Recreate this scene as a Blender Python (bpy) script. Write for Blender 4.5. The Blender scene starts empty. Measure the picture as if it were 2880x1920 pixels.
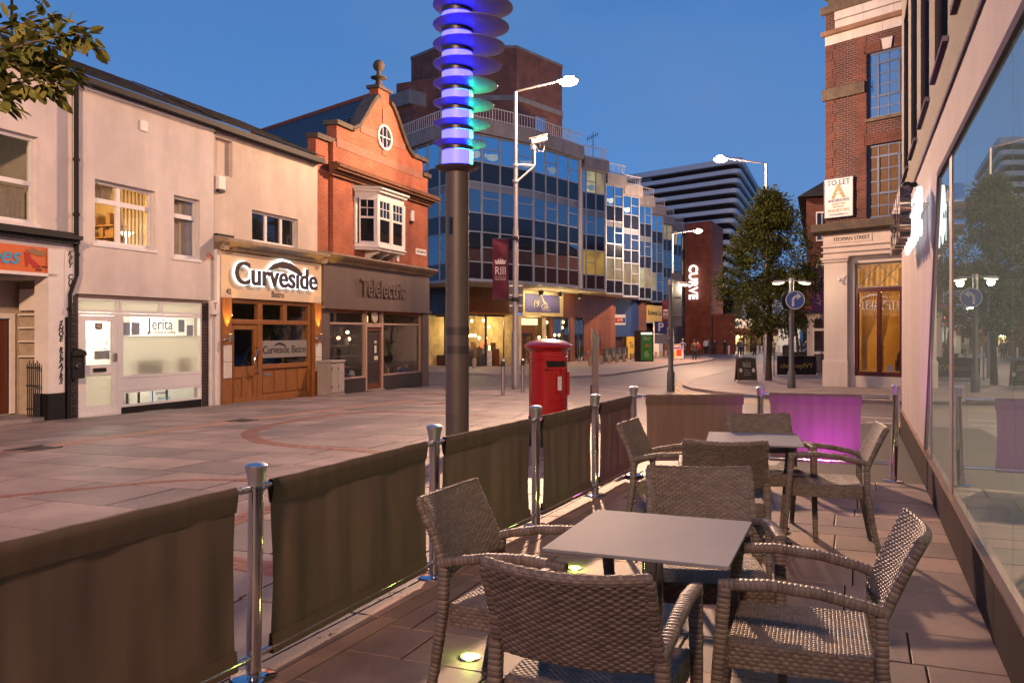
import bpy, bmesh, math, random
from mathutils import Vector, Matrix
random.seed(7)
sc = bpy.context.scene
COL = sc.collection
PI = math.pi
# ------------------------------------------------------------------ camera
cam_d = bpy.data.cameras.new('camera'); cam = bpy.data.objects.new('camera', cam_d); COL.objects.link(cam)
cam.location = (0, 0, 1.54); cam.rotation_euler = (PI/2, 0, 0)
cam_d.sensor_width = 36; cam_d.lens = 30.0; cam_d.shift_y = -0.0087
cam_d.clip_start = 0.05; cam_d.clip_end = 3000
sc.camera = cam
# ------------------------------------------------------------------ dusk sky
world = bpy.data.worlds.new('World'); sc.world = world; world.use_nodes = True
wt = world.node_tree; wt.nodes.clear()
wo = wt.nodes.new('ShaderNodeOutputWorld'); wb = wt.nodes.new('ShaderNodeBackground')
sky = wt.nodes.new('ShaderNodeTexSky'); sky.sky_type = 'NISHITA'; sky.sun_disc = False
sky.sun_elevation = math.radians(-1.2); sky.sun_rotation = math.radians(200); sky.altitude = 80
sky.air_density = 1.6; sky.dust_density = 0.6; sky.ozone_density = 4.0
# the last daylight: a clear blue evening dome, a little paler towards the roofs
tc = wt.nodes.new('ShaderNodeTexCoord'); sx = wt.nodes.new('ShaderNodeSeparateXYZ')
ramp = wt.nodes.new('ShaderNodeValToRGB')
wt.links.new(tc.outputs['Generated'], sx.inputs[0]); wt.links.new(sx.outputs['Z'], ramp.inputs[0])
ramp.color_ramp.elements[0].position = 0.0; ramp.color_ramp.elements[0].color = (0.155, 0.33, 0.68, 1)
ramp.color_ramp.elements[1].position = 0.42; ramp.color_ramp.elements[1].color = (0.040, 0.170, 0.47, 1)
e = ramp.color_ramp.elements.new(0.14); e.color = (0.100, 0.27, 0.62, 1)
addn = wt.nodes.new('ShaderNodeMixRGB'); addn.blend_type = 'ADD'; addn.inputs[0].default_value = 0.10
wn = wt.nodes.new('ShaderNodeTexNoise'); wn.inputs['Scale'].default_value = 2.2; wn.inputs['Detail'].default_value = 4
mulc = wt.nodes.new('ShaderNodeMixRGB'); mulc.blend_type = 'MIX'; mulc.inputs[2].default_value = (0.125, 0.245, 0.50, 1)      # thin veils of evening cloud
wm = wt.nodes.new('ShaderNodeMapping'); wm.inputs['Scale'].default_value = (1.0, 1.0, 2.6); wm.inputs['Rotation'].default_value = (0.2, 0.1, 0.5)
wn.inputs['Scale'].default_value = 1.7; wn.inputs['Detail'].default_value = 6; wn.inputs['Distortion'].default_value = 0.5
wr = wt.nodes.new('ShaderNodeMapRange'); wr.inputs['From Min'].default_value = 0.40; wr.inputs['From Max'].default_value = 0.72; wr.inputs['To Max'].default_value = 0.62
wt.links.new(tc.outputs['Generated'], wm.inputs[0]); wt.links.new(wm.outputs[0], wn.inputs['Vector']); wt.links.new(wn.outputs['Fac'], wr.inputs['Value'])
wt.links.new(wr.outputs[0], mulc.inputs[0]); wt.links.new(ramp.outputs[0], mulc.inputs[1])
wt.links.new(mulc.outputs[0], addn.inputs[1]); wt.links.new(sky.outputs[0], addn.inputs[2])
wt.links.new(addn.outputs[0], wb.inputs[0]); wt.links.new(wb.outputs[0], wo.inputs[0])
wb.inputs[1].default_value = 1.02
sc.view_settings.view_transform = 'Standard'; sc.view_settings.look = 'None'
sc.view_settings.exposure = 0.0; sc.view_settings.gamma = 1.0; sc.view_settings.use_curve_mapping = False
sc.render.engine = 'CYCLES'
sc.cycles.use_denoising = True; sc.cycles.max_bounces = 6; sc.cycles.transparent_max_bounces = 12
sc.cycles.diffuse_bounces = 3; sc.cycles.glossy_bounces = 3; sc.cycles.sample_clamp_indirect = 4.0
sc.cycles.caustics_reflective = False; sc.cycles.caustics_refractive = False
LAMP_SCALE = 1.0; KEY = 60000; BACKL = 42000
# ------------------------------------------------------------------ the lie of the land
def gz(Y):
    if Y < 9: return 0.0
    if Y < 33: return -0.02*(Y-9)
    if Y < 75: return -0.48-0.007*(Y-33)
    return -0.774
def G(px, py):                                   # surveyed ground point
    v = py-935.0
    if v >= 410: Y = 3696.0/v
    elif v >= 147.0: Y = 3264.0/(v-48)
    elif v > 74.1: Y = 4293.6/(v-16.8)
    else: Y = 2400*2.314/v
    return Vector(((px-1440)/2400*Y, Y, gz(Y)))
def W(px, py, Y): return Vector(((px-1440)/2400*Y, Y, 1.54+(935-py)/2400*Y))
# ------------------------------------------------------------------ materials
MATS = {}
def nt(name):
    m = bpy.data.materials.new(name); m.use_nodes = True; t = m.node_tree
    return m, t, t.nodes['Principled BSDF']
def mat(name, col, rough=0.6, metal=0.0, var=0.12, vscale=6.0, bump=0.0, bscale=60.0, spec=0.5, stain=0.0, coat=0.0, trans=0.0):
    if name in MATS: return MATS[name]
    m, t, b = nt(name); n = t.nodes; l = t.links
    b.inputs['Roughness'].default_value = rough; b.inputs['Metallic'].default_value = metal
    b.inputs['Specular IOR Level'].default_value = spec; b.inputs['Coat Weight'].default_value = coat
    c = (*col, 1)
    co = n.new('ShaderNodeTexCoord')
    if var > 0:
        no = n.new('ShaderNodeTexNoise'); no.inputs['Scale'].default_value = vscale; no.inputs['Detail'].default_value = 6; no.inputs['Roughness'].default_value = 0.65
        l.new(co.outputs['Object'], no.inputs['Vector'])
        r = n.new('ShaderNodeValToRGB'); r.color_ramp.elements[0].position = 0.3; r.color_ramp.elements[1].position = 0.7
        r.color_ramp.elements[0].color = tuple(max(0, x*(1-var)) for x in col)+(1,)
        r.color_ramp.elements[1].color = tuple(min(1, x*(1+var)) for x in col)+(1,)
        l.new(no.outputs['Fac'], r.inputs[0]); out = r.outputs[0]
        if stain > 0:
            n2 = n.new('ShaderNodeTexNoise'); n2.inputs['Scale'].default_value = 0.9; n2.inputs['Detail'].default_value = 8
            mp = n.new('ShaderNodeMapping'); mp.inputs['Scale'].default_value = (1.6, 1.6, 0.35)
            l.new(co.outputs['Object'], mp.inputs[0]); l.new(mp.outputs[0], n2.inputs['Vector'])
            r2 = n.new('ShaderNodeValToRGB'); r2.color_ramp.elements[0].position = 0.42; r2.color_ramp.elements[1].position = 0.62
            r2.color_ramp.elements[0].color = (1-stain, 1-stain*0.95, 1-stain*0.9, 1); r2.color_ramp.elements[1].color = (1, 1, 1, 1)
            mx = n.new('ShaderNodeMixRGB'); mx.blend_type = 'MULTIPLY'; mx.inputs[0].default_value = 1
            l.new(n2.outputs['Fac'], r2.inputs[0]); l.new(out, mx.inputs[1]); l.new(r2.outputs[0], mx.inputs[2]); out = mx.outputs[0]
        l.new(out, b.inputs['Base Color'])
    else: b.inputs['Base Color'].default_value = c
    if bump > 0:
        nb = n.new('ShaderNodeTexNoise'); nb.inputs['Scale'].default_value = bscale; nb.inputs['Detail'].default_value = 5
        bp = n.new('ShaderNodeBump'); bp.inputs['Strength'].default_value = bump; bp.inputs['Distance'].default_value = 0.01
        l.new(co.outputs['Object'], nb.inputs['Vector']); l.new(nb.outputs['Fac'], bp.inputs['Height']); l.new(bp.outputs[0], b.inputs['Normal'])
    MATS[name] = m; return m
def emit(name, col, strength):
    if name in MATS: return MATS[name]
    m, t, b = nt(name); b.inputs['Base Color'].default_value = (0.03, 0.03, 0.03, 1)
    b.inputs['Emission Color'].default_value = (*col, 1); b.inputs['Emission Strength'].default_value = strength
    MATS[name] = m; return m
def brickmat(name, c1, c2, mortar, bw=0.225, bh=0.075, axis='xz', bump=0.5, patch=None):
    m, t, b = nt(name); n = t.nodes; l = t.links
    co = n.new('ShaderNodeTexCoord'); sp = n.new('ShaderNodeSeparateXYZ'); cb = n.new('ShaderNodeCombineXYZ')
    l.new(co.outputs['Object'], sp.inputs[0])
    ad = n.new('ShaderNodeMath'); ad.operation = 'ADD'; l.new(sp.outputs['X'], ad.inputs[0]); l.new(sp.outputs['Y'], ad.inputs[1])
    l.new(ad.outputs[0], cb.inputs[0]); l.new(sp.outputs['Z'], cb.inputs[1])
    br = n.new('ShaderNodeTexBrick'); l.new(cb.outputs[0], br.inputs['Vector'])
    br.inputs['Color1'].default_value = (*c1, 1); br.inputs['Color2'].default_value = (*c2, 1); br.inputs['Mortar'].default_value = (*mortar, 1)
    br.inputs['Scale'].default_value = 1.0; br.inputs['Mortar Size'].default_value = 0.008; br.inputs['Brick Width'].default_value = bw; br.inputs['Row Height'].default_value = bh
    br.inputs['Mortar Smooth'].default_value = 0.3
    no = n.new('ShaderNodeTexNoise'); no.inputs['Scale'].default_value = 1.3; no.inputs['Detail'].default_value = 7
    l.new(co.outputs['Object'], no.inputs['Vector'])
    r = n.new('ShaderNodeValToRGB'); r.color_ramp.elements[0].position = 0.32; r.color_ramp.elements[1].position = 0.68
    r.color_ramp.elements[0].color = (0.68, 0.66, 0.66, 1); r.color_ramp.elements[1].color = (1.12, 1.1, 1.08, 1)
    l.new(no.outputs['Fac'], r.inputs[0])
    mx = n.new('ShaderNodeMixRGB'); mx.blend_type = 'MULTIPLY'; mx.inputs[0].default_value = 1
    l.new(br.outputs['Color'], mx.inputs[1]); l.new(r.outputs[0], mx.inputs[2]); l.new(mx.outputs[0], b.inputs['Base Color'])
    bp = n.new('ShaderNodeBump'); bp.invert = True; bp.inputs['Strength'].default_value = bump; bp.inputs['Distance'].default_value = 0.008
    l.new(br.outputs['Fac'], bp.inputs['Height']); l.new(bp.outputs[0], b.inputs['Normal'])
    b.inputs['Roughness'].default_value = 0.85
    MATS[name] = m; return m
def glassmat(name, tint=(1, 1, 1), refl=0.0, ior=1.5, rough=0.0, rtint=(1, 1, 1), haze=None):
    m = bpy.data.materials.new(name); m.use_nodes = True; t = m.node_tree; n = t.nodes; l = t.links; n.clear()
    o = n.new('ShaderNodeOutputMaterial'); mix = n.new('ShaderNodeMixShader'); tr = n.new('ShaderNodeBsdfTransparent'); gl = n.new('ShaderNodeBsdfGlossy')
    tr.inputs[0].default_value = (*tint, 1); gl.inputs['Roughness'].default_value = rough; gl.inputs[0].default_value = (*rtint, 1)
    lw = n.new('ShaderNodeLayerWeight'); lw.inputs[0].default_value = 0.5
    pw = n.new('ShaderNodeMath'); pw.operation = 'POWER'; pw.inputs[1].default_value = 5.0; l.new(lw.outputs['Facing'], pw.inputs[0])
    ma = n.new('ShaderNodeMath'); ma.operation = 'MULTIPLY_ADD'; ma.inputs[1].default_value = 1-max(refl, 0.04); ma.inputs[2].default_value = max(refl, 0.04)
    l.new(pw.outputs[0], ma.inputs[0]); l.new(ma.outputs[0], mix.inputs[0]); l.new(tr.outputs[0], mix.inputs[1]); l.new(gl.outputs[0], mix.inputs[2])
    if haze:      # pale diffuse colour mixed in to imitate the hazy reflection in the pane
        df = n.new('ShaderNodeBsdfDiffuse'); df.inputs[0].default_value = (*haze[0], 1); m2 = n.new('ShaderNodeMixShader'); m2.inputs[0].default_value = haze[1]
        l.new(mix.outputs[0], m2.inputs[1]); l.new(df.outputs[0], m2.inputs[2]); l.new(m2.outputs[0], o.inputs[0])
    else: l.new(mix.outputs[0], o.inputs[0])
    MATS[name] = m; return m
def frostmat(name, col, tr=0.85):
    m = bpy.data.materials.new(name); m.use_nodes = True; t = m.node_tree; n = t.nodes; l = t.links; n.clear()
    o = n.new('ShaderNodeOutputMaterial'); mix = n.new('ShaderNodeMixShader'); a = n.new('ShaderNodeBsdfTranslucent'); d = n.new('ShaderNodeBsdfDiffuse')
    a.inputs[0].default_value = (*col, 1); d.inputs[0].default_value = (*col, 1); mix.inputs[0].default_value = 1-tr
    l.new(a.outputs[0], mix.inputs[1]); l.new(d.outputs[0], mix.inputs[2]); l.new(mix.outputs[0], o.inputs[0])
    MATS[name] = m; return m
def woodmat(name, c1, c2, scale=1.0, rough=0.45, stretch=(14, 14, 0.9)):
    m, t, b = nt(name); n = t.nodes; l = t.links
    co = n.new('ShaderNodeTexCoord'); mp = n.new('ShaderNodeMapping'); mp.inputs['Scale'].default_value = tuple(s*scale for s in stretch)
    no = n.new('ShaderNodeTexNoise'); no.inputs['Scale'].default_value = 3; no.inputs['Detail'].default_value = 6; no.inputs['Distortion'].default_value = 0.6
    l.new(co.outputs['Object'], mp.inputs[0]); l.new(mp.outputs[0], no.inputs['Vector'])
    r = n.new('ShaderNodeValToRGB'); r.color_ramp.elements[0].position = 0.3; r.color_ramp.elements[1].position = 0.72
    r.color_ramp.elements[0].color = (*c1, 1); r.color_ramp.elements[1].color = (*c2, 1)
    l.new(no.outputs['Fac'], r.inputs[0]); l.new(r.outputs[0], b.inputs['Base Color']); b.inputs['Roughness'].default_value = rough
    MATS[name] = m; return m
def reflmat(name, base, refl, rough=0.015, tint=(1, 1, 1)):
    m = bpy.data.materials.new(name); m.use_nodes = True; t = m.node_tree; n = t.nodes; l = t.links; n.clear()
    o = n.new('ShaderNodeOutputMaterial'); mix = n.new('ShaderNodeMixShader'); d = n.new('ShaderNodeBsdfDiffuse'); g = n.new('ShaderNodeBsdfGlossy')
    d.inputs[0].default_value = (*base, 1); g.inputs['Roughness'].default_value = rough; g.inputs[0].default_value = (*tint, 1)
    lw_ = n.new('ShaderNodeFresnel'); lw_.inputs[0].default_value = 1.5; mx = n.new('ShaderNodeMath'); mx.operation = 'MAXIMUM'; mx.inputs[1].default_value = refl
    no = n.new('ShaderNodeTexNoise'); no.inputs['Scale'].default_value = 0.7; bp = n.new('ShaderNodeBump'); bp.inputs['Strength'].default_value = 0.02; bp.inputs['Distance'].default_value = 0.05
    co = n.new('ShaderNodeTexCoord'); l.new(co.outputs['Object'], no.inputs['Vector']); l.new(no.outputs['Fac'], bp.inputs['Height']); l.new(bp.outputs[0], g.inputs['Normal'])
    l.new(lw_.outputs[0], mx.inputs[0]); l.new(mx.outputs[0], mix.inputs[0]); l.new(d.outputs[0], mix.inputs[1]); l.new(g.outputs[0], mix.inputs[2]); l.new(mix.outputs[0], o.inputs[0]); return m
# ------------------------------------------------------------------ mesh building
class MB:
    def __init__(s, ox=0.0): s.v = []; s.f = []; s.ox = ox; s.sm = False
    def add(s, vs, fs, M=None):
        b = len(s.v)
        for p in vs:
            p = Vector(p)
            if M is not None: p = M @ p
            s.v.append((p.x-s.ox, p.y, p.z))
        for f in fs: s.f.append(tuple(b+i for i in f))
        return s
    def box(s, x0, x1, y0, y1, z0, z1, M=None):
        vs = [(x0,y0,z0),(x1,y0,z0),(x1,y1,z0),(x0,y1,z0),(x0,y0,z1),(x1,y0,z1),(x1,y1,z1),(x0,y1,z1)]
        return s.add(vs, [(0,3,2,1),(4,5,6,7),(0,1,5,4),(1,2,6,5),(2,3,7,6),(3,0,4,7)], M)
    def prism(s, poly, a, b, plane='xy', M=None):     # polygon extruded a..b along the third axis
        n = len(poly)
        if plane == 'xy': f = lambda p, t: (p[0], p[1], t)
        elif plane == 'xz': f = lambda p, t: (p[0], t, p[1])
        else: f = lambda p, t: (t, p[0], p[1])
        vs = [f(p, a) for p in poly]+[f(p, b) for p in poly]
        return s.add(vs, [tuple(range(n)), tuple(range(2*n-1, n-1, -1))]+[(i, i+n, (i+1) % n+n, (i+1) % n) for i in range(n)], M)
    def lathe(s, prof, n=20, c=(0, 0, 0), M=None, caps=True):   # prof: (radius, z)
        vs = []; fs = []
        for r, z in prof:
            for k in range(n):
                a = 2*PI*k/n; vs.append((c[0]+r*math.cos(a), c[1]+r*math.sin(a), c[2]+z))
        for i in range(len(prof)-1):
            for k in range(n): fs.append((i*n+k, i*n+(k+1) % n, (i+1)*n+(k+1) % n, (i+1)*n+k))
        if caps: fs.append(tuple(range(n-1, -1, -1))); fs.append(tuple((len(prof)-1)*n+k for k in range(n)))
        return s.add(vs, fs, M)
    def cyl(s, p0, p1, r0, r1=None, n=12, caps=True):
        p0 = Vector(p0); p1 = Vector(p1); r1 = r0 if r1 is None else r1
        return s.tube([p0, p1], [r0, r1], n, caps)
    def tube(s, pts, rad, n=10, caps=True, sect=None, up=None):   # swept tube; sect gives (a,b) half sizes of a rounded box section
        pts = [Vector(p) for p in pts]
        if not hasattr(rad, '__len__'): rad = [rad]*len(pts)
        rings = []; u = None
        for i, p in enumerate(pts):
            d = (pts[min(i+1, len(pts)-1)]-pts[max(i-1, 0)]).normalized()
            if u is None:
                r = Vector(up) if up else (Vector((0, 0, 1)) if abs(d.z) < 0.9 else Vector((1, 0, 0)))
                u = (r-d*r.dot(d)).normalized()
            else: u = (u-d*u.dot(d)).normalized()
            w = d.cross(u); ring = []
            for k in range(n):
                a = 2*PI*k/n; ca, sa = math.cos(a), math.sin(a)
                if sect:
                    q = max(abs(ca)**4+abs(sa)**4, 1e-9)**-0.25
                    ring.append(p+u*(ca*q*sect[0]*rad[i])+w*(sa*q*sect[1]*rad[i]))
                else: ring.append(p+u*(ca*rad[i])+w*(sa*rad[i]))
            rings.append(ring)
        vs = [q for r in rings for q in r]; fs = []
        for i in range(len(rings)-1):
            for k in range(n): fs.append((i*n+k, i*n+(k+1) % n, (i+1)*n+(k+1) % n, (i+1)*n+k))
        if caps: fs.append(tuple(range(n-1, -1, -1))); fs.append(tuple((len(rings)-1)*n+k for k in range(n)))
        return s.add(vs, fs)
    def ball(s, c, r, n=12, m=8, sz=1.0):
        prof = [(r*math.sin(PI*i/m)+1e-5, -r*sz*math.cos(PI*i/m)) for i in range(m+1)]
        return s.lathe(prof, n, c)
    def mesh(s, name, m, smooth=False):
        me = bpy.data.meshes.new(name); me.from_pydata(s.v, [], s.f)
        if m is not None: me.materials.append(m)
        bm = bmesh.new(); bm.from_mesh(me); bmesh.ops.recalc_face_normals(bm, faces=bm.faces); bm.to_mesh(me); bm.free()
        if smooth:
            for p in me.polygons: p.use_smooth = True
            try: me.set_sharp_from_angle(angle=math.radians(40))
            except Exception: pass
        return me
    def build(s, name, m, parent=None, smooth=False, kind=None, bevel=0.0):
        o = bpy.data.objects.new(name, s.mesh(name, m, smooth)); COL.objects.link(o)
        if parent is not None: o.parent = parent
        if kind: o['kind'] = kind
        if bevel > 0:
            bv = o.modifiers.new('bevel', 'BEVEL'); bv.width = bevel; bv.segments = 2; bv.limit_method = 'ANGLE'; bv.angle_limit = math.radians(40)
        return o
def thing(name, label, cat, loc=(0, 0, 0), rotz=0.0, group=None):
    o = bpy.data.objects.new(name, None); COL.objects.link(o); o.empty_display_size = 0.2
    o.location = loc; o.rotation_euler = (0, 0, rotz); o['label'] = label; o['category'] = cat
    if group: o['group'] = group
    return o
def tag(o, label, cat, group=None):
    o['label'] = label; o['category'] = cat
    if group: o['group'] = group
    return o
def copy_tree(o, parent=None):
    c = o.copy(); COL.objects.link(c)
    if parent is not None: c.parent = parent
    for ch in list(o.children): copy_tree(ch, c)
    return c
def text(body, size, m, parent, M, name='lettering', ext=0.01, align='CENTER', squash=1.0, shear=0.0, spacing=1.0, offset=0.0, res=3):
    cu = bpy.data.curves.new('t', 'FONT'); cu.body = body; cu.size = size; cu.extrude = ext; cu.align_x = align; cu.align_y = 'CENTER'
    cu.shear = shear; cu.space_character = spacing; cu.offset = offset; cu.resolution_u = res
    o = bpy.data.objects.new('t', cu); COL.objects.link(o)
    bpy.context.view_layer.update()
    me = bpy.data.meshes.new_from_object(o.evaluated_get(bpy.context.evaluated_depsgraph_get()))
    bpy.data.objects.remove(o); me.materials.clear(); me.materials.append(m); me.name = name
    me.transform(M @ Matrix.Diagonal((squash, 1, 1, 1)))
    r = bpy.data.objects.new(name, me); COL.objects.link(r)
    if parent is not None: r.parent = parent
    return r
RX90 = Matrix.Rotation(PI/2, 4, 'X')
def on_wall(x, y, z, roll=0.0, rz=0.0): return Matrix.Translation((x, y, z)) @ Matrix.Rotation(rz, 4, 'Z') @ RX90 @ Matrix.Rotation(roll, 4, 'Z')
def wall_holes(mb, x0, x1, z0, z1, y, t, holes):
    xs = sorted({x0, x1, *[h[0] for h in holes], *[h[1] for h in holes]}); zs = sorted({z0, z1, *[h[2] for h in holes], *[h[3] for h in holes]})
    xs = [x for x in xs if x0 <= x <= x1]; zs = [z for z in zs if z0 <= z <= z1]
    for i in range(len(xs)-1):
        for j in range(len(zs)-1):
            cx = (xs[i]+xs[i+1])/2; cz = (zs[j]+zs[j+1])/2
            if any(h[0] < cx < h[1] and h[2] < cz < h[3] for h in holes): continue
            for yy in (y, y+t): mb.add([(xs[i],yy,zs[j]),(xs[i+1],yy,zs[j]),(xs[i+1],yy,zs[j+1]),(xs[i],yy,zs[j+1])], [(0,1,2,3)])
    def ring(a, b, c, d):
        mb.add([(a,y,c),(b,y,c),(b,y,d),(a,y,d),(a,y+t,c),(b,y+t,c),(b,y+t,d),(a,y+t,d)], [(0,1,5,4),(1,2,6,5),(2,3,7,6),(3,0,4,7)])
    ring(x0, x1, z0, z1)
    for h in holes: ring(*h)
    return mb
def window(root, ox, x0, x1, z0, z1, y, fm, gm, cols=(), rows=(), fw=0.06, d=0.07, bar=0.045, name='window', sill=None, pane='pane', skip=()):
    mb = MB(ox); e = 0.002
    mb.box(x0, x0+fw, y, y+d, z0, z1); mb.box(x1-fw, x1, y, y+d, z0, z1)
    mb.box(x0+fw+e, x1-fw-e, y, y+d, z0, z0+fw); mb.box(x0+fw+e, x1-fw-e, y, y+d, z1-fw, z1)
    for c in cols: mb.box(c-bar/2, c+bar/2, y+e, y+d-e, z0+fw, z1-fw)
    for r in rows: mb.box(x0+fw, x1-fw, y+2*e, y+d-2*e, r-bar/2, r+bar/2)
    w = mb.build(name, fm, root)
    X = [x0+fw]+list(cols)+[x1-fw]; Z = [z0+fw]+list(rows)+[z1-fw]
    for i in range(len(X)-1):
        for j in range(len(Z)-1):
            MB(ox).box(X[i]+bar/2*(i > 0), X[i+1]-bar/2*(i < len(X)-2), y+d*0.55, y+d*0.55+0.006, Z[j]+bar/2*(j > 0), Z[j+1]-bar/2*(j < len(Z)-2)).build(pane, gm(i, j) if callable(gm) else gm, w)
    if sill is not None: MB(ox).box(x0-0.05, x1+0.05, y-0.12, y-0.002, z0-0.07, z0-0.005).build('sill', sill, w)
    return w
def lamp(name, loc, power, col, parent=None, radius=0.05, typ='POINT', rot=None, size=1.0, blend=0.4, sizey=None):
    L = bpy.data.lights.new(name, typ); L.energy = power*LAMP_SCALE; L.color = col
    if typ in ('POINT', 'SPOT'): L.shadow_soft_size = radius
    if typ == 'SPOT': L.spot_size = size; L.spot_blend = blend
    if typ == 'AREA':
        L.size = radius
        if sizey: L.shape = 'RECTANGLE'; L.size_y = sizey
    o = bpy.data.objects.new(name, L); COL.objects.link(o); o.location = loc
    if rot: o.rotation_euler = rot
    if parent is not None: o.parent = parent
    return o
# shared materials
white_paint = mat('white_paint', (0.74, 0.70, 0.66), 0.5, var=0.06)
upvc = mat('white_plastic', (0.78, 0.77, 0.75), 0.35, var=0.04)
render_pink = mat('painted_render', (0.71, 0.635, 0.575), 0.8, var=0.06, vscale=3, bump=0.25, bscale=120, stain=0.16)
render_cream = mat('cream_render', (0.66, 0.56, 0.46), 0.8, var=0.07, vscale=3, bump=0.2, bscale=120, stain=0.14)
black_paint = mat('black_paint', (0.010, 0.010, 0.011), 0.6, var=0.2, spec=0.25)
dark_metal = mat('dark_metal', (0.05, 0.05, 0.055), 0.4, metal=0.6, var=0.2)
steel = mat('brushed_steel', (0.55, 0.54, 0.53), 0.16, metal=1.0, var=0.08, vscale=30)
steel_dull = mat('dull_steel', (0.42, 0.40, 0.39), 0.38, metal=0.9, var=0.12, vscale=12)
galv = mat('galvanised_paint', (0.36, 0.34, 0.34), 0.45, metal=0.4, var=0.1)
slate = mat('slate', (0.018, 0.017, 0.019), 0.8, spec=0.2, var=0.35, vscale=9, bump=0.4, bscale=25)
wood_orange = woodmat('varnished_wood', (0.20, 0.075, 0.022), (0.36, 0.15, 0.042), 0.9, 0.35)
wood_dark = woodmat('dark_wood', (0.085, 0.028, 0.013), (0.16, 0.055, 0.024), 0.9, 0.4)
wood_door = woodmat('brown_door_wood', (0.07, 0.018, 0.008), (0.13, 0.035, 0.014), 0.7, 0.4)
stone = mat('weathered_stone', (0.115, 0.09, 0.066), 0.85, var=0.3, vscale=5, bump=0.5, bscale=40, stain=0.3)
concrete = mat('concrete', (0.19, 0.19, 0.205), 0.85, var=0.14, vscale=2.5, bump=0.3, bscale=50, stain=0.2)
clear = glassmat('clear_glass', (0.96, 0.98, 0.97), 0.06)
dark_glass = mat('dark_glass', (0.012, 0.014, 0.018), 0.03, var=0.0, spec=0.9)
brick_or = brickmat('orange_brick', (0.40, 0.105, 0.042), (0.33, 0.08, 0.033), (0.42, 0.22, 0.15))
brick_red = brickmat('red_brick', (0.14, 0.038, 0.024), (0.095, 0.026, 0.020), (0.15, 0.10, 0.08))
brick_mix = brickmat('mottled_brick', (0.092, 0.026, 0.021), (0.052, 0.019, 0.021), (0.21, 0.165, 0.15))
brick_brown = brickmat('brown_brick', (0.17, 0.068, 0.05), (0.13, 0.052, 0.04), (0.17, 0.11, 0.09), bump=0.2)
paper = mat('paper', (0.62, 0.58, 0.50), 0.8, var=0.05)
# ================================================================== GROUND
def clip(poly, a, b, c):            # keep a*x+b*y <= c
    out = []
    for i in range(len(poly)):
        p, q = poly[i], poly[(i+1) % len(poly)]
        dp, dq = a*p[0]+b*p[1]-c, a*q[0]+b*q[1]-c
        if dp <= 0: out.append(p)
        if (dp < 0 < dq) or (dq < 0 < dp):
            t = dp/(dp-dq); out.append((p[0]+(q[0]-p[0])*t, p[1]+(q[1]-p[1])*t))
    return out
def area(p): return 0.5*abs(sum(p[i][0]*p[(i+1) % len(p)][1]-p[(i+1) % len(p)][0]*p[i][1] for i in range(len(p))))
def slab_mb(mb, poly, dz, th, cham=0.004):
    n = len(poly); cx = sum(p[0] for p in poly)/n; cy = sum(p[1] for p in poly)/n
    ins = []
    for p in poly:
        d = math.hypot(p[0]-cx, p[1]-cy); k = max(0.0, 1-cham*1.6/max(d, 0.05)); ins.append((cx+(p[0]-cx)*k, cy+(p[1]-cy)*k))
    vs = [(p[0], p[1], gz(p[1])+dz-th) for p in poly]+[(p[0], p[1], gz(p[1])+dz-cham) for p in poly]+[(p[0], p[1], gz(p[1])+dz) for p in ins]
    fs = []
    for k in (0, 1): fs += [(k*n+i, k*n+(i+1) % n, (k+1)*n+(i+1) % n, (k+1)*n+i) for i in range(n)]
    fs.append(tuple(2*n+i for i in range(n)))
    mb.add(vs, fs)
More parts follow.
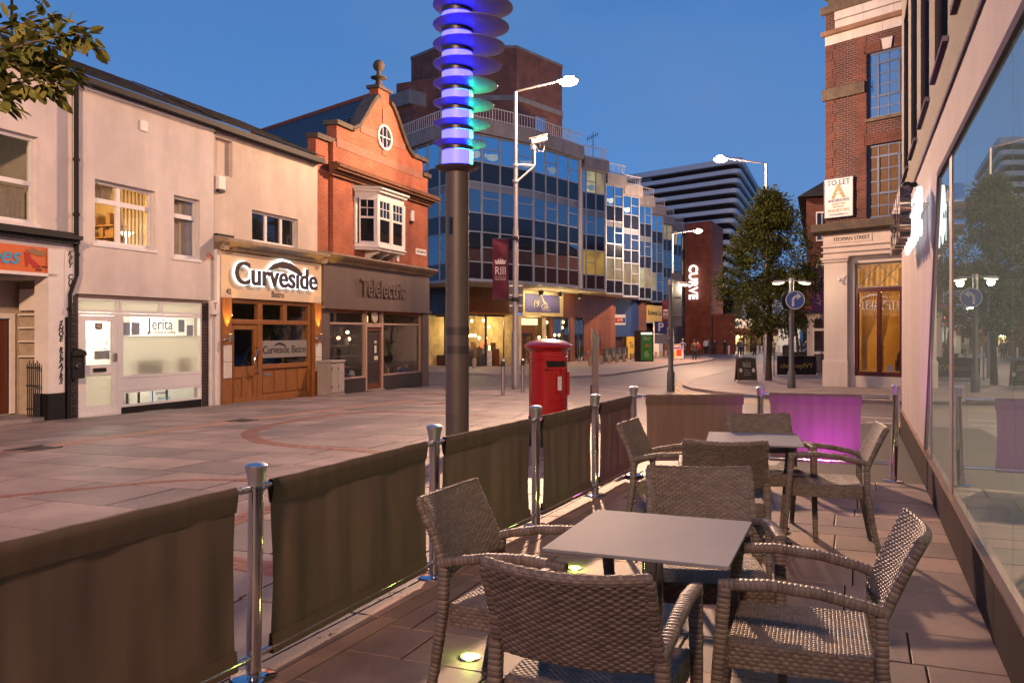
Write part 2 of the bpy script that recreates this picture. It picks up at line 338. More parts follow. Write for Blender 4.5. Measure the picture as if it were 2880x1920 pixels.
def slabmat(name, col, rough, spread=0.16, tint=(1.08, 0.97, 0.92)):
    m, t, b = nt(name); n = t.nodes; l = t.links
    co = n.new('ShaderNodeTexCoord'); oi = n.new('ShaderNodeObjectInfo'); ge = n.new('ShaderNodeNewGeometry')
    ad = n.new('ShaderNodeMath'); ad.operation = 'ADD'; l.new(oi.outputs['Random'], ad.inputs[0]); l.new(ge.outputs['Random Per Island'], ad.inputs[1])
    fr = n.new('ShaderNodeMath'); fr.operation = 'FRACT'; l.new(ad.outputs[0], fr.inputs[0])
    r = n.new('ShaderNodeValToRGB'); r.color_ramp.elements[0].color = tuple(c*(1-spread) for c in col)+(1,); r.color_ramp.elements[1].color = tuple(c*(1+spread)*q for c, q in zip(col, tint))+(1,)
    l.new(fr.outputs[0], r.inputs[0])
    no = n.new('ShaderNodeTexNoise'); no.inputs['Scale'].default_value = 1.1; no.inputs['Detail'].default_value = 9; no.inputs['Roughness'].default_value = 0.7
    l.new(co.outputs['Object'], no.inputs['Vector'])
    r2 = n.new('ShaderNodeValToRGB'); r2.color_ramp.elements[0].position = 0.36; r2.color_ramp.elements[1].position = 0.64
    r2.color_ramp.elements[0].color = (0.60, 0.59, 0.60, 1); r2.color_ramp.elements[1].color = (1.12, 1.11, 1.10, 1)
    l.new(no.outputs['Fac'], r2.inputs[0])
    n3 = n.new('ShaderNodeTexNoise'); n3.inputs['Scale'].default_value = 160; n3.inputs['Detail'].default_value = 3; l.new(co.outputs['Object'], n3.inputs['Vector'])
    r3 = n.new('ShaderNodeValToRGB'); r3.color_ramp.elements[0].color = (0.8, 0.8, 0.8, 1); r3.color_ramp.elements[1].color = (1.15, 1.15, 1.15, 1); l.new(n3.outputs['Fac'], r3.inputs[0])
    m1 = n.new('ShaderNodeMixRGB'); m1.blend_type = 'MULTIPLY'; m1.inputs[0].default_value = 1; l.new(r.outputs[0], m1.inputs[1]); l.new(r2.outputs[0], m1.inputs[2])
    m2 = n.new('ShaderNodeMixRGB'); m2.blend_type = 'MULTIPLY'; m2.inputs[0].default_value = 1; l.new(m1.outputs[0], m2.inputs[1]); l.new(r3.outputs[0], m2.inputs[2])
    l.new(m2.outputs[0], b.inputs['Base Color']); b.inputs['Roughness'].default_value = rough
    r4 = n.new('ShaderNodeMapRange'); r4.inputs['To Min'].default_value = rough-0.12; r4.inputs['To Max'].default_value = rough+0.14; l.new(no.outputs['Fac'], r4.inputs['Value']); l.new(r4.outputs[0], b.inputs['Roughness'])
    bp = n.new('ShaderNodeBump'); bp.inputs['Strength'].default_value = 0.25; bp.inputs['Distance'].default_value = 0.004
    l.new(n3.outputs['Fac'], bp.inputs['Height']); l.new(bp.outputs[0], b.inputs['Normal'])
    return m
asphalt = mat('asphalt', (0.115, 0.092, 0.088), 0.55, var=0.22, vscale=0.8, bump=0.4, bscale=220)
asphalt_shaded = mat('shaded_asphalt', (0.022, 0.021, 0.023), 0.75, var=0.2, vscale=2, bump=0.5, bscale=240)
pave_grey = slabmat('plaza_stone', (0.205, 0.176, 0.176), 0.55, 0.26)
pave_warm = slabmat('terrace_stone', (0.225, 0.165, 0.142), 0.62, 0.24)
kerb_m = mat('kerb_granite', (0.27, 0.235, 0.22), 0.6, var=0.2, vscale=8)
red_brick_pav = mat('red_paver', (0.17, 0.060, 0.042), 0.55, var=0.35, vscale=14)
grout = mat('dark_joint', (0.012, 0.010, 0.010), 0.9, var=0.2)
def sheet(name, xs, ys, dz, m):
    mb = MB()
    vs = [(x, y, gz(y)+dz) for y in ys for x in xs]; nx = len(xs)
    mb.add(vs, [(j*nx+i, j*nx+i+1, (j+1)*nx+i+1, (j+1)*nx+i) for j in range(len(ys)-1) for i in range(nx-1)])
    o = mb.build(name, m); o['kind'] = 'structure'; return o
sheet('road', [-900, -30, 0, 30, 900], [-200, 0, 9, 33, 75, 300, 1500], -0.022, asphalt)
# frame of the left-hand terrace of shops: x along the fronts (away from the camera), y into the buildings
FD = Vector((0.3388, 0.9409)); FO = Vector((-8.814, 17.12)); FR = math.atan2(0.9409, 0.3388)
def Fw(s, y): return (FO.x+FD.x*s-FD.y*y, FO.y+FD.y*s+FD.x*y)
def Fz(s): return gz(FO.y+FD.y*s)
# fence line of the cafe terrace, as walked from the near post to the corner post
FENCE = [(-1.86, 2.24), (-1.153, 3.81), (-0.489, 5.38), (0.190, 6.78), (0.785, 8.05), (1.315, 9.22)]
fdir = Vector((2.468, 5.41)).normalized(); fn = Vector((fdir.y, -fdir.x)); fc = fn.dot(Vector(FENCE[1]))
plaza = bpy.data.objects.new('plaza_paving', None); COL.objects.link(plaza); plaza['kind'] = 'structure'
cells = []
rng = random.Random(3)
for i in range(-19, 19):
    off = rng.random()*0.75
    for j in range(0, 15):
        s0, s1 = i*0.9+0.010, i*0.9+0.890; y1, y0 = -(j*1.0+off)+0.240, -(j*1.0+off)-0.740
        poly = [Fw(s0, y0), Fw(s1, y0), Fw(s1, y1), Fw(s0, y1)]
        poly = clip(poly, -0.9409, 0.3388, -0.9409*FO.x+0.3388*FO.y)
        if len(poly) < 3: continue
        A = clip(clip(poly, 0, 1, 9.2), fn.x, fn.y, fc-0.10)
        B = clip(clip(clip(poly, 0, -1, -9.2), 1, 0.02, 1.95), 0.36, 1.0, 30.6)
        ps = [p for p in (A, B) if len(p) >= 3 and area(p) > 0.01]
        if not ps: continue
        c = ps[0][0]
        if c[1] < 0.2 or c[0]/max(c[1], 0.1) < -1.5: continue
        cells.append((math.hypot(c[0], c[1]), ps))
cells.sort(key=lambda t: t[0])
far = MB(); bed = MB()
for k, (d, ps) in enumerate(cells):
    mb = MB() if k < 290 else far
    for p in ps:
        slab_mb(mb, p, rng.uniform(-0.0012, 0.0012), 0.02, 0.0006); bx = sum(q[0] for q in p)/len(p); by = sum(q[1] for q in p)/len(p)
        bed.add([(bx+(q[0]-bx)*1.06, by+(q[1]-by)*1.06, gz(by+(q[1]-by)*1.06)-0.0085-0.00001*(k % 7)) for q in p], [tuple(range(len(p)))])
    if k < 290: mb.build('paving_slab', pave_grey, plaza)
far.build('paving_slab_field', pave_grey, plaza, kind='stuff'); bed.build('joint_bed', grout, plaza, kind='stuff')
# terrace paving, laid square to the hotel wall
TW = Vector((0.3754, 0.9269)); TP = Vector((0.9269, -0.3754)); TO = Vector((0.699, 0.0))
terr = bpy.data.objects.new('terrace_paving', None); COL.objects.link(terr); terr['kind'] = 'structure'
a = 0.2; rng = random.Random(11); tbed = MB()
while a < 10.6:
    w = rng.choice([0.30, 0.38, 0.46, 0.46, 0.52, 0.56]); q = 0.0-rng.random()*0.5
    q1 = 0.0
    while q1 > -3.3:
        L = rng.choice([0.6, 0.75, 0.9, 1.1]); q0 = q1-L if q1 < 0 else q-0.35
        poly = [tuple(TO+TW*aa+TP*qq) for aa, qq in ((a+0.004, q0+0.004), (a+0.004, q1-0.004), (a+w-0.004, q1-0.004), (a+w-0.004, q0+0.004))]
        poly = clip(poly, -fn.x, -fn.y, -fc-0.17); poly = clip(poly, 0.18, 1.0, 9.46)
        if len(poly) >= 3 and area(poly) > 0.01 and min(p[1] for p in poly) > 0.4:
            mb = MB(); slab_mb(mb, poly, rng.uniform(-0.001, 0.001), 0.02); mb.build('paving_slab', pave_warm, terr); bx = sum(p_[0] for p_ in poly)/len(poly); by = sum(p_[1] for p_ in poly)/len(poly); tbed.add([(bx+(p_[0]-bx)*1.05, by+(p_[1]-by)*1.05, -0.0085) for p_ in poly], [tuple(range(len(poly)))])
        q1 = q0
    a += w
tbed.build('joint_bed', grout, terr, kind='stuff')
# stone edging under the fence
t = 0.9
while t < 8.2:
    p0 = Vector(FENCE[0])+fdir*(t-1.0); L = 0.915
    for o0, o1 in ((-0.09, 0.045), (0.052, 0.16)):
        poly = [tuple(p0+fn*o0), tuple(p0+fn*o1), tuple(p0+fdir*(L-0.008)+fn*o1), tuple(p0+fdir*(L-0.008)+fn*o0)]
        mb = MB(); slab_mb(mb, poly, 0.003, 0.02); mb.build('edging_stone', pave_warm, terr)
    t += L
def ribbon(pts, half, dz, mb, bl=0.2, rows=2, gap=0.01):   # small bricks laid along a line
    P = [Vector((p.x, p.y)) for p in pts]; S = []
    for i in range(len(P)-1):          # Catmull-Rom
        a0 = P[max(i-1, 0)]; b0 = P[i]; c0 = P[i+1]; d0 = P[min(i+2, len(P)-1)]
        for k in range(12):
            u = k/12; S.append(0.5*((2*b0)+(c0-a0)*u+(2*a0-5*b0+4*c0-d0)*u*u+(3*b0-a0-3*c0+d0)*u**3))
    S.append(P[-1]); L = [0]
    for i in range(1, len(S)): L.append(L[-1]+(S[i]-S[i-1]).length)
    def at(d):
        for i in range(1, len(L)):
            if L[i] >= d:
                f = (d-L[i-1])/max(L[i]-L[i-1], 1e-6); return S[i-1].lerp(S[i], f), (S[i]-S[i-1]).normalized()
        return S[-1], (S[-1]-S[-2]).normalized()
    for r in range(rows):
        d = 0.5*bl*r
        w0 = -half+2*half*r/rows+gap/2; w1 = -half+2*half*(r+1)/rows-gap/2
        while d+bl < L[-1]:
            (p, dp), (q, dq) = at(d+gap/2), at(d+bl-gap/2); n0 = Vector((dp.y, -dp.x)); n1 = Vector((dq.y, -dq.x))
            slab_mb(mb, [tuple(p+n0*w0), tuple(p+n0*w1), tuple(q+n1*w1), tuple(q+n1*w0)], dz+rng.uniform(0, 0.0015), 0.012, 0.002); d += bl
def gpts(*a): return [G(x, y) for x, y in a]
mb = MB()
ribbon(gpts((-200, 1420), (0, 1397), (275, 1370), (459, 1354), (600, 1348), (760, 1352)), 0.055, 0.004, mb, 0.11, 2)
ribbon(gpts((560, 1500), (660, 1465), (757, 1430), (900, 1392), (1100, 1350)), 0.10, 0.004, mb, 0.2, 2)
ribbon(gpts((480, 1568), (659, 1583), (762, 1598), (900, 1625)), 0.13, 0.004, mb, 0.2, 3)
ribbon(gpts((1400, 1172), (1190, 1160), (1080, 1158), (959, 1164), (800, 1188), (726, 1206), (700, 1222), (735, 1241), (837, 1255), (959, 1262), (1100, 1274), (1220, 1290)), 0.13, 0.004, mb, 0.2, 2)
ribbon(gpts((1190, 1105), (1240, 1108), (1290, 1117), (1270, 1130), (1190, 1138)), 0.10, 0.004, mb, 0.2, 2)
mb.build('brick_band', red_brick_pav, plaza, kind='stuff')
mb = MB(); ribbon(gpts((-300, 1330), (0, 1276), (126, 1256), (367, 1223), (653, 1186), (959, 1149), (1180, 1124)), 0.16, 0.004, mb, 0.2, 2)
mb.build('light_brick_band', mat('orange_paver', (0.25, 0.135, 0.10), 0.55, var=0.25, vscale=14), plaza, kind='stuff')
for (px, py) in ((94, 1262), (677, 1183)):
    p = G(px, py); mb = MB()
    for k in range(7): mb.box(-0.28+k*0.08, -0.23+k*0.08, -0.16, 0.16, -0.01, 0.006)
    mb.box(-0.30, 0.30, -0.2, -0.165, -0.01, 0.007); mb.box(-0.30, 0.30, 0.165, 0.2, -0.01, 0.007)
    o = mb.build('drain_grate', dark_metal); o.location = (p.x, p.y, p.z+0.004); o.rotation_euler = (0, 0, FR)
    tag(o, 'dark iron drain grate, '+('left, in front of the shoe repair shop' if px < 300 else 'right, in front of the bistro'), 'drain grate', 'drain grates in the plaza')
def pavement(name, px, h, m, kerbn):
    P = [G(x, y) for x, y in px]; mb = MB(); n = len(P)
    vs = [(p.x, p.y, p.z+h) for p in P]+[(p.x, p.y, p.z-0.1) for p in P]
    mb.add(vs, [tuple(range(n))]+[(i, (i+1) % n, (i+1) % n+n, i+n) for i in range(n)])
    o = mb.build(name, m); o['kind'] = 'structure'
    k = MB()
    for i in range(kerbn):
        a0, b0 = P[i], P[i+1]; d = (b0-a0).normalized(); nn = Vector((d.y, -d.x, 0))*0.07; L = (b0-a0).length; m_ = max(1, int(L/0.9))
        for j in range(m_):
            p = a0.lerp(b0, (j+0.01)/m_); q = a0.lerp(b0, (j+0.99)/m_)
            k.add([tuple(p-nn+Vector((0, 0, -0.05))), tuple(p+nn+Vector((0, 0, -0.05))), tuple(q+nn+Vector((0, 0, -0.05))), tuple(q-nn+Vector((0, 0, -0.05))),
                   tuple(p-nn+Vector((0, 0, h+0.006))), tuple(p+nn+Vector((0, 0, h+0.006))), tuple(q+nn+Vector((0, 0, h+0.006))), tuple(q-nn+Vector((0, 0, h+0.006)))],
                  [(0,1,2,3),(4,5,6,7),(0,1,5,4),(1,2,6,5),(2,3,7,6),(3,0,4,7)])
    k.build('kerb', kerb_m, o); return o
flag_m = slabmat('footway_stone', (0.26, 0.215, 0.20), 0.6, 0.05)
brick_pav = brickmat('footway_setts', (0.16, 0.115, 0.10), (0.13, 0.095, 0.085), (0.08, 0.06, 0.055), 0.24, 0.12)
right_kerb = [(1925, 1088), (1932, 1080), (1950, 1071), (1990, 1060), (2072, 1043), (2150, 1027), (2240, 1012)]
pavement('pavement_right', right_kerb+[(2350, 1003), (3000, 1003), (3000, 1150), (2554, 1137), (2430, 1131), (2150, 1119), (2010, 1105), (1945, 1096)], 0.07, flag_m, 6)
left_kerb = [(1120, 1046), (1300, 1052), (1410, 1056), (1482, 1058), (1600, 1062), (1719, 1055), (1800, 1043), (1878, 1030), (1960, 1020), (2001, 1013), (2008, 1009)]
pavement('pavement_left', left_kerb+[(1990, 1003), (1900, 998), (1760, 990), (1600, 1003), (1435, 1020), (1318, 1030), (1207, 1020), (1100, 1016)], 0.07, flag_m, 10)
k2 = [(2554, 1137), (2430, 1131), (2150, 1119), (2010, 1105), (1945, 1096), (1925, 1088)]
# painted lines
yel = mat('yellow_road_paint', (0.50, 0.31, 0.06), 0.6, var=0.3, vscale=10)
whi = mat('white_road_paint', (0.55, 0.52, 0.48), 0.6, var=0.3, vscale=10)
def line(name, pts, w, m, dash=None, dz=-0.016):
    mb = MB(); P = [Vector((p.x, p.y)) for p in pts]
    for i in range(len(P)-1):
        d = (P[i+1]-P[i]); L = d.length; d.normalize(); nn = Vector((d.y, -d.x))*w/2; t = 0.0
        step = dash[0]+dash[1] if dash else L
        while t < L-0.01:
            e = min(t+(dash[0] if dash else L), L); p = P[i]+d*t; q = P[i]+d*e
            mb.add([(v.x, v.y, gz(v.y)+dz) for v in (p-nn, p+nn, q+nn, q-nn)], [(0,1,2,3)]); t += step
    o = mb.build(name, m); o['kind'] = 'structure'; return o
line('yellow_line', gpts((2420, 1141), (2150, 1128), (1990, 1113), (1920, 1100), (1902, 1088), (1912, 1078), (1945, 1068), (1990, 1056), (2072, 1040)), 0.10, yel)
line('yellow_line', gpts((2420, 1146), (2150, 1133), (1985, 1118), (1908, 1103), (1888, 1089), (1900, 1077), (1940, 1066), (1990, 1054), (2072, 1038.5)), 0.10, yel)
line('white_line', gpts((1900, 1152), (2150, 1158), (2560, 1176)), 0.12, whi, (1.2, 0.8))
line('white_line', gpts((2150, 1170), (2560, 1190)), 0.12, whi, (1.2, 0.8))
line('pale_band', gpts((1500, 1068), (1620, 1072), (1800, 1080), (1960, 1100)), 0.28, red_brick_pav)
line('pale_band', gpts((1400, 1078), (1560, 1080), (1760, 1100), (1830, 1112)), 0.20, kerb_m)
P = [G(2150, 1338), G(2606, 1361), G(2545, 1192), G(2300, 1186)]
mb = MB(); mb.add([(p.x, p.y, gz(p.y)-0.014) for p in P], [(0, 1, 2, 3)]); o = mb.build('asphalt_shade', asphalt_shaded); o['kind'] = 'structure'  # dark sheet on the road, standing in for shadow on the asphalt
p = G(2541, 1210); mb = MB(); mb.prism([(-0.16, -0.5), (0.10, -0.42), (0.12, 0.5), (-0.12, 0.55)], -0.02, 0.10)
o = mb.build('yellow_kerb', mat('yellow_plastic', (0.55, 0.26, 0.03), 0.5)); o.location = (p.x, p.y, p.z); o.rotation_euler = (0, 0, -0.38)
tag(o, 'short yellow painted kerb beside the foot of the hotel corner', 'kerb')
# ================================================================== THE ROW OF SHOPS ON THE LEFT
def shop(name, label, s0): 
    p = Fw(s0, 0); return thing(name, label, 'building', (p[0], p[1], 0), FR)
def room(root, ox, x0, x1, y0, y1, z0, z1, m, floor=None):
    mb = MB(ox)
    mb.add([(x0,y1,z0),(x1,y1,z0),(x1,y1,z1),(x0,y1,z1)], [(0,1,2,3)]); mb.add([(x0,y0,z0),(x0,y1,z0),(x0,y1,z1),(x0,y0,z1)], [(0,1,2,3)])
    mb.add([(x1,y0,z0),(x1,y1,z0),(x1,y1,z1),(x1,y0,z1)], [(0,1,2,3)]); mb.add([(x0,y0,z1),(x1,y0,z1),(x1,y1,z1),(x0,y1,z1)], [(0,1,2,3)])
    mb.add([(x0,y0,z0),(x1,y0,z0),(x1,y1,z0),(x0,y1,z0)], [(0,1,2,3)]); return mb.build('room', m, root)
def slate_roof(root, ox, s0, s1, z, pitch, depth, name='roof'):
    mb = MB(ox); n = int(depth/0.28); c, sn = math.cos(pitch), math.sin(pitch)
    rr = random.Random(5)
    for i in range(n):
        y0 = -0.22+i*0.28*c; zz = z+i*0.28*sn; x = s0-(i % 2)*0.15
        while x < s1:
            a0 = max(x, s0)+0.004; a1 = min(x+0.3, s1)-0.004
            if a1 > a0: 
                h = rr.uniform(0.012, 0.022)
                mb.add([(a0,y0,zz+h),(a1,y0,zz+h),(a1,y0+0.33*c,zz+0.33*sn),(a0,y0+0.33*c,zz+0.33*sn),(a0,y0,zz-0.01),(a1,y0,zz-0.01)], [(0,1,2,3),(0,4,5,1)])
            x += 0.3
    r = mb.build(name, slate, root, kind='stuff')
    mb = MB(ox); mb.add([(s0,-0.2,z-0.012),(s1,-0.2,z-0.012),(s1,depth*c,z+depth*sn-0.012),(s0,depth*c,z+depth*sn-0.012)], [(0,1,2,3)])
    mb.build('roof_deck', black_paint, root); return r
blue_ink = mat('blue_ink', (0.02, 0.05, 0.20), 0.5, var=0); grey_ink = mat('grey_ink', (0.12, 0.13, 0.17), 0.5, var=0)
black_ink = mat('black_ink', (0.012, 0.012, 0.014), 0.5, var=0); brown_ink = mat('brown_ink', (0.045, 0.022, 0.014), 0.45, var=0)
warm_wall = mat('warm_wall', (0.62, 0.50, 0.32), 0.9, var=0.1)
cream_wall = mat('cream_wall', (0.70, 0.67, 0.60), 0.9, var=0.06)
bulb_warm = emit('warm_bulb', (1.0, 0.62, 0.25), 14)
# ---------------------------------------------------------- shoe repair shop
S = shop('shoe_repair_shop', 'pale rendered shoe repair shop with orange fascia and open porch, at the left edge', -7.0)
o = -7.0
mb = MB(o); wall_holes(mb, -7, -0.02, 3.42, 6.62, 0.0, 0.3, [(-2.35, -0.80, 3.60, 5.28), (-5.6, -4.0, 3.60, 5.28)]); mb.build('wall', render_pink, S)
def warm_g(i, j): return clear
for (a, b) in ((-2.35, -0.80), (-5.6, -4.0)):
    window(S, o, a, b, 3.60, 5.28, 0.10, upvc, clear, (), (4.38,), 0.08, 0.07, 0.09, sill=white_paint)
    room(S, o, a-0.2, b+0.2, 0.32, 2.2, 3.4, 5.5, mat('dim_wall', (0.34, 0.28, 0.22), 0.9))
    mb = MB(o); mb.box(a+0.55, a+1.25, 0.9, 1.1, 4.28, 4.34); mb.build('ceiling_tube', emit('tube_light', (1.0, 0.82, 0.55), 7), S)
    mb = MB(o)
    for k in range(13): mb.box(a+0.1+k*0.105, a+0.19+k*0.105, 0.24, 0.245, 3.7, 4.30)
    mb.build('blind', mat('beige_blind', (0.42, 0.34, 0.25), 0.85), S)
MB(o).box(-7, -0.05, -0.07, 0.3, 6.625, 6.70).build('eaves_board', black_paint, S); slate_roof(S, o, -7, -0.05, 6.70, math.radians(24), 3.6)
MB(o).box(-7, -0.02, -0.20, -0.08, 6.54, 6.68).build('gutter', black_paint, S)
mb = MB(o); mb.box(-7, 0.02, -0.26, -0.002, 3.38, 3.46); mb.box(-7, 0.0, -0.20, -0.001, 3.30, 3.375); mb.box(-7, -0.1, -0.16, -0.002, 3.465, 3.52); mb.build('canopy', black_paint, S)
mb = MB(o); mb.box(-7, -0.02, -0.06, 0.2, 3.17, 3.298); mb.build('fascia_head', white_paint, S)
orange = mat('orange_sign', (0.62, 0.135, 0.025), 0.45, var=0.05)
f = MB(o).box(-7, -0.47, -0.08, 0.02, 2.68, 3.168).build('fascia_sign', orange, S)
MB(o).box(-7, -0.45, -0.10, 0.06, 2.62, 2.678).build('fascia_rail', white_paint, S)
sky_ink = mat('sky_blue_ink', (0.05, 0.30, 0.55), 0.5, var=0); red_ink = mat('red_ink', (0.42, 0.015, 0.012), 0.45, var=0); tan_ink = mat('tan_ink', (0.26, 0.14, 0.06), 0.5, var=0)
text('Shoes', 0.46, sky_ink, f, on_wall(-1.30-o, -0.086, 2.95), ext=0.004, shear=0.35, align='RIGHT', offset=0.006)
text('TEL : 0116 2518721', 0.052, black_ink, f, on_wall(-0.70-o, -0.086, 2.80), ext=0.003)
text('SHOE', 0.052, black_ink, f, on_wall(-0.86-o, -0.086, 2.735), ext=0.003)
mb = MB(o); mb.prism([(-1.17,3.05),(-1.09,3.06),(-1.03,2.95),(-0.90,2.86),(-0.83,2.80),(-0.85,2.77),(-0.97,2.77),(-1.07,2.88),(-1.11,2.78),(-1.14,2.78)], -0.088, -0.082, 'xz'); mb.build('red_shoe', red_ink, f)
mb = MB(o); mb.prism([(-1.15,3.10),(-1.05,3.03),(-0.85,3.0),(-0.74,3.0),(-0.73,3.12),(-0.87,3.10),(-1.01,3.15),(-1.05,3.10)], -0.0895, -0.0885, 'xz'); mb.build('brown_shoe', tan_ink, f)
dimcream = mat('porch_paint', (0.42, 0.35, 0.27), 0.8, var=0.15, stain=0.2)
mb = MB(o); mb.box(-7, -0.02, 0.06, 1.04, 2.56, 2.618); mb.build('porch_ceiling', dimcream, S)
mb = MB(o); wall_holes(mb, -7, -0.02, -0.5, 2.56, 1.05, 0.15, [(-2.0, -0.52, -0.07, 1.84)]); mb.build('porch_wall', dimcream, S)
mb = MB(o); mb.box(-0.34, -0.02, 0.27, 1.04, -0.5, 2.555); mb.build('porch_side', dimcream, S)
MB(o).box(-7, -0.34, 0.0, 1.05, -0.6, -0.09).build('porch_floor', kerb_m, S)
d = MB(o).box(-1.98, -0.56, 1.07, 1.12, -0.06, 1.80).build('door', wood_door, S)
mb = MB(o); mb.box(-0.56, -0.46, 1.0, 1.048, -0.07, 1.92); mb.box(-2.06, -0.562, 1.0, 1.048, 1.82, 1.92); mb.build('door_frame', white_paint, S)
mb = MB(o); mb.box(-0.44, -0.345, 0.5, 0.92, 1.98, 2.40); mb.build('meter_box', white_paint, S)
for z in (1.05, 1.35, 1.62, 1.88): MB(o).box(-0.42, -0.342, 0.34, 0.98, z, z+0.03).build('shelf', white_paint, S)
pz = -0.2
mb = MB(o); mb.box(-0.66, -0.28, -0.10, 0.26, pz+0.56, 3.165); mb.prism([(-0.28, 3.16), (-0.06, 3.16), (-0.06, 2.52), (-0.10, 2.42), (-0.10, 1.94), (-0.16, 1.86), (-0.28, 1.84)], -0.11, -0.03, 'xz'); p_ = mb.build('porch_post', white_paint, S)
mb = MB(o); mb.box(-0.67, -0.27, -0.11, 0.27, pz-0.2, pz+0.558); mb.build('post_base', black_paint, p_)
for i, ch in enumerate('KEY CUTTING'): 
    if ch != ' ': text(ch, 0.15, black_ink, p_, on_wall(-0.17-o, -0.112, 3.10-i*0.115), ext=0.003, shear=0.25, offset=0.005)
for i, ch in enumerate('SHOE REPAIRS'):
    if ch != ' ': text(ch, 0.14, black_ink, p_, on_wall(-0.38-o, -0.104, 1.72-i*0.104), ext=0.003, shear=0.25, offset=0.005)
mb = MB(o)
for k in range(7): mb.cyl((-0.78, 0.0+k*0.05, -0.08), (-0.78, 0.0+k*0.05, 0.95+0.05*(k % 2)), 0.012, n=6)
for z in (0.05, 0.5, 0.85): mb.box(-0.79, -0.77, -0.02, 0.33, z, z+0.03)
g_ = mb.build('folding_gate', dark_metal, S)
t_ = MB().tube([Fw(0.0, -0.10)+(6.5,), Fw(0.0, -0.10)+(2.7,), Fw(-0.17, -0.10)+(2.3,), Fw(-0.18, -0.10)+(-0.25,)], 0.05, 10).build('drainpipe', black_paint, None, True)
for z in (5.0, 3.9, 3.1, 2.0, 0.9): 
    q = Fw(0.0 if z > 2.6 else -0.18, -0.10); MB().lathe([(0.066, -0.03), (0.066, 0.03)], 12, (q[0], q[1], z)).build('bracket', black_paint, t_)
tag(t_, 'black cast iron drainpipe between the shoe repair shop and the office', 'drainpipe')
# ---------------------------------------------------------- office at number 40
S = shop('recruitment_office', 'white rendered two storey office with lit frosted shop window, number 40', 0.0); o = 0.0
mb = MB(o); wall_holes(mb, 0.02, 4.24, 2.33, 6.56, 0.0, 0.3, [(0.56, 2.27, 3.40, 4.72), (2.86, 3.74, 3.30, 4.74)]); mb.build('wall', render_pink, S)
MB(o).box(0.02, 4.24, -0.04, -0.002, 6.50, 6.565).build('eaves_trim', white_paint, S)
MB(o).box(0.02, 4.24, -0.24, -0.045, 6.575, 6.70).build('gutter', black_paint, S)
MB(o).box(0.0, 4.25, -0.03, 0.3, 6.57, 6.735).build('eaves_board', black_paint, S); slate_roof(S, o, 0.0, 4.25, 6.74, math.radians(24), 3.6)
window(S, o, 0.56, 2.27, 3.40, 4.72, 0.10, upvc, clear, (1.29,), (4.30,), 0.075, 0.07, 0.10, sill=upvc)
window(S, o, 2.86, 3.74, 3.30, 4.74, 0.10, upvc, clear, (), (4.28,), 0.075, 0.07, 0.10, sill=upvc)
room(S, o, 0.3, 2.6, 0.32, 2.4, 3.1, 5.0, warm_wall); room(S, o, 2.7, 4.0, 0.32, 0.8, 3.1, 5.0, warm_wall)
lamp('office_lamp', (1.5, 1.3, 4.0), 62, (1.0, 0.60, 0.22), S, 0.12)
mb = MB(o); mb.lathe([(0.02, -0.75), (0.02, 0), (0.16, 0.10), (0.17, 0.12)], 14, (2.30, 0.86, 3.72)); mb.build('uplighter', emit('lamp_bowl', (1.0, 0.80, 0.50), 5), S)
mb = MB(o)
for z in (3.45, 3.72, 3.99): mb.box(2.2, 2.58, 1.15, 2.38, z, z+0.03)
for (y, z, h) in ((1.2, 3.75, 0.2), (1.32, 3.75, 0.16), (1.5, 3.75, 0.22), (1.9, 3.75, 0.15), (2.1, 3.75, 0.2), (1.3, 4.02, 0.28), (1.7, 4.02, 0.2), (2.0, 4.02, 0.24), (1.4, 3.48, 0.2), (1.75, 3.48, 0.14), (2.05, 3.48, 0.2)): mb.box(2.25, 2.5, y, y+0.12, z, z+h)
mb.box(1.9, 2.3, 0.9, 1.4, 3.15, 3.45); mb.build('office_shelf', mat('shelf_wood', (0.25, 0.13, 0.05), 0.6), S)
mb = MB(o)
for k in range(8): mb.box(1.36+k*0.108, 1.36+k*0.108+0.035, 0.24, 0.262, 3.45, 4.66)
for k in range(7): mb.box(0.66+k*0.09, 0.66+k*0.09+0.07, 0.24, 0.262, 4.36, 4.66)
mb.build('blind', mat('beige_blind', (0.42, 0.34, 0.25), 0.85), S)
mb = MB(o)
for k in range(9): mb.box(2.93+k*0.085, 2.93+k*0.085+0.082, 0.22+0.006*(k % 2), 0.227+0.006*(k % 2), 3.36, 4.66)
mb.build('closed_blind', mat('tan_blind', (0.50, 0.40, 0.30), 0.85), S)
MB(o).box(1.80, 2.02, -0.03, -0.002, 6.0, 6.22).build('vent', white_paint, S)
mb = MB(o); mb.ball((4.0, -0.06, 3.42), 0.07); mb.build('alarm_bell', mat('faded_red', (0.40, 0.17, 0.12), 0.5), S)
# shopfront
zb = -0.42
brick_pier = mat('pier_brick', (0.045, 0.026, 0.026), 0.7, var=0.35, vscale=7, bump=0.3, bscale=60)
def pier(x0, x1, z0, z1, nb):
    MB(o).box(x0, x1, 0.045, 0.28, z0, z1).build('pier_core', mat('pale_mortar', (0.36, 0.27, 0.22), 0.9), S)
    shared = {}
    z = z0; r = 0
    while z+0.07 < z1:
        w = (x1-x0)/nb; x = x0-(w/2 if r % 2 else 0)
        while x < x1-0.01:
            a0, a1 = max(x, x0)+0.005, min(x+w, x1)-0.005
            if a1-a0 > 0.03:
                key = round(a1-a0, 3)
                if key not in shared: shared[key] = MB().box(0, a1-a0, 0, 0.05, 0, 0.064).mesh('brick', brick_pier)
                b_ = bpy.data.objects.new('brick', shared[key]); COL.objects.link(b_); b_.parent = S; b_.location = (a0-o, 0.022+random.uniform(-0.002, 0.002), z)
            x += w
        z += 0.075; r += 1
pier(-0.13, 0.16, zb, 2.30, 1); pier(3.86, 4.08, zb, 2.30, 1)
MB(o).box(4.085, 4.235, -0.02, 0.28, zb, 2.325).build('pilaster', white_paint, S)
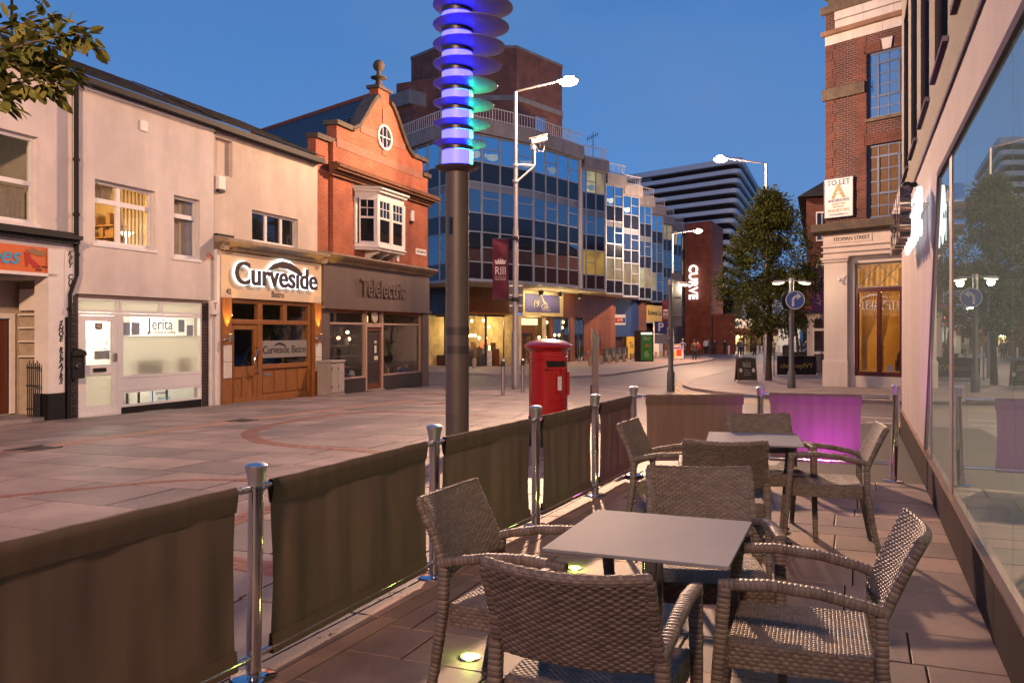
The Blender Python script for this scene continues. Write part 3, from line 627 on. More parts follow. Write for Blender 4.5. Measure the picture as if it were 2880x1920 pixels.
MB(o).box(0.165, 3.855, 0.02, 0.12, 2.262, 2.325).build('shop_head', mat('brown_lintel', (0.12, 0.07, 0.05), 0.6), S)
window(S, o, 0.17, 1.26, 1.96, 2.26, 0.04, upvc, frostmat('frosted_glass', (0.90, 0.88, 0.80)), (), (), 0.05, 0.08, name='fanlight')
window(S, o, 1.27, 3.85, 1.96, 2.26, 0.04, upvc, MATS['frosted_glass'], (2.5,), (), 0.05, 0.08, 0.12, name='fanlight')
D = MB(o); x0, x1 = 0.24, 1.19; y0, y1 = 0.04, 0.10
D.box(x0, x0+0.13, y0, y1, -0.15, 1.89); D.box(x1-0.13, x1, y0, y1, -0.15, 1.89); D.box(x0+0.13, x1-0.13, y0+.002, y1-.002, 1.77, 1.89); D.box(x0+0.13, x1-0.13, y0+.002, y1-.002, 0.66, 0.87); D.box(x0+0.13, x1-0.13, y0+.002, y1-.002, -0.15, 0.02)
D = D.build('door', upvc, S)
MB(o).box(x0+0.13, x1-0.13, 0.065, 0.072, 0.87, 1.77).build('pane', clear, D); MB(o).box(x0+0.13, x1-0.13, 0.065, 0.072, 0.02, 0.66).build('pane', MATS['frosted_glass'], D)
MB(o).box(0.55, 0.89, 0.026, 0.038, 0.72, 0.80).build('letter_slot', black_paint, D); MB(o).box(1.10, 1.15, 0.0, 0.038, 0.93, 1.10).build('handle', steel, D)
n_ = MB(o).box(0.61, 0.82, 0.055, 0.062, 1.60, 1.74).build('number_plate', mat('plate_brown', (0.20, 0.12, 0.07), 0.5), D); text('40', 0.13, paper, n_, on_wall(0.715, 0.052, 1.67), ext=0.002)
text('Jerita', 0.22, grey_ink, D, on_wall(0.72, 0.058, 1.35), ext=0.002); text('Recruitment & Staffing', 0.05, tan_ink, D, on_wall(0.72, 0.058, 1.20), ext=0.002)
MB(o).box(0.62, 1.02, 0.078, 0.083, 0.98, 1.16).build('notice', mat('grey_paper', (0.42, 0.42, 0.42), 0.8), D)
mb = MB(o); mb.box(0.17, 0.237, 0.035, 0.12, zb, 1.955); mb.box(1.193, 1.30, 0.035, 0.12, zb, 1.955); mb.box(0.237, 1.193, 0.038, 0.12, 1.895, 1.955); mb.box(0.237, 1.193, 0.0, 0.12, zb, -0.155); mb.build('door_frame', upvc, S)
fw_ = window(S, o, 1.305, 3.85, 0.55, 1.95, 0.04, upvc, lambda i, j: (MATS['frosted_glass'] if j == 0 else clear), (), (1.46,), 0.06, 0.08, 0.006, name='shop_window')
text('J', 0.40, blue_ink, fw_, on_wall(2.16, 0.066, 1.71), ext=0.002); text('erita', 0.36, grey_ink, fw_, on_wall(2.225, 0.066, 1.72), ext=0.002, align='LEFT')
text('Recruitment & Staffing', 0.095, tan_ink, fw_, on_wall(2.55, 0.066, 1.545), ext=0.002)
for (a, b, c, e_) in ((1.42, 1.62, 1.48, 1.76), (1.66, 1.90, 1.48, 1.76), (3.12, 3.32, 1.55, 1.84), (3.40, 3.62, 1.46, 1.72)): MB(o).box(a, b, 0.10, 0.104, c, e_).build('notice', mat('blue_paper', (0.42, 0.45, 0.55), 0.8), fw_)
MB(o).box(1.305, 3.85, 0.045, 0.13, 0.28, 0.545).build('infill_panel', upvc, S)
lw = window(S, o, 1.305, 3.85, -0.07, 0.275, 0.04, upvc, clear, (), (), 0.05, 0.08, name='low_window')
text('J', 0.34, mat('bright_blue_ink', (0.03, 0.20, 0.50), 0.5, var=0), lw, on_wall(2.25, 0.066, 0.10), ext=0.002); text('emeen', 0.13, blue_ink, lw, on_wall(2.35, 0.066, 0.17), ext=0.002, align='LEFT'); text('sherwin', 0.13, sky_ink, lw, on_wall(2.40, 0.066, 0.04), ext=0.002, align='LEFT')
MB(o).box(1.305, 3.85, 0.05, 0.14, zb, -0.075).build('stallriser', black_paint, S)
room(S, o, 0.05, 4.2, 0.30, 2.6, zb, 2.32, cream_wall)
lamp('ceiling_light', (1.9, 2.2, 1.75), 120, (1.0, 0.93, 0.80), S, 0.2); lamp('ceiling_light', (3.0, 2.2, 1.75), 140, (1.0, 0.93, 0.80), S, 0.2)
def desk_chair(x, y):
    m_ = MB(o); m_.box(x-0.22, x+0.22, y-0.05, y+0.03, 0.40, 1.02); m_.box(x-0.24, x+0.24, y+0.03, y+0.48, 0.25, 0.33); m_.cyl((x, y+0.2, zb+0.05), (x, y+0.2, 0.25), 0.03, n=8)
    for k in range(5): m_.cyl((x, y+0.2, zb+0.08), (x+0.24*math.cos(k*1.256), y+0.2+0.22*math.sin(k*1.256), zb+0.04), 0.025, n=6)
    m_.build('desk_chair', mat('blue_grey_fabric', (0.06, 0.07, 0.10), 0.9), S, bevel=0.02)
desk_chair(2.05, 0.40); desk_chair(2.42, 0.42); desk_chair(3.25, 0.36)
mb = MB(o); mb.box(0.4, 1.1, 1.2, 1.7, 0.30, 0.34); mb.box(0.45, 0.75, 1.2, 1.5, 0.34, 0.60); mb.box(0.42, 0.46, 1.2, 1.65, zb, 0.3); mb.box(1.05, 1.09, 1.2, 1.65, zb, 0.3); mb.build('desk', mat('desk_dark', (0.10, 0.07, 0.05), 0.5), S)
# things fixed to the front
q = Fw(0.03, -0.14); L = thing('letter_box', 'black ornate letter box on the brick pier by door 40', 'letter box', (q[0], q[1], 0.62), FR)
mb = MB(); mb.box(-0.19, 0.13, -0.02, 0.14, 0.0, 0.46); mb.build('body', black_paint, L, bevel=0.015)
mb = MB(); mb.prism([(-0.21, 0.46), (0.15, 0.46), (0.13, 0.54), (-0.03, 0.60), (-0.19, 0.54)], -0.05, 0.14, 'xz'); mb.build('lid', black_paint, L)
mb = MB(); mb.lathe([(0.07, 0), (0.05, 0.02)], 12, M=Matrix.Translation((-0.03, -0.02, 0.25)) @ RX90); mb.build('emblem', dark_metal, L)
q = Fw(4.16, -0.06); L = thing('small_shop_sign', 'small white projecting box sign with red letter T beside the office', 'sign', (q[0], q[1], 1.98), FR)
MB().box(-0.10, 0.10, -0.05, 0.06, 0, 0.34).build('box', white_paint, L, bevel=0.01); text('T', 0.24, red_ink, L, on_wall(0, -0.054, 0.20), ext=0.002)
# ---------------------------------------------------------- bistro at number 42
S = shop('bistro', 'cream rendered bistro with wooden front and backlit Curveside sign', 4.25); o = 4.25
mb = MB(o); wall_holes(mb, 4.26, 8.95, 3.62, 6.62, 0.05, 0.3, [(5.82, 7.94, 3.96, 4.80), (4.36, 5.02, 5.50, 6.42)]); mb.build('wall', render_cream, S)
MB(o).box(4.36, 5.02, 0.16, 0.22, 5.50, 6.42).build('blocked_niche', render_cream, S)
MB(o).box(4.26, 8.98, -0.20, 0.04, 6.575, 6.72).build('gutter', black_paint, S)
MB(o).box(4.26, 8.95, 0.045, 0.35, 6.625, 6.755).build('eaves_board', black_paint, S); slate_roof(S, o, 4.25, 8.95, 6.76, math.radians(24), 3.6)
window(S, o, 5.82, 7.94, 3.96, 4.80, 0.15, upvc, dark_glass, (6.56, 7.26), (), 0.07, 0.07, 0.10, sill=white_paint)
MB(o).box(4.30, 4.95, -0.06, 0.045, 3.90, 4.0).build('black_vent', black_paint, S)
bz = -0.5
panel_cream = mat('cream_sign_panel', (0.70, 0.55, 0.36), 0.6, var=0.03)
f = MB(o).box(4.40, 8.93, -0.10, 0.30, 2.42, 3.58).build('fascia_sign', panel_cream, S)
MB(o).box(4.262, 4.395, -0.08, 0.30, bz, 3.6).build('side_pier', white_paint, S)
mb = MB(o); mb.prism([(0.04, 3.60), (-0.14, 3.60), (-0.16, 3.68), (-0.26, 3.76), (-0.40, 3.80), (-0.40, 3.88), (0.04, 3.96)], 4.28, 8.95, 'yz'); 
mb.build('cornice', mat('cornice_stone', (0.38, 0.28, 0.18), 0.7, var=0.2, stain=0.25), S)
mb = MB(o)
for k in range(74): mb.box(4.42+k*0.061, 4.45+k*0.061, -0.185, -0.12, 3.61, 3.665)
mb.build('dentils', mat('cornice_stone', (0.4, 0.3, 0.2)), S, kind='stuff')
mb = MB(o)
for x in (4.28, 8.78): MB(o).box(x, x+0.17, -0.30, 0.0, 3.60, 3.80).build('corbel', MATS['cornice_stone'], S)
halo = emit('white_halo', (0.80, 0.87, 1.0), 3.2)
def halo_text(body, size, x, z, squash, name='lettering'):
    text(body, size, brown_ink, f, on_wall(x-o, -0.185, z), name, 0.02, squash=squash, offset=0.012, res=5)
    text(body, size, halo, f, on_wall(x-o, -0.135, z), 'halo_light', 0.012, squash=squash, offset=0.030, res=5)
halo_text('Curves\u0131de', 0.82, 6.69, 3.035, 1.12)
sw = [(6.15, 3.20), (6.45, 3.40), (6.85, 3.50), (7.25, 3.47), (7.62, 3.34), (7.80, 3.20), (7.74, 3.13), (7.50, 3.21), (7.10, 3.30), (6.70, 3.31), (6.35, 3.23)]
mb = MB(o); mb.prism(sw, -0.205, -0.165, 'xz'); mb.build('swoosh', brown_ink, f)
cx_ = sum(p[0] for p in sw)/len(sw); cz_ = sum(p[1] for p in sw)/len(sw)
mb = MB(o); mb.prism([(cx_+(p[0]-cx_)*1.04, cz_+(p[1]-cz_)*1.35+0.004) for p in sw], -0.147, -0.125, 'xz'); mb.build('halo_light', halo, f)
text('Bistro', 0.24, brown_ink, f, on_wall(6.75-o, -0.104, 2.575), ext=0.004); text('42', 0.19, brown_ink, f, on_wall(4.68-o, -0.104, 2.57), ext=0.004)
for x in (4.42, 8.55):
    MB(o).box(x, x+0.36, -0.12, 0.30, bz, 2.415).build('pilaster', wood_orange, S)
# timber shopfront
mb = MB(o); x0, x1 = 4.79, 8.54
mb.box(x0, x0+0.09, -0.02, 0.10, bz, 2.41); mb.box(x1-0.16, x1, -0.02, 0.10, bz, 2.41); mb.box(5.98, 6.18, -0.02, 0.10, bz, 2.41)
mb.box(x0+0.09, x1-0.16, -0.018, 0.098, 2.30, 2.41); mb.box(x0+0.09, x1-0.16, -0.03, 0.098, 1.76, 1.88); mb.box(7.14, 7.30, -0.018, 0.098, 1.88, 2.30)
mb.box(6.18, x1-0.16, -0.04, 0.098, 0.56, 0.68); mb.box(6.18, x1-0.16, -0.018, 0.098, bz, -0.16)
mb.build('timber_frame', wood_orange, S, bevel=0.006)
for (a, b) in ((4.88, 5.98), (6.18, 7.14), (7.30, 8.38)): MB(o).box(a, b, 0.04, 0.048, 1.88, 2.30).build('fanlight_pane', clear, S)
sg = MB(o).box(6.18, 8.38, 0.04, 0.048, 0.68, 1.76).build('shop_pane', clear, S)
MB(o).box(6.20, 8.36, 0.028, 0.032, 0.85, 1.32).build('frosted_band', mat('frosted_film', (0.25, 0.235, 0.21), 0.6, var=0.05), sg)
text('Curves\u0131de Bistro', 0.30, black_ink, sg, on_wall(7.28-o, 0.024, 1.06), ext=0.002)
mb = MB(o); mb.prism([(6.75+(p[0]-6.15)*0.33, 1.17+(p[1]-3.20)*0.33) for p in sw], 0.022, 0.026, 'xz'); mb.build('swoosh', black_ink, sg)
n = 4; w = (8.38-6.18)/n
MB(o).box(6.18, 8.38, 0.03, 0.09, -0.16, 0.56).build('dado', wood_orange, S)
for k in range(n): MB(o).box(6.18+k*w+0.05, 6.18+(k+1)*w-0.05, 0.005, 0.029, -0.10, 0.50).build('panel', wood_orange, S, bevel=0.008)
MB(o).box(6.28, 6.58, -0.006, 0.004, 0.36, 0.45).build('letter_plate', steel_dull, S)
D = MB(o); D.box(4.90, 5.02, 0.0, 0.07, -0.30, 1.74); D.box(5.84, 5.97, 0.0, 0.07, -0.30, 1.74); D.box(5.02, 5.84, 0.002, 0.068, 1.62, 1.74); D.box(5.02, 5.84, 0.002, 0.068, 0.38, 0.66); D.box(5.02, 5.84, 0.002, 0.068, -0.30, -0.14); D.box(5.02, 5.84, 0.03, 0.06, -0.14, 0.38); D.box(5.36, 5.50, 0.004, 0.066, -0.14, 0.38)
D = D.build('door', wood_orange, S)
MB(o).box(5.02, 5.84, 0.03, 0.038, 0.66, 1.62).build('pane', clear, D)
mb = MB(o); mb.tube([(5.90, -0.01, 0.45), (5.88, -0.10, 0.50), (5.74, -0.12, 0.66), (5.70, -0.12, 0.80), (5.74, -0.12, 0.94), (5.88, -0.10, 1.10), (5.90, -0.01, 1.15)], 0.022, 8); mb.build('handle', steel, D, True)
MB(o).box(4.88, 5.98, -0.14, 0.1, bz, -0.305).build('doorstep', kerb_m, S)
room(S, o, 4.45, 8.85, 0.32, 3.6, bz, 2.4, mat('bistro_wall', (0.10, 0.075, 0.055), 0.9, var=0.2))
for (x, y, z) in ((7.0, 1.6, 1.85), (7.7, 2.2, 2.05), (8.0, 1.2, 1.2), (6.6, 2.4, 1.3)):
    MB(o).ball((x, y, z), 0.045, 10, 6).build('pendant', bulb_warm, S)
lamp('bistro_glow', (7.2, 1.7, 1.7), 5, (1.0, 0.66, 0.3), S, 0.1)
pm = mat('leaf_dark', (0.035, 0.05, 0.012), 0.5, var=0.4)
mb = MB(o); rr = random.Random(9)
for k in range(120):
    a_ = rr.uniform(0, 6.28); r_ = rr.uniform(0, 0.35); z_ = rr.uniform(0.6, 2.1); x_, y_ = 8.0+r_*math.cos(a_), 0.9+r_*math.sin(a_)
    mb.add([(x_, y_, z_), (x_+0.05, y_-0.02, z_+0.07), (x_+rr.uniform(-.08, .08), y_, z_+0.16), (x_-0.05, y_+0.02, z_+0.07)], [(0, 1, 2, 3)])
mb.build('indoor_plant', pm, S)
for k, (x, lab) in enumerate(((4.60, 'cylindrical steel wall light at the left of the bistro front'), (8.73, 'cylindrical steel wall light at the right of the bistro front'))):
    q = Fw(x, -0.16); L = thing('wall_light', lab, 'wall light', (q[0], q[1], 1.30), FR, 'wall lights on the bistro')
    mb = MB(); mb.lathe([(0.045, 0), (0.045, 0.20)], 14, (0.0, -0.06, 0)); mb.build('cylinder', steel, L, True)
    mb = MB(); mb.cyl((-0.10, 0.035, 0.06), (0.0, -0.06, 0.10), 0.018, n=8); mb.ball((-0.13, 0.02, 0.06), 0.045, 10, 6); mb.build('bracket', steel_dull, L, True)
    mb = MB(); mb.lathe([(0.038, 0.192), (0.038, 0.203)], 14, (0.0, -0.06, 0)); mb.build('lens', emit('lens_orange', (1.0, 0.55, 0.12), 10), L)
    lamp('uplight', (0.0, -0.05, 0.25), 170, (1.0, 0.52, 0.10), L, 0.02, 'SPOT', (PI, 0, 0), 1.0, 0.7)
    F_ = thing('menu_frame', 'pale double menu frame under the '+('left' if k == 0 else 'right')+' wall light of the bistro', 'menu board', (q[0], q[1], 0.40), FR, 'menu frames on the bistro')
    mb = MB()
    for z in (0.0, 0.42):
        mb.box(-0.15, 0.15, 0.02, 0.035, z, z+0.025); mb.box(-0.15, 0.15, 0.02, 0.035, z+0.375, z+0.40); mb.box(-0.15, -0.125, 0.02, 0.035, z+0.026, z+0.374); mb.box(0.125, 0.15, 0.02, 0.035, z+0.026, z+0.374)
    mb.build('frame', white_paint, F_); mb = MB()
    for z in (0.0, 0.42): mb.box(-0.124, 0.124, 0.026, 0.036, z+0.026, z+0.374)
    mb.build('menu', paper, F_)
q = Fw(4.50, 0.05); L = thing('alarm_box', 'white burglar alarm box on the bistro wall below the blocked niche', 'alarm box', (q[0], q[1], 5.05), FR)
MB().box(-0.14, 0.14, -0.10, 0, 0.06, 0.40).build('case', white_paint, L, bevel=0.02); MB().box(-0.12, 0.12, -0.09, -0.002, 0, 0.058).build('strobe', black_paint, L)
# ---------------------------------------------------------- brick gabled shop
S = shop('gabled_brick_shop', 'orange brick shop with shaped gable, ball finial and white bay window', 8.96); o = 8.96
C0 = 13.0
gable = [(9.75, 2.2), (16.48, 2.2), (16.48, 7.45), (16.05, 7.45), (16.05, 8.0), (15.2, 8.0), (14.75, 8.22), (14.35, 8.62), (13.95, 9.1), (13.6, 9.42), (13.38, 9.5), (13.38, 9.85), (12.62, 9.85), (12.62, 9.5), (12.4, 9.42), (12.05, 9.1), (11.65, 8.62), (11.25, 8.22), (10.85, 8.0), (9.95, 8.0), (9.95, 7.45), (9.75, 7.45)]
MB(o).prism(gable, 0.0, 0.35, 'xz').build('wall', brick_or, S)
MB(o).box(8.97, 9.748, 0.12, 0.4, 2.2, 7.4).build('side_pier', brick_or, S)
cop = MB(o)
for pts in ([(15.2, 8.03), (14.75, 8.25), (14.35, 8.66), (13.95, 9.14), (13.6, 9.47), (13.40, 9.55)], [(12.60, 9.55), (12.4, 9.47), (12.05, 9.14), (11.65, 8.66), (11.25, 8.25), (10.80, 8.03)]):
    cop.tube([(x, 0.14, z) for x, z in pts], 1.0, 8, sect=(0.08, 0.28), up=(0, 0, 1))
cop.box(15.12, 16.35, -0.10, 0.42, 7.985, 8.13); cop.box(9.85, 10.95, -0.10, 0.42, 7.985, 8.13); cop.box(12.52, 13.48, -0.08, 0.42, 9.84, 9.95)
cop.box(16.0, 16.62, -0.10, 0.42, 7.44, 7.58); cop.box(8.94, 9.97, 0.03, 0.46, 7.385, 7.54)
cop.build('coping', stone, S)
mb = MB(o); mb.lathe([(0.20, 9.95), (0.13, 10.05), (0.10, 10.2), (0.28, 10.27), (0.28, 10.30), (0.09, 10.36), (0.07, 10.50), (0.11, 10.54)], 16, (C0-0.08, 0.15, 0)); mb.ball((C0-0.08, 0.15, 10.70), 0.20, 16, 12); mb.build('finial', stone, S, True)
pinkstone = mat('pink_stone', (0.27, 0.118, 0.075), 0.8, var=0.15, vscale=3)
mb = MB(o); mb.box(9.95, 16.04, -0.018, 0.01, 7.30, 7.56); mb.box(11.40, 12.48, -0.018, 0.01, 8.08, 8.34); mb.box(13.52, 14.60, -0.018, 0.01, 8.08, 8.34); mb.box(12.88, 13.12, -0.03, 0.01, 8.72, 9.2); mb.box(12.86, 13.14, -0.03, 0.01, 7.62, 7.80); mb.build('stone_bands', pinkstone, S)
def torus_ring(cx, cz, rx, rz, w, y0, y1):
    m_ = MB(o); n_ = 32; vs = []; fs = []
    for k in range(n_):
        a_ = 2*PI*k/n_; c_, s_ = math.cos(a_), math.sin(a_)
        for (f_, y_) in ((1, y0), (1+w, y0), (1+w, y1), (1, y1)): vs.append((cx+rx*f_*c_, y_, cz+rz*f_*s_))
    for k in range(n_):
        b_, c_ = k*4, ((k+1) % n_)*4
        for j in range(4): fs.append((b_+j, b_+(j+1) % 4, c_+(j+1) % 4, c_+j))
    return m_.add(vs, fs)
ow = torus_ring(C0, 8.24, 0.42, 0.36, 0.22, -0.07, 0.0)
ow.box(C0-0.42, C0+0.42, -0.05, -0.02, 8.225, 8.255); 
for dx in (-0.14, 0.14): ow.box(C0+dx-0.013, C0+dx+0.013, -0.048, -0.022, 7.90, 8.58)
ow = ow.build('round_window', white_paint, S)
mb = MB(o); mb.prism([(C0+0.425*math.cos(2*PI*k/32), 8.24+0.365*math.sin(2*PI*k/32)) for k in range(32)], -0.015, -0.006, 'xz'); mb.build('pane', dark_glass, ow)
mb = MB(o)      # moulded brick string course
for (p, z0, z1) in ((0.10, 6.36, 6.44), (0.17, 6.445, 6.52), (0.30, 6.525, 6.60), (0.36, 6.605, 6.70), (0.28, 6.705, 6.76)): mb.box(9.55-0.02*p, 16.5+p, -p, 0.02, z0, z1)
mb.build('cornice', mat('mossy_brick', (0.15, 0.065, 0.032), 0.9, var=0.45, vscale=6, bump=0.6, bscale=30), S)
# bay window
B0, B1, F0, F1, pr = 11.06, 13.80, 11.52, 13.34, 0.60
bay = MB(o); pl = [(B0, 0.0), (F0, -pr), (F1, -pr), (B1, 0.0)]
def off(k): return [(B0-k*0.8, 0.0), (F0-k*0.5, -pr-k), (F1+k*0.5, -pr-k), (B1+k*0.8, 0.0)]
bay.prism(off(0.02), 4.22, 4.42); bay.prism(off(0.08), 4.30, 4.345); bay.prism(off(0.0), 5.90, 6.10); bay.prism(off(0.10), 6.10, 6.19); bay.prism(off(0.18), 6.19, 6.26)
for (x, y) in ((B0+0.02, -0.02), (F0, -pr+0.03), ((F0+F1)/2, -pr+0.03), (F1, -pr+0.03), (B1-0.02, -0.02)): bay.box(x-0.075, x+0.075, y-0.04, y+0.06, 4.42, 5.90)
bay = bay.build('bay_window', white_paint, S)
mb = MB(o); mb.add([(x, y, 6.265) for x, y in off(0.22)]+[(F0+0.2, 0.0, 6.42), (F1-0.2, 0.0, 6.42)], [(0, 1, 4), (1, 2, 5, 4), (2, 3, 5)]); mb.build('bay_roof', mat('lead', (0.12, 0.11, 0.12), 0.5), bay)
def sash(p, q, nx):
    p = Vector(p); q = Vector(q); d = (q-p); L_ = d.length; d.normalize(); a_ = math.atan2(d.y, d.x)
    M = Matrix.Translation((p.x, p.y, 0)) @ Matrix.Rotation(a_, 4, 'Z'); m_ = MB(o)
    for (x0, x1, z0, z1) in ((0.07, 0.12, 4.42, 5.90), (L_-0.12, L_-0.07, 4.42, 5.90), (0.12, L_-0.12, 4.42, 4.50), (0.12, L_-0.12, 5.84, 5.90), (0.12, L_-0.12, 5.24, 5.31), (0.12, L_-0.12, 5.57, 5.595)): m_.box(x0, x1, -0.015, 0.03, z0, z1, M)
    for k in range(1, nx): x = 0.12+(L_-0.24)*k/nx; m_.box(x-0.012, x+0.012, -0.012, 0.026, 5.31, 5.84, M)
    s_ = m_.build('sash', white_paint, bay); MB(o).box(0.10, L_-0.10, 0.004, 0.010, 4.46, 5.88, M).build('pane', dark_glass, s_)
sash((B0+0.04, -0.05), (F0-0.02, -pr+0.02), 2); sash((F0, -pr+0.02), ((F0+F1)/2, -pr+0.02), 3); sash(((F0+F1)/2, -pr+0.02), (F1, -pr+0.02), 3); sash((F1+0.02, -pr+0.02), (B1-0.04, -0.05), 2)
mb = MB(o)
for x in (11.75, 12.43, 13.1): mb.prism([(0.0, 4.21), (-0.5, 4.21), (-0.5, 4.14), (-0.3, 4.08), (-0.12, 3.92), (0.0, 3.9)], x-0.05, x+0.05, 'yz')
mb.build('bracket', white_paint, bay)
# shopfront
taupe = mat('taupe_paint', (0.125, 0.088, 0.072), 0.55, var=0.1, stain=0.12); gz0 = -0.6
f = MB(o).box(9.02, 16.4, -0.12, 0.3, 2.36, 3.66).build('fascia_sign', taupe, S)
MB(o).box(8.98, 16.46, -0.18, 0.3, 2.27, 2.355).build('fascia_rail', taupe, S)
mb = MB(o); mb.prism([(0.04, 3.665), (-0.16, 3.665), (-0.22, 3.74), (-0.34, 3.80), (-0.42, 3.88), (-0.42, 3.93), (0.04, 4.02)], 8.98, 16.55, 'yz'); mb.build('cornice', MATS['cornice_stone'], S)
text('Telelectric', 0.80, taupe, f, on_wall(12.75-o, -0.15, 2.98), ext=0.03, squash=0.92, offset=0.004)
for (a, b) in ((8.98, 9.46), (15.95, 16.46)): MB(o).box(a, b, -0.06, 0.3, gz0, 2.265).build('pilaster', taupe, S)
pinkwood = mat('pink_painted_frame', (0.40, 0.27, 0.21), 0.55, var=0.08)
clutter = [mat('goods_%s' % n_, c, 0.6, var=0.3) for n_, c in (('red', (0.30, 0.03, 0.02)), ('blue', (0.04, 0.12, 0.28)), ('brown', (0.20, 0.10, 0.04)), ('white', (0.5, 0.48, 0.44)), ('green', (0.05, 0.15, 0.06)), ('black', (0.03, 0.03, 0.03)), ('yellow', (0.45, 0.28, 0.05)))]
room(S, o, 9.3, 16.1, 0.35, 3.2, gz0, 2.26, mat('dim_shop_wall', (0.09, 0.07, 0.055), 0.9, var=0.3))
for (a, b) in ((9.47, 11.72), (12.96, 15.94)):
    window(S, o, a, b, 0.06, 2.26, 0.02, pinkwood, clear, (), (1.83,), 0.05, 0.08, 0.06, name='shop_window')
    MB(o).box(a, b, -0.02, 0.2, gz0, 0.055).build('stallriser', mat('dark_tile', (0.035, 0.028, 0.026), 0.3), S)
    rr = random.Random(int(a*10))
    for k in range(46):
        x = rr.uniform(a+0.15, b-0.2); y = rr.uniform(0.25, 1.0); z = 0.07 if k < 22 else rr.choice([0.07, 0.45, 0.8, 1.15, 1.45]); w_, h_ = rr.uniform(0.05, 0.17), rr.uniform(0.06, 0.34)
        if a > 12 and k > 22: continue
        MB(o).box(x, x+w_, y, y+0.08, z, z+h_).build('goods', rr.choice(clutter), S)
    if a < 12:
        for z in (0.43, 0.78, 1.13, 1.43): MB(o).box(a+0.05, b-0.05, 0.25, 1.05, z-0.02, z).build('shelf', clutter[2], S)
    mb = MB(o)
    for k in range(28): mb.box(a+0.06, b-0.06, 0.115, 0.119, 0.12+k*0.06, 0.128+k*0.06)
    mb.build('shutter_mesh', mat('shutter_wire', (0.10, 0.08, 0.07), 0.5, metal=0.5), S, kind='stuff')
D = MB(o); D.box(11.73, 11.84, -0.01, 0.1, gz0, 2.26); D.box(12.84, 12.95, -0.01, 0.1, gz0, 2.26); D.box(11.84, 12.84, -0.005, 0.095, 1.72, 1.86); D.build('door_frame', pinkwood, S)
MB(o).box(11.84, 12.84, 0.04, 0.048, 1.86, 2.26).build('fanlight_pane', clear, S)
D = MB(o); D.box(11.85, 11.95, 0.03, 0.08, -0.35, 1.70); D.box(12.73, 12.83, 0.03, 0.08, -0.35, 1.70); D.box(11.95, 12.73, 0.032, 0.078, 1.60, 1.70); D.box(11.95, 12.73, 0.032, 0.078, -0.35, -0.15); D = D.build('door', wood_dark, S)
MB(o).box(11.95, 12.73, 0.05, 0.056, -0.15, 1.6).build('pane', dark_glass, D)
mb = MB(o)
for k in range(24): mb.box(11.95, 12.73, 0.015, 0.025, -0.12+k*0.07, -0.10+k*0.07)
mb.build('roller_grille', mat('grille', (0.22, 0.15, 0.12), 0.45, metal=0.6), D)
for (x, z, w_, h_) in ((12.35, 1.18, 0.16, 0.08), (12.36, 0.85, 0.14, 0.26), (12.34, 0.62, 0.26, 0.13)): MB(o).box(x, x+w_, 0.008, 0.012, z, z+h_).build('notice', paper, D)
MB(o).box(11.8, 12.9, -0.10, 0.1, gz0, -0.36).build('doorstep', kerb_m, S)
mb = MB(o); mb.lathe([(0.19, 0), (0.19, 0.04)], 24, M=Matrix.Translation((12.30, -0.01, 2.06)) @ RX90); mb.build('clock', mat('clock_face', (0.50, 0.42, 0.33), 0.5), S)
MB(o).box(13.3, 13.5, 0.9, 1.0, 1.92, 2.12).build('lantern', emit('yellow_lantern', (1.0, 0.62, 0.12), 4), S)
lamp('shop_glow', (14.4, 1.6, 1.7), 7, (1.0, 0.70, 0.35), S, 0.1); lamp('shop_glow', (10.5, 1.3, 1.7), 6, (1.0, 0.62, 0.35), S, 0.1)
for (x, y, z) in ((14.3, 2.2, 1.55), (15.1, 2.6, 1.3), (10.1, 1.8, 1.45), (13.35, 2.0, 1.35)): MB(o).ball((x, y, z), 0.06, 10, 6).build('bulb', bulb_warm, S)
q = Fw(15.05, 0.0); L = thing('alarm_box', 'white alarm box on the orange brick wall right of the bay window', 'alarm box', (q[0], q[1], 5.55), FR)
MB().box(-0.12, 0.12, -0.10, 0, 0.06, 0.46).build('case', white_paint, L, bevel=0.02); MB().box(-0.10, 0.10, -0.09, -0.002, 0, 0.058).build('strobe', black_paint, L)
q = Fw(13.95, 0.0); L = thing('meter_cover', 'small cream box on the brick below the bay window', 'box', (q[0], q[1], 4.05), FR); MB().box(-0.08, 0.08, -0.06, 0, 0, 0.24).build('case', white_paint, L)
q = Fw(15.9, 0.0); L = thing('street_name_plate', 'small white street name plate at the right edge of the orange brick wall', 'sign', (q[0], q[1], 4.45), FR); MB().box(-0.45, 0.45, -0.02, 0, 0, 0.22).build('plate', white_paint, L); text('RUTLAND ST', 0.13, black_ink, L, on_wall(0, -0.024, 0.11), ext=0.002)
# slate roof running back from the gable, along the side street
rd = Vector((-0.715, 0.70)); pk = Vector(Fw(C0, 0.3)); 
mb = MB(); q0 = Vector(Fw(9.4, 0.3)); q1 = Vector(Fw(16.3, 0.3)); rr = random.Random(4)
for i in range(14):
    f0, f1 = i/14, (i+1)/14+0.012
    A0 = q0.lerp(pk, f0); A1 = q0.lerp(pk, f1); z0 = 7.0+2.75*f0+0.03; z1 = 7.0+2.75*f1
    n_ = 44
    for k in range(n_):
        t0, t1 = (k+0.5*(i % 2))*0.3+0.005, (k+1+0.5*(i % 2))*0.3-0.005
        mb.add([tuple(A0+rd*t0)+(z0,), tuple(A0+rd*t1)+(z0,), tuple(A1+rd*t1)+(z1,), tuple(A1+rd*t0)+(z1,)], [(0, 1, 2, 3)])
W2L = Matrix.Rotation(-FR, 4, 'Z') @ Matrix.Translation((-S.location.x, -S.location.y, 0))
def to_local(m_): m_.v = [tuple(W2L @ Vector(v)) for v in m_.v]; return m_
to_local(mb).build('roof', mat('blue_slate', (0.045, 0.055, 0.07), 0.5, var=0.3, vscale=6), S, kind='stuff')
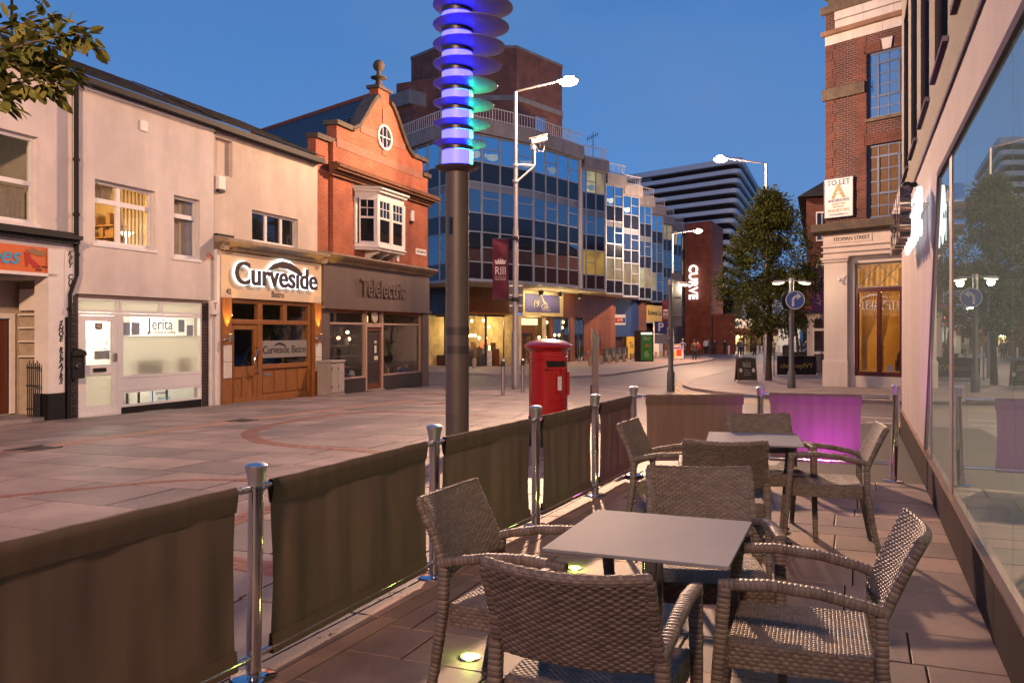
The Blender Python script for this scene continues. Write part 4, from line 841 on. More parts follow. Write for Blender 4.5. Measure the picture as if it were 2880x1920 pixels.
mb = MB(); A1 = q1
mb.add([tuple(q1)+(7.0,), tuple(pk)+(9.74,), tuple(pk+rd*13)+(9.74,), tuple(q1+rd*13)+(7.0,)], [(0, 1, 2, 3)]); mb.add([tuple(q0)+(6.98,), tuple(pk)+(9.72,), tuple(pk+rd*13)+(9.72,), tuple(q0+rd*13)+(6.98,)], [(0, 1, 2, 3)])
to_local(mb).build('roof_deck', black_paint, S)
mb = MB()
for k in range(40): 
    p = pk+rd*(0.3+k*0.32); mb.tube([tuple(p)+(9.78,), tuple(p+rd*0.29)+(9.78,)], 0.09, 8)
to_local(mb).build('ridge_tiles', mat('red_ridge', (0.22, 0.07, 0.04), 0.8, var=0.3), S, kind='stuff')
# side wall of the gabled house on the side street
mb = MB(); mb.add([tuple(q1)+(-1,), tuple(q1+rd*13)+(-1,), tuple(q1+rd*13)+(7.0,), tuple(q1)+(7.0,)], [(0, 1, 2, 3)]); to_local(mb).build('side_wall', brick_or, S)
# green utility cabinet
L = thing('utility_cabinet', 'grey cream metal utility cabinet on the pavement between bistro and brick shop', 'cabinet', (*Fw(8.95, -0.42), Fz(8.95)), FR+0.05)
cab = mat('cabinet_paint', (0.36, 0.31, 0.27), 0.5, var=0.1, stain=0.15)
MB().box(-0.42, 0.42, -0.22, 0.22, 0.04, 0.98).build('body', cab, L, bevel=0.008); MB().box(-0.45, 0.45, -0.25, 0.25, 0.982, 1.05).build('lid', cab, L, bevel=0.015); MB().box(-0.46, 0.46, -0.25, 0.25, -0.12, 0.038).build('plinth', kerb_m, L)
for x in (-0.20, 0.20):
    d = MB().box(x-0.185, x+0.185, -0.238, -0.222, 0.10, 0.93).build('door', cab, L, bevel=0.005)
    mb = MB()
    for z in (0.25, 0.78): mb.box(x-0.19, x-0.17, -0.25, -0.236, z, z+0.06)
    mb.build('hinge', dark_metal, d)
# ================================================================== HOTEL ON THE RIGHT
HR = math.atan2(-0.9269, -0.3754)
H = thing('hotel', 'modern hotel with pink rendered wall and big sloping shop window along the right edge', 'building', (0.699, 0, 0), HR)
h_pink = mat('pink_render', (0.40, 0.325, 0.325), 0.85, var=0.06, vscale=4, bump=0.5, bscale=90, stain=0.10)
h_brown = mat('brown_render', (0.085, 0.066, 0.064), 0.85, var=0.1, vscale=4, bump=0.6, bscale=90, stain=0.1)
granite = mat('polished_granite', (0.040, 0.028, 0.031), 0.75, var=0.3, vscale=60, spec=0.08)
trim = mat('grey_trim', (0.20, 0.17, 0.20), 0.9, var=0.05, spec=0.0)
def X(*a): return [(-p[0], p[1]) for p in a]
mb = MB()
mb.prism(X((14.56, 0.335), (9.52, 0.335), (7.91, 2.87), (7.91, 3.35), (14.56, 3.35)), 0.0, 0.35, 'xz')
mb.prism(X((7.908, 2.93), (-6, 2.93), (-6, 3.35), (7.908, 3.35)), 0.0, 0.35, 'xz')
mb.build('wall', h_pink, H)
for k in range(17):
    a1 = 14.56-k*1.25; a0 = a1-1.243
    if a1 < -5: break
    MB().box(-a1, -a0, -0.022, 0.3, -0.5, 0.318).build('plinth_slab', granite, H, bevel=0.003)
MB().box(-14.5, 6, -0.030, 0.3, 0.321, 0.337).build('sill', mat('copper_trim', (0.30, 0.16, 0.10), 0.35, metal=0.7), H)
hg = glassmat('reflective_shop_glass', (0.66, 0.74, 0.69), 0.44, rtint=(0.84, 0.96, 0.94), haze=((0.46, 0.55, 0.51), 0.20))
J = [9.5, 8.83, 6.94, 5.98, 4.2, 2.4, 0.6, -1.2, -3.0, -5.9]
def slant(z): return 9.52-(z-0.335)*(9.52-7.91)/(2.87-0.335)
for i in range(len(J)-1):
    a1, a0 = J[i]-0.006, J[i+1]+0.006
    if i == 0: poly = [(slant(0.34), 0.34), (a0, 0.34), (a0, 0.34+(9.52-a0)/(9.52-7.91)*2.53)]
    elif i == 1: poly = [(a1, 0.34), (a0, 0.34), (a0, 2.87), (slant(2.87), 2.87), (a1, 0.34+(9.52-a1)/(9.52-7.91)*2.53)]
    else: poly = [(a1, 0.34), (a0, 0.34), (a0, 2.87), (a1, 2.87)]
    MB().prism(X(*poly), 0.008, 0.020, 'xz').build('glass_pane', hg, H)
for a, w_ in ((8.83, 0.05), (6.94, 0.095)): MB().box(-a-w_, -a+w_, 0.002, 0.05, 0.34, 2.868 if a < 7.9 else 0.34+(9.52-a)/1.61*2.53).build('mullion', mat('mauve_mullion', (0.26, 0.19, 0.215), 0.6, spec=0.2), H)
mb = MB(); mb.prism(X((7.93, 2.87), (-6, 2.87), (-6, 2.925), (7.90, 2.925)), -0.012, 0.10, 'xz')
mb.prism(X((9.52, 0.34), (9.60, 0.34), (7.99, 2.925), (7.90, 2.925)), -0.010, 0.06, 'xz'); mb.build('window_trim', trim, H)
MB().box(-14.56, 6, -0.018, 0.3, 3.352, 3.385).build('string_course', trim, H)
wins = [(5.29+1.85*k-1.85*5, 6.50+1.85*k-1.85*5) for k in range(10)]
for fl in range(5):
    z0 = 3.387+3.3*fl; zz = z0+3.3
    mb = MB(); wall_holes(mb, -14.56, 6, z0, zz, 0.0, 0.30, [(-b, -a, z0+0.45, z0+2.85) for a, b in wins if -a < 6 and b < 14.5]); mb.build('upper_wall', h_brown, H)
    for a, b in wins:
        if -a > 6 or b > 14.5: continue
        MB().box(-b-0.03, -a+0.03, -0.04, 0.28, z0+0.405, z0+0.447).build('window_sill', trim, H)
        MB().box(-b, -a, 0.24, 0.25, z0+0.45, z0+2.85).build('window_pane', dark_glass, H)
mb = MB(); mb.box(-14.56, -14.26, 0.31, 14, 0.0, 20.0); mb.box(-14.25, 6, 0.31, 14, 19.9, 20.1); mb.build('end_wall', h_brown, H)
mb = MB(); mb.add([(-9.6, 0.2, 0.33), (6, 0.2, 0.33), (6, 7, 0.33), (-9.6, 7, 0.33)], [(0, 1, 2, 3)]); mb.add([(-9.6, 7, 0.33), (6, 7, 0.33), (6, 7, 3), (-9.6, 7, 3)], [(0, 1, 2, 3)]); mb.add([(-9.6, 0.36, 3), (6, 0.36, 3), (6, 7, 3), (-9.6, 7, 3)], [(0, 1, 2, 3)]); mb.add([(-9.8, 0.36, 0.3), (-9.8, 7, 0.3), (-9.8, 7, 3), (-9.8, 0.36, 3)], [(0, 1, 2, 3)]); mb.build('interior', mat('lounge_wall', (0.40, 0.37, 0.31), 0.8, var=0.1), H)
lamp('lounge_light', (-6.5, 3.0, 2.5), 420, (1.0, 0.92, 0.76), H, 0.12); lamp('lounge_light', (-1.5, 3.0, 2.5), 420, (1.0, 0.92, 0.76), H, 0.12)
# chrome letters standing off the wall, lit from behind
L = thing('hotel_sign', 'row of chrome letters standing off the hotel wall with white light behind them', 'sign', (0.699, 0, 0), HR)
chrome = mat('chrome', (0.72, 0.72, 0.75), 0.06, metal=1.0, var=0.0)
text('encore', 1.05, chrome, L, on_wall(-10.05, -0.22, 2.80), 'letter', 0.05, squash=0.86, spacing=1.02, offset=0.01, res=6)
text('encore', 1.05, emit('sign_back_light', (0.92, 0.97, 1.0), 2.0), L, on_wall(-10.05, -0.09, 2.80), 'back_light', 0.02, squash=0.86, spacing=1.02, offset=0.0, res=6)
mb = MB()
for k in range(12): mb.cyl((-11.1+k*0.19, -0.15, 2.8), (-11.1+k*0.19, 0.0, 2.8), 0.008, n=6)
mb.build('stand_off', steel, L)
q = TO+TW*10.85; L = thing('dome_camera', 'black dome security camera on a bracket above the hotel letters', 'camera', (q.x, q.y, 3.24), HR); L.scale = (0.55, 0.55, 0.55)
mb = MB(); mb.cyl((0, 0.0, 0.08), (0, -0.16, 0.08), 0.05, n=12); mb.lathe([(0.10, 0), (0.10, 0.10), (0.06, 0.14)], 16, (0, -0.20, 0)); mb.build('housing', black_paint, L, True)
MB().ball((0, -0.20, 0.0), 0.085, 14, 10).build('dome', dark_glass, L, True)
# ================================================================== CORNER BUILDING, YEOMAN STREET
YR = math.atan2(-0.767, 0.642)
Y = thing('corner_restaurant_building', 'tall red brick corner building with cream ground floor and Yeoman Street plate', 'building', (10.63, 28.93, 0), YR)
cream_p = mat('cream_stucco', (0.62, 0.54, 0.48), 0.75, var=0.05, vscale=3, bump=0.3, bscale=60, stain=0.12)
yw = [(1.46, 2.84, 5.24, 7.62), (1.46, 2.84, 8.47, 10.6), (5.0, 6.4, 5.24, 7.62), (5.0, 6.4, 8.47, 10.6)]
mb = MB(); wall_holes(mb, 0, 12, 5.2, 12.5, 0, 0.3, yw); mb.build('wall', brick_mix, Y)
mb = MB(); mb.box(0, 12, -0.02, 0.30, 12.5, 12.505); mb.box(0.15, 12, -0.10, 0.3, 12.51, 12.75); mb.box(0.0, 12, -0.20, 0.28, 12.76, 12.88); mb.box(0.1, 12, 0.0, 0.28, 12.89, 13.4); mb.box(0.05, 12, -0.06, 0.28, 13.41, 13.6); mb.build('parapet', stone, Y)
for k in range(12):      # faience bands, block by block
    for (z0, z1, dy) in ((11.22, 11.52, 0.0), (11.68, 11.94, 0.06), (11.97, 12.24, 0.10)):
        MB().box(k*1.0+(0.003 if z0 < 11.6 else 0.4)-0.0, k*1.0+0.994+(0.0 if z0 < 11.6 else 0.397), -0.04-dy, 0.001, z0, z1).build('faience_block', mat('white_faience', (0.56, 0.54, 0.53), 0.35, var=0.06, stain=0.15), Y)
MB().box(-0.08, 12, -0.18, 0.002, 11.53, 11.67).build('moulding', mat('brown_moulding', (0.22, 0.12, 0.07), 0.6, stain=0.3), Y); MB().box(-0.08, 12, -0.20, 0.002, 12.25, 12.49).build('moulding', stone, Y)
MB().box(-0.08, 1.42, -0.10, 0.002, 9.36, 9.74).build('stone_band', stone, Y)
mb = MB()
for t in (0.0, 1.12): 
    z = 5.3; k = 0
    while z < 11.1:
        w_ = 0.34 if k % 2 else 0.26; x0_ = t if t == 0 else 1.44-w_
        if not 9.25 < z < 9.8: mb.box(x0_, x0_+w_, -0.012, 0.002, z, z+0.29)
        z += 0.30; k += 1
mb.build('corner_brick', brick_red, Y)
for (a, b, z0, z1) in yw:
    br = mat('brown_backing', (0.10, 0.055, 0.02), 0.8, var=0.2); blue_f = mat('blue_window_frame', (0.055, 0.10, 0.21), 0.45, var=0.1)
    n_ = 6; PRG = MATS.setdefault('pale_reflecting_glass', reflmat('pale_reflecting_glass', (0.10, 0.14, 0.19), 0.62, 0.03, (0.8, 0.95, 1.0)))
    mb = MB(); mb.box(a, a+0.07, 0.08, 0.14, z0, z1); mb.box(b-0.07, b, 0.08, 0.14, z0, z1); mb.box(a, b, 0.082, 0.138, z0, z0+0.07); mb.box(a, b, 0.082, 0.138, z1-0.07, z1)
    w_ = (b-a)/4; h_ = (z1-z0)/n_
    for k in range(1, 4): mb.box(a+k*w_-0.02, a+k*w_+0.02, 0.085, 0.135, z0, z1)
    for k in range(1, n_): mb.box(a, b, 0.087, 0.133, z0+k*h_-0.02, z0+k*h_+0.02)
    mb.box(a+w_-0.035, a+w_+0.035, 0.07, 0.084, z0+2*h_, z0+5*h_); mb.box(a+3*w_-0.035, a+3*w_+0.035, 0.07, 0.084, z0+2*h_, z0+5*h_); mb.box(a+w_+0.04, a+3*w_-0.04, 0.071, 0.083, z0+2*h_-0.035, z0+2*h_+0.035); mb.box(a+w_+0.04, a+3*w_-0.04, 0.071, 0.083, z0+5*h_-0.035, z0+5*h_+0.035)
    f_ = mb.build('window', blue_f, Y)
    pm_ = clear if z0 < 8 else PRG
    for i in range(4):
        for j in range(n_): MB().box(a+i*w_+0.02, a+(i+1)*w_-0.02, 0.10, 0.106, z0+j*h_+0.02, z0+(j+1)*h_-0.02).build('pane', (br if z0 < 8 else (hgl2 if False else pm_)), f_)
    MB().box(a-0.05, b+0.05, -0.08, 0.06, z0-0.10, z0-0.002).build('sill', stone, f_)
    if z0 < 8:
        mb = MB()
        for k in range(14): mb.box(a-0.1+k*(b-a+0.2)/14+0.004, a-0.1+(k+1)*(b-a+0.2)/14-0.004, -0.012, 0.002, z1+0.01, z1+0.33)
        mb.build('soldier_course', brick_red, f_)
    else:
        mb = MB(); mb.prism([((a+b)/2-0.13, z1+0.01), ((a+b)/2+0.13, z1+0.01), ((a+b)/2+0.19, z1+0.36), ((a+b)/2-0.19, z1+0.36)], -0.05, 0.002, 'xz'); mb.build('keystone', MATS['white_faience'], f_)
        mb = MB()
        for k in range(14):
            x_ = a-0.1+k*(b-a+0.2)/14
            if abs(x_+0.05-(a+b)/2) > 0.25: mb.box(x_+0.004, x_+(b-a+0.2)/14-0.004, -0.012, 0.002, z1+0.01, z1+0.31)
        mb.build('flat_arch', brick_red, f_, kind='stuff')
# cream ground floor
mb = MB(); wall_holes(mb, 0.83, 12, -0.7, 4.9, 0.06, 0.3, [(1.0, 4.0, 0.12, 3.82), (5.4, 8.4, 0.12, 3.82)]); mb.build('ground_floor', cream_p, Y)
mb = MB(); mb.box(0, 0.83, -0.10, 0.4, 0.62, 3.9); mb.build('pilaster', cream_p, Y)
MB().box(-0.04, 0.87, -0.14, 0.4, -0.7, 0.617).build('pilaster_base', cream_p, Y, bevel=0.02)
mb = MB(); mb.box(-0.05, 0.88, -0.15, 0.4, 3.903, 3.98); mb.box(-0.09, 0.92, -0.19, 0.4, 3.983, 4.06); mb.build('capital', cream_p, Y)
mb = MB(); mb.box(-0.02, 12, -0.12, 0.055, 4.063, 4.40); mb.box(-0.06, 12, -0.17, 0.055, 4.40, 4.45); mb.box(-0.02, 12, -0.12, 0.055, 4.45, 4.82); mb.box(-0.06, 12, -0.17, 0.055, 4.06+0.15, 4.06+0.19); mb.build('frieze', cream_p, Y)
mb = MB(); mb.prism([(0.0, 4.825), (-0.20, 4.825), (-0.34, 4.93), (-0.36, 5.18), (0.0, 5.2)], -0.34, 12, 'yz'); mb.build('ledge', stone, Y)
L_ = MB().box(0.28, 1.70, -0.135, -0.122, 4.52, 4.76).build('street_plate', cream_p, Y); text('YEOMAN STREET', 0.175, black_ink, L_, on_wall(0.99, -0.14, 4.64), ext=0.004, squash=0.95)
maroon = mat('maroon_paint', (0.085, 0.012, 0.015), 0.4, var=0.1)
mb = MB(); mb.box(1.0, 1.10, 0.10, 0.2, 0.12, 3.0); mb.box(3.9, 4.0, 0.10, 0.2, 0.12, 3.0); mb.box(1.10, 3.9, 0.102, 0.198, 0.12, 0.26); mb.box(1.10, 3.9, 0.102, 0.198, 2.86, 3.0)
for x in (1.80, 2.55, 3.3): mb.box(x-0.06, x+0.06, 0.104, 0.196, 0.26, 2.86)
f_ = mb.build('window', maroon, Y)
for (a, b) in ((1.10, 1.74), (1.86, 2.49), (2.61, 3.24), (3.36, 3.9)): MB().box(a, b, 0.15, 0.158, 0.26, 2.86).build('pane', clear, f_)
f_ = MB(); f_.box(1.0, 4.0, 0.12, 0.18, 3.76, 3.82); f_.box(1.0, 1.05, 0.12, 0.18, 3.0, 3.76); f_.box(1.05, 4.0, 0.12, 0.18, 3.0, 3.04)
for k in range(4):
    x0_, x1_ = 1.05+k*0.72-0.36*0, 1.05+(k+1)*0.72
    f_.tube([(x0_-0.36, 0.14, 3.40), (x0_, 0.14, 3.74)], 0.016, 6); f_.tube([(x0_, 0.14, 3.74), (x0_+0.36, 0.14, 3.40)], 0.016, 6); f_.tube([(x0_-0.36, 0.142, 3.40), (x0_, 0.142, 3.05)], 0.016, 6); f_.tube([(x0_, 0.142, 3.05), (x0_+0.36, 0.142, 3.40)], 0.016, 6)
f_ = f_.build('fanlight', mat('grey_lead', (0.25, 0.23, 0.21), 0.5), Y); MB().box(1.05, 4.0, 0.16, 0.166, 3.04, 3.76).build('pane', clear, f_)
cur = mat('curtain_cloth', (0.52, 0.36, 0.18), 0.9, var=0.15)
def curtain(x0, x1, z0, z1, y, parent, gather=None, n_=60):
    m_ = MB(); vs = []; fs = []; rows = 10
    for j in range(rows+1):
        v = j/rows; z = z1+(z0-z1)*v
        for i in range(n_+1):
            u = i/n_; a = x0; b = x1
            if gather is not None:
                t = min(v/0.62, 1.0); k = 1-0.72*t**1.6 if v < 0.62 else 0.28+0.10*(v-0.62)
                if gather < 0: b = x0+(x1-x0)*k
                else: a = x1-(x1-x0)*k
            vs.append((a+(b-a)*u, y+0.025*math.sin(u*46+j*0.15)+0.01*math.sin(u*17), z))
    for j in range(rows):
        for i in range(n_): fs.append((j*(n_+1)+i, j*(n_+1)+i+1, (j+1)*(n_+1)+i+1, (j+1)*(n_+1)+i))
    return m_.add(vs, fs).build('curtain', cur_m, parent, True)
cur_m = frostmat('sheer_curtain', (0.62, 0.45, 0.24), 0.55)
curtain(1.1, 1.80, 0.3, 2.85, 0.32, Y, -1); curtain(1.72, 2.15, 0.3, 2.85, 0.34, Y, -1); curtain(2.35, 3.25, 0.3, 2.85, 0.32, Y, 1); curtain(1.05, 2.35, 3.05, 3.76, 0.30, Y); curtain(2.5, 4.0, 3.05, 3.76, 0.30, Y)
room(Y, 0, 0.6, 4.4, 0.45, 3.8, -0.1, 3.8, mat('amber_wall', (0.50, 0.33, 0.13), 0.9, var=0.12))
lamp('restaurant_light', (2.7, 1.9, 3.0), 150, (1.0, 0.62, 0.22), Y, 0.25)
MB().lathe([(0.11, 0), (0.11, 0.40)], 14, (2.62, 0.8, 1.62)).build('pendant_shade', emit('yellow_shade', (1.0, 0.68, 0.12), 3.0), Y)
mb = MB(); mb.box(2.05, 2.5, 0.7, 1.2, 0.3, 0.62); mb.prism([(2.1, 0.6), (2.5, 0.6), (2.48, 1.05), (2.36, 1.22), (2.26, 1.05), (2.14, 0.85)], 0.7, 0.8, 'xz'); mb.build('dining_chair', mat('dark_red_fabric', (0.05, 0.02, 0.015), 0.8), Y)
for x in (1.98, 2.42): MB().box(x, x+0.16, 0.36, 0.37, 0.27, 0.50).build('menu_card', white_paint, Y)
mb = MB(); mb.box(11.7, 12, 0.31, 9, -0.7, 13.4); mb.box(0, 0.28, 0.41, 9, -0.7, 12.5); mb.box(0, 12, 0.3, 9, 12.3, 12.5); mb.build('side_wall', brick_red, Y)
mb = MB(); mb.ball((0.62, -0.20, 3.28), 0.06, 8, 6); mb.cyl((0.62, -0.2, 3.3), (0.8, -0.1, 3.42), 0.02, n=6); mb.build('wall_camera', white_paint, Y)
def yp(t, y): return (10.63+0.642*t+0.767*y, 28.93-0.767*t+0.642*y)
q = yp(0.51, -0.05); L = thing('to_let_board', 'white To Let board with gold letter A on the brick corner building', 'sign', (q[0], q[1], 5.40), YR)
MB().box(-0.50, 0.50, -0.03, 0.02, 0, 1.28).build('board', mat('white_board', (0.66, 0.66, 0.68), 0.5, var=0.03), L)
mb = MB(); mb.box(-0.525, -0.502, -0.04, 0.02, -0.02, 1.30); mb.box(0.502, 0.525, -0.04, 0.02, -0.02, 1.30); mb.box(-0.5, 0.5, -0.04, 0.02, 1.282, 1.30); mb.box(-0.5, 0.5, -0.04, 0.02, -0.02, -0.002); mb.build('frame', mat('navy_frame', (0.03, 0.04, 0.12), 0.5), L)
gold = mat('gold_ink', (0.33, 0.20, 0.05), 0.5, var=0); navy = mat('navy_ink', (0.02, 0.03, 0.16), 0.5, var=0)
text('TO LET', 0.25, navy, L, on_wall(0, -0.034, 1.14), ext=0.002, offset=0.006); text('A', 0.62, gold, L, on_wall(0, -0.034, 0.83), ext=0.002, offset=0.02, squash=1.1)
mb = MB(); mb.prism([((0.10 if k % 2 == 0 else 0.042)*math.sin(2*PI*k/10), 0.80+(0.10 if k % 2 == 0 else 0.042)*math.cos(2*PI*k/10)) for k in range(10)], -0.040, -0.0365, 'xz'); mb.build('star', MATS['white_board'], L)
text("ANDERSON'S", 0.125, navy, L, on_wall(0, -0.034, 0.55), ext=0.002, offset=0.003); text('Quality 2 Bed', 0.085, gold, L, on_wall(0, -0.034, 0.44), ext=0.002); text('Apartments', 0.085, gold, L, on_wall(0, -0.034, 0.35), ext=0.002); text('0116 2511 411', 0.125, gold, L, on_wall(0, -0.034, 0.22), ext=0.002, offset=0.003); text('www.astonlettings.com', 0.07, navy, L, on_wall(0, -0.034, 0.09), ext=0.002)
# ---------------------------------------------------------- terrace beyond the tree
R = thing('brick_side_terrace', 'red brick terrace with sash windows and white ground floor behind the corner building', 'building', (14.15, 41.0, 0), FR)
mb = MB(); mb.prism([(0, -2.8), (22, -2.8), (22, -0.0), (0, -0.0)], 2.7, 8.0, 'xy'); mb.build('wall', brick_red, R)
mb = MB(); mb.box(0, 22, -2.78, -0.02, -1.0, 2.66); mb.build('ground_floor', cream_p, R)
mb = MB(); mb.add([(-0.4, 0.4, 8.02), (22.4, 0.4, 8.02), (22.4, -3.2, 8.02), (-0.4, -3.2, 8.02), (1.2, -1.4, 9.3), (21, -1.4, 9.3)], [(0, 1, 5, 4), (1, 2, 5), (2, 3, 4, 5), (3, 0, 4), (0, 1, 2, 3)]); mb.build('roof', slate, R)
mb = MB(); mb.box(-0.3, 22, 0.002, 0.5, 2.66, 2.76); mb.box(-0.5, -0.003, -2.9, 0.5, 2.66, 2.76); mb.build('canopy', mat('red_trim', (0.26, 0.03, 0.03), 0.5), R)
for (y0, z0) in ((-0.55, 5.9), (-1.45, 5.9), (-0.55, 3.4), (-1.45, 3.4)):
    mb = MB(); mb.box(-0.06, 0.02, y0-0.42, y0-0.37, z0, z0+1.4); mb.box(-0.06, 0.02, y0+0.07, y0+0.12, z0, z0+1.4); mb.box(-0.058, 0.02, y0-0.37, y0+0.07, z0, z0+0.06); mb.box(-0.058, 0.02, y0-0.37, y0+0.07, z0+1.34, z0+1.4); mb.box(-0.058, 0.02, y0-0.37, y0+0.07, z0+0.68, z0+0.73); mb.box(-0.056, 0.02, y0-0.165, y0-0.135, z0, z0+1.4)
    f_ = mb.build('window', white_paint, R); MB().box(-0.03, -0.02, y0-0.37, y0+0.07, z0+0.06, z0+1.34).build('pane', dark_glass, f_)
mb = MB(); mb.box(-0.05, 0.0, -0.95, -0.88, -0.9, 2.3); mb.box(-0.05, 0.0, -0.35, -0.28, -0.9, 2.3); mb.box(-0.05, 0.0, -0.88, -0.35, 2.2, 2.3); mb.box(-0.05, 0, -0.88, -0.35, 1.62, 1.74); mb.box(-0.05, 0, -0.88, -0.35, 0.52, 0.64); f_ = mb.build('window', white_paint, R)
MB().box(-0.03, -0.02, -0.88, -0.35, -0.7, 2.2).build('pane', dark_glass, f_)
L = thing('hanging_banner', 'purple chutney ivy banner hanging from the side terrace above its canopy', 'banner', W(2300, 876, 40.2), 0.0)
MB().box(-0.30, 0.30, -0.012, 0.012, 0, 2.04).build('cloth', mat('purple_cloth', (0.085, 0.02, 0.11), 0.7), L); mb = MB(); mb.cyl((-0.32, 0, 2.05), (0.6, 0, 2.05), 0.02, n=8); mb.cyl((-0.32, 0, -0.01), (0.6, 0, -0.01), 0.02, n=8); mb.build('bracket', dark_metal, L)
text('chutneyIVY', 0.33, mat('gold_print', (0.42, 0.30, 0.28), 0.5, var=0), L, on_wall(0.02, -0.016, 1.06, -PI/2), ext=0.002)
# ================================================================== GLASS OFFICE BLOCK
OB = thing('glass_office_block', 'four storey blue glass office block stepping back along the street above a cafe', 'building', (1.25, 50, 0), 0)
OBL = OB.location
def ob(m_): m_.v = [(v[0]-OBL.x, v[1]-OBL.y, v[2]) for v in m_.v]; return m_
gl_blue = reflmat('blue_window_glass', (0.010, 0.030, 0.075), 0.72, tint=(0.50, 0.80, 1.0)); gl_dark = reflmat('grey_window_glass', (0.012, 0.018, 0.030), 0.30, tint=(0.72, 0.88, 1.0))
spandrel = reflmat('navy_spandrel', (0.010, 0.013, 0.024), 0.05, 0.12)
frame_m = mat('window_frame_metal', (0.21, 0.25, 0.32), 0.45, metal=0.2, var=0.08)
def litwin(name, col, st):
    m, t, b = nt(name); n = t.nodes; l = t.links; co = n.new('ShaderNodeTexCoord'); no = n.new('ShaderNodeTexNoise'); no.inputs['Scale'].default_value = 0.9; no.inputs['Detail'].default_value = 4
    l.new(co.outputs['Object'], no.inputs['Vector']); r = n.new('ShaderNodeValToRGB'); r.color_ramp.elements[0].position = 0.35; r.color_ramp.elements[1].position = 0.65; r.color_ramp.elements[0].color = tuple(c*0.45 for c in col)+(1,); r.color_ramp.elements[1].color = (*col, 1)
    l.new(no.outputs['Fac'], r.inputs[0]); l.new(r.outputs[0], b.inputs['Emission Color']); b.inputs['Emission Strength'].default_value = st; b.inputs['Base Color'].default_value = (0.03, 0.03, 0.03, 1); b.inputs['Roughness'].default_value = 0.05; return m
lit_y = [litwin('lit_window_a', (0.66, 0.38, 0.07), 0.55), litwin('lit_window_b', (0.66, 0.47, 0.22), 0.52), litwin('lit_window_c', (0.70, 0.62, 0.33), 0.75)]
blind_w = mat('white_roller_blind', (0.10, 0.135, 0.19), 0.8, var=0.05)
ROWS = [(4.48, 5.44, 's'), (5.44, 7.10, 'w'), (7.10, 8.14, 's'), (8.14, 9.83, 'w'), (9.83, 10.97, 's'), (10.97, 12.50, 'w')]
swirl_c = mat('pale_blue_vinyl', (0.30, 0.55, 0.72), 0.5, var=0.3, vscale=8)
def curtain_wall(p0, p1, cols, lit={}, blinds=False, deck=True, swirl=(), end=True):
    p0 = Vector(p0); p1 = Vector(p1); d = p1-p0; L_ = d.length; a_ = math.atan2(d.y, d.x)
    M = Matrix.Translation((p0.x, p0.y, 0)) @ Matrix.Rotation(a_, 4, 'Z'); f = MB()
    xs = [0.0]; tot = sum(cols)
    for c in cols: xs.append(xs[-1]+L_*c/tot)
    for k, x in enumerate(xs): w_ = 0.045 if 0 < k < len(xs)-1 else 0.07; f.box(x-w_, x+w_, -0.05, 0.05, 4.48, 12.5, M)
    for k, (z0, z1, t) in enumerate(ROWS): f.box(0, L_, -0.035, 0.045, z0-0.035, z0+0.035, M)
    f.box(0, L_, -0.06, 0.4, 4.36, 4.444, M); f.box(0, L_, -0.036, 0.045, 12.42, 12.5, M)
    for i in range(len(cols)):
        if i % 2 == 1:
            for (z0, z1, t) in ROWS:
                if t == 'w': f.box(xs[i], xs[i+1], -0.03, 0.03, (z0+z1)/2-0.03, (z0+z1)/2+0.03, M)
    bay = ob(f).build('glazed_bay', frame_m, OB)
    for r, (z0, z1, t) in enumerate(ROWS):
        for i in range(len(cols)):
            m_ = spandrel if t == 's' else (gl_blue if r == 5 else gl_dark)
            if (r, i) in lit: m_ = lit_y[lit[(r, i)]]
            ob(MB().box(xs[i]+0.045, xs[i+1]-0.045, 0.0, 0.012, z0+0.035, z1-0.035, M)).build('pane' if t == 'w' else 'spandrel_panel', m_, bay)
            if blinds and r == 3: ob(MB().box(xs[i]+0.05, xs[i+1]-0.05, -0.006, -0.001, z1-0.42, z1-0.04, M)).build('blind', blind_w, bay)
    for i in swirl:
        cx = (xs[i]+xs[i+1])/2; w_ = (xs[i+1]-xs[i])*0.40; pl = [(cx+w_*math.cos(t)*(1.0 if math.sin(t) < 0.2 else 0.9), 11.42+0.30*math.sin(t)+0.10*math.cos(t)*(1 if math.sin(t) > 0 else -0.3)-(0.22*math.sin(t) if 0.2 < t < 2.4 else 0)) for t in [2*PI*k/20 for k in range(20)]]
        ob(MB().prism(pl, -0.012, -0.006, 'xz', M)).build('window_sticker', swirl_c, bay)
    c = MB(); c.box(-0.12, L_+0.12, -0.32, 0.9, 12.505, 13.3, M); ob(c).build('concrete_fascia', concrete, OB)
    if deck:
        rl = MB(); rl.box(-0.1, L_+0.1, -0.22, -0.18, 14.02, 14.07, M); rl.box(-0.1, L_+0.1, -0.22, -0.18, 13.38, 13.42, M)
        n_ = max(4, int(L_/0.22))
        for k in range(n_+1): w_ = 0.03 if k % 8 == 0 else 0.012; rl.box(L_*k/n_-w_, L_*k/n_+w_, -0.21, -0.19, 13.3, 14.04, M)
        ob(rl).build('railing', mat('pale_railing', (0.42, 0.43, 0.45), 0.5, var=0.05), OB)
    b = MB(); b.box(0.25, L_-0.25, 0.06, 0.3, 4.4, 12.5, M); ob(b).build('bay_core', black_paint, OB)
curtain_wall((-9.6, 55.9), (-2.54, 46.5), [1]*9, blinds=True, swirl=(5,))
curtain_wall((-2.54, 46.5), (1.25, 50.0), [1.0, 1.15, 1.15, 1.1], blinds=True, swirl=(0, 1, 3))
curtain_wall((1.25, 50.0), (4.23, 54.1), [1, 1, 1, 1], blinds=True, swirl=(1,))
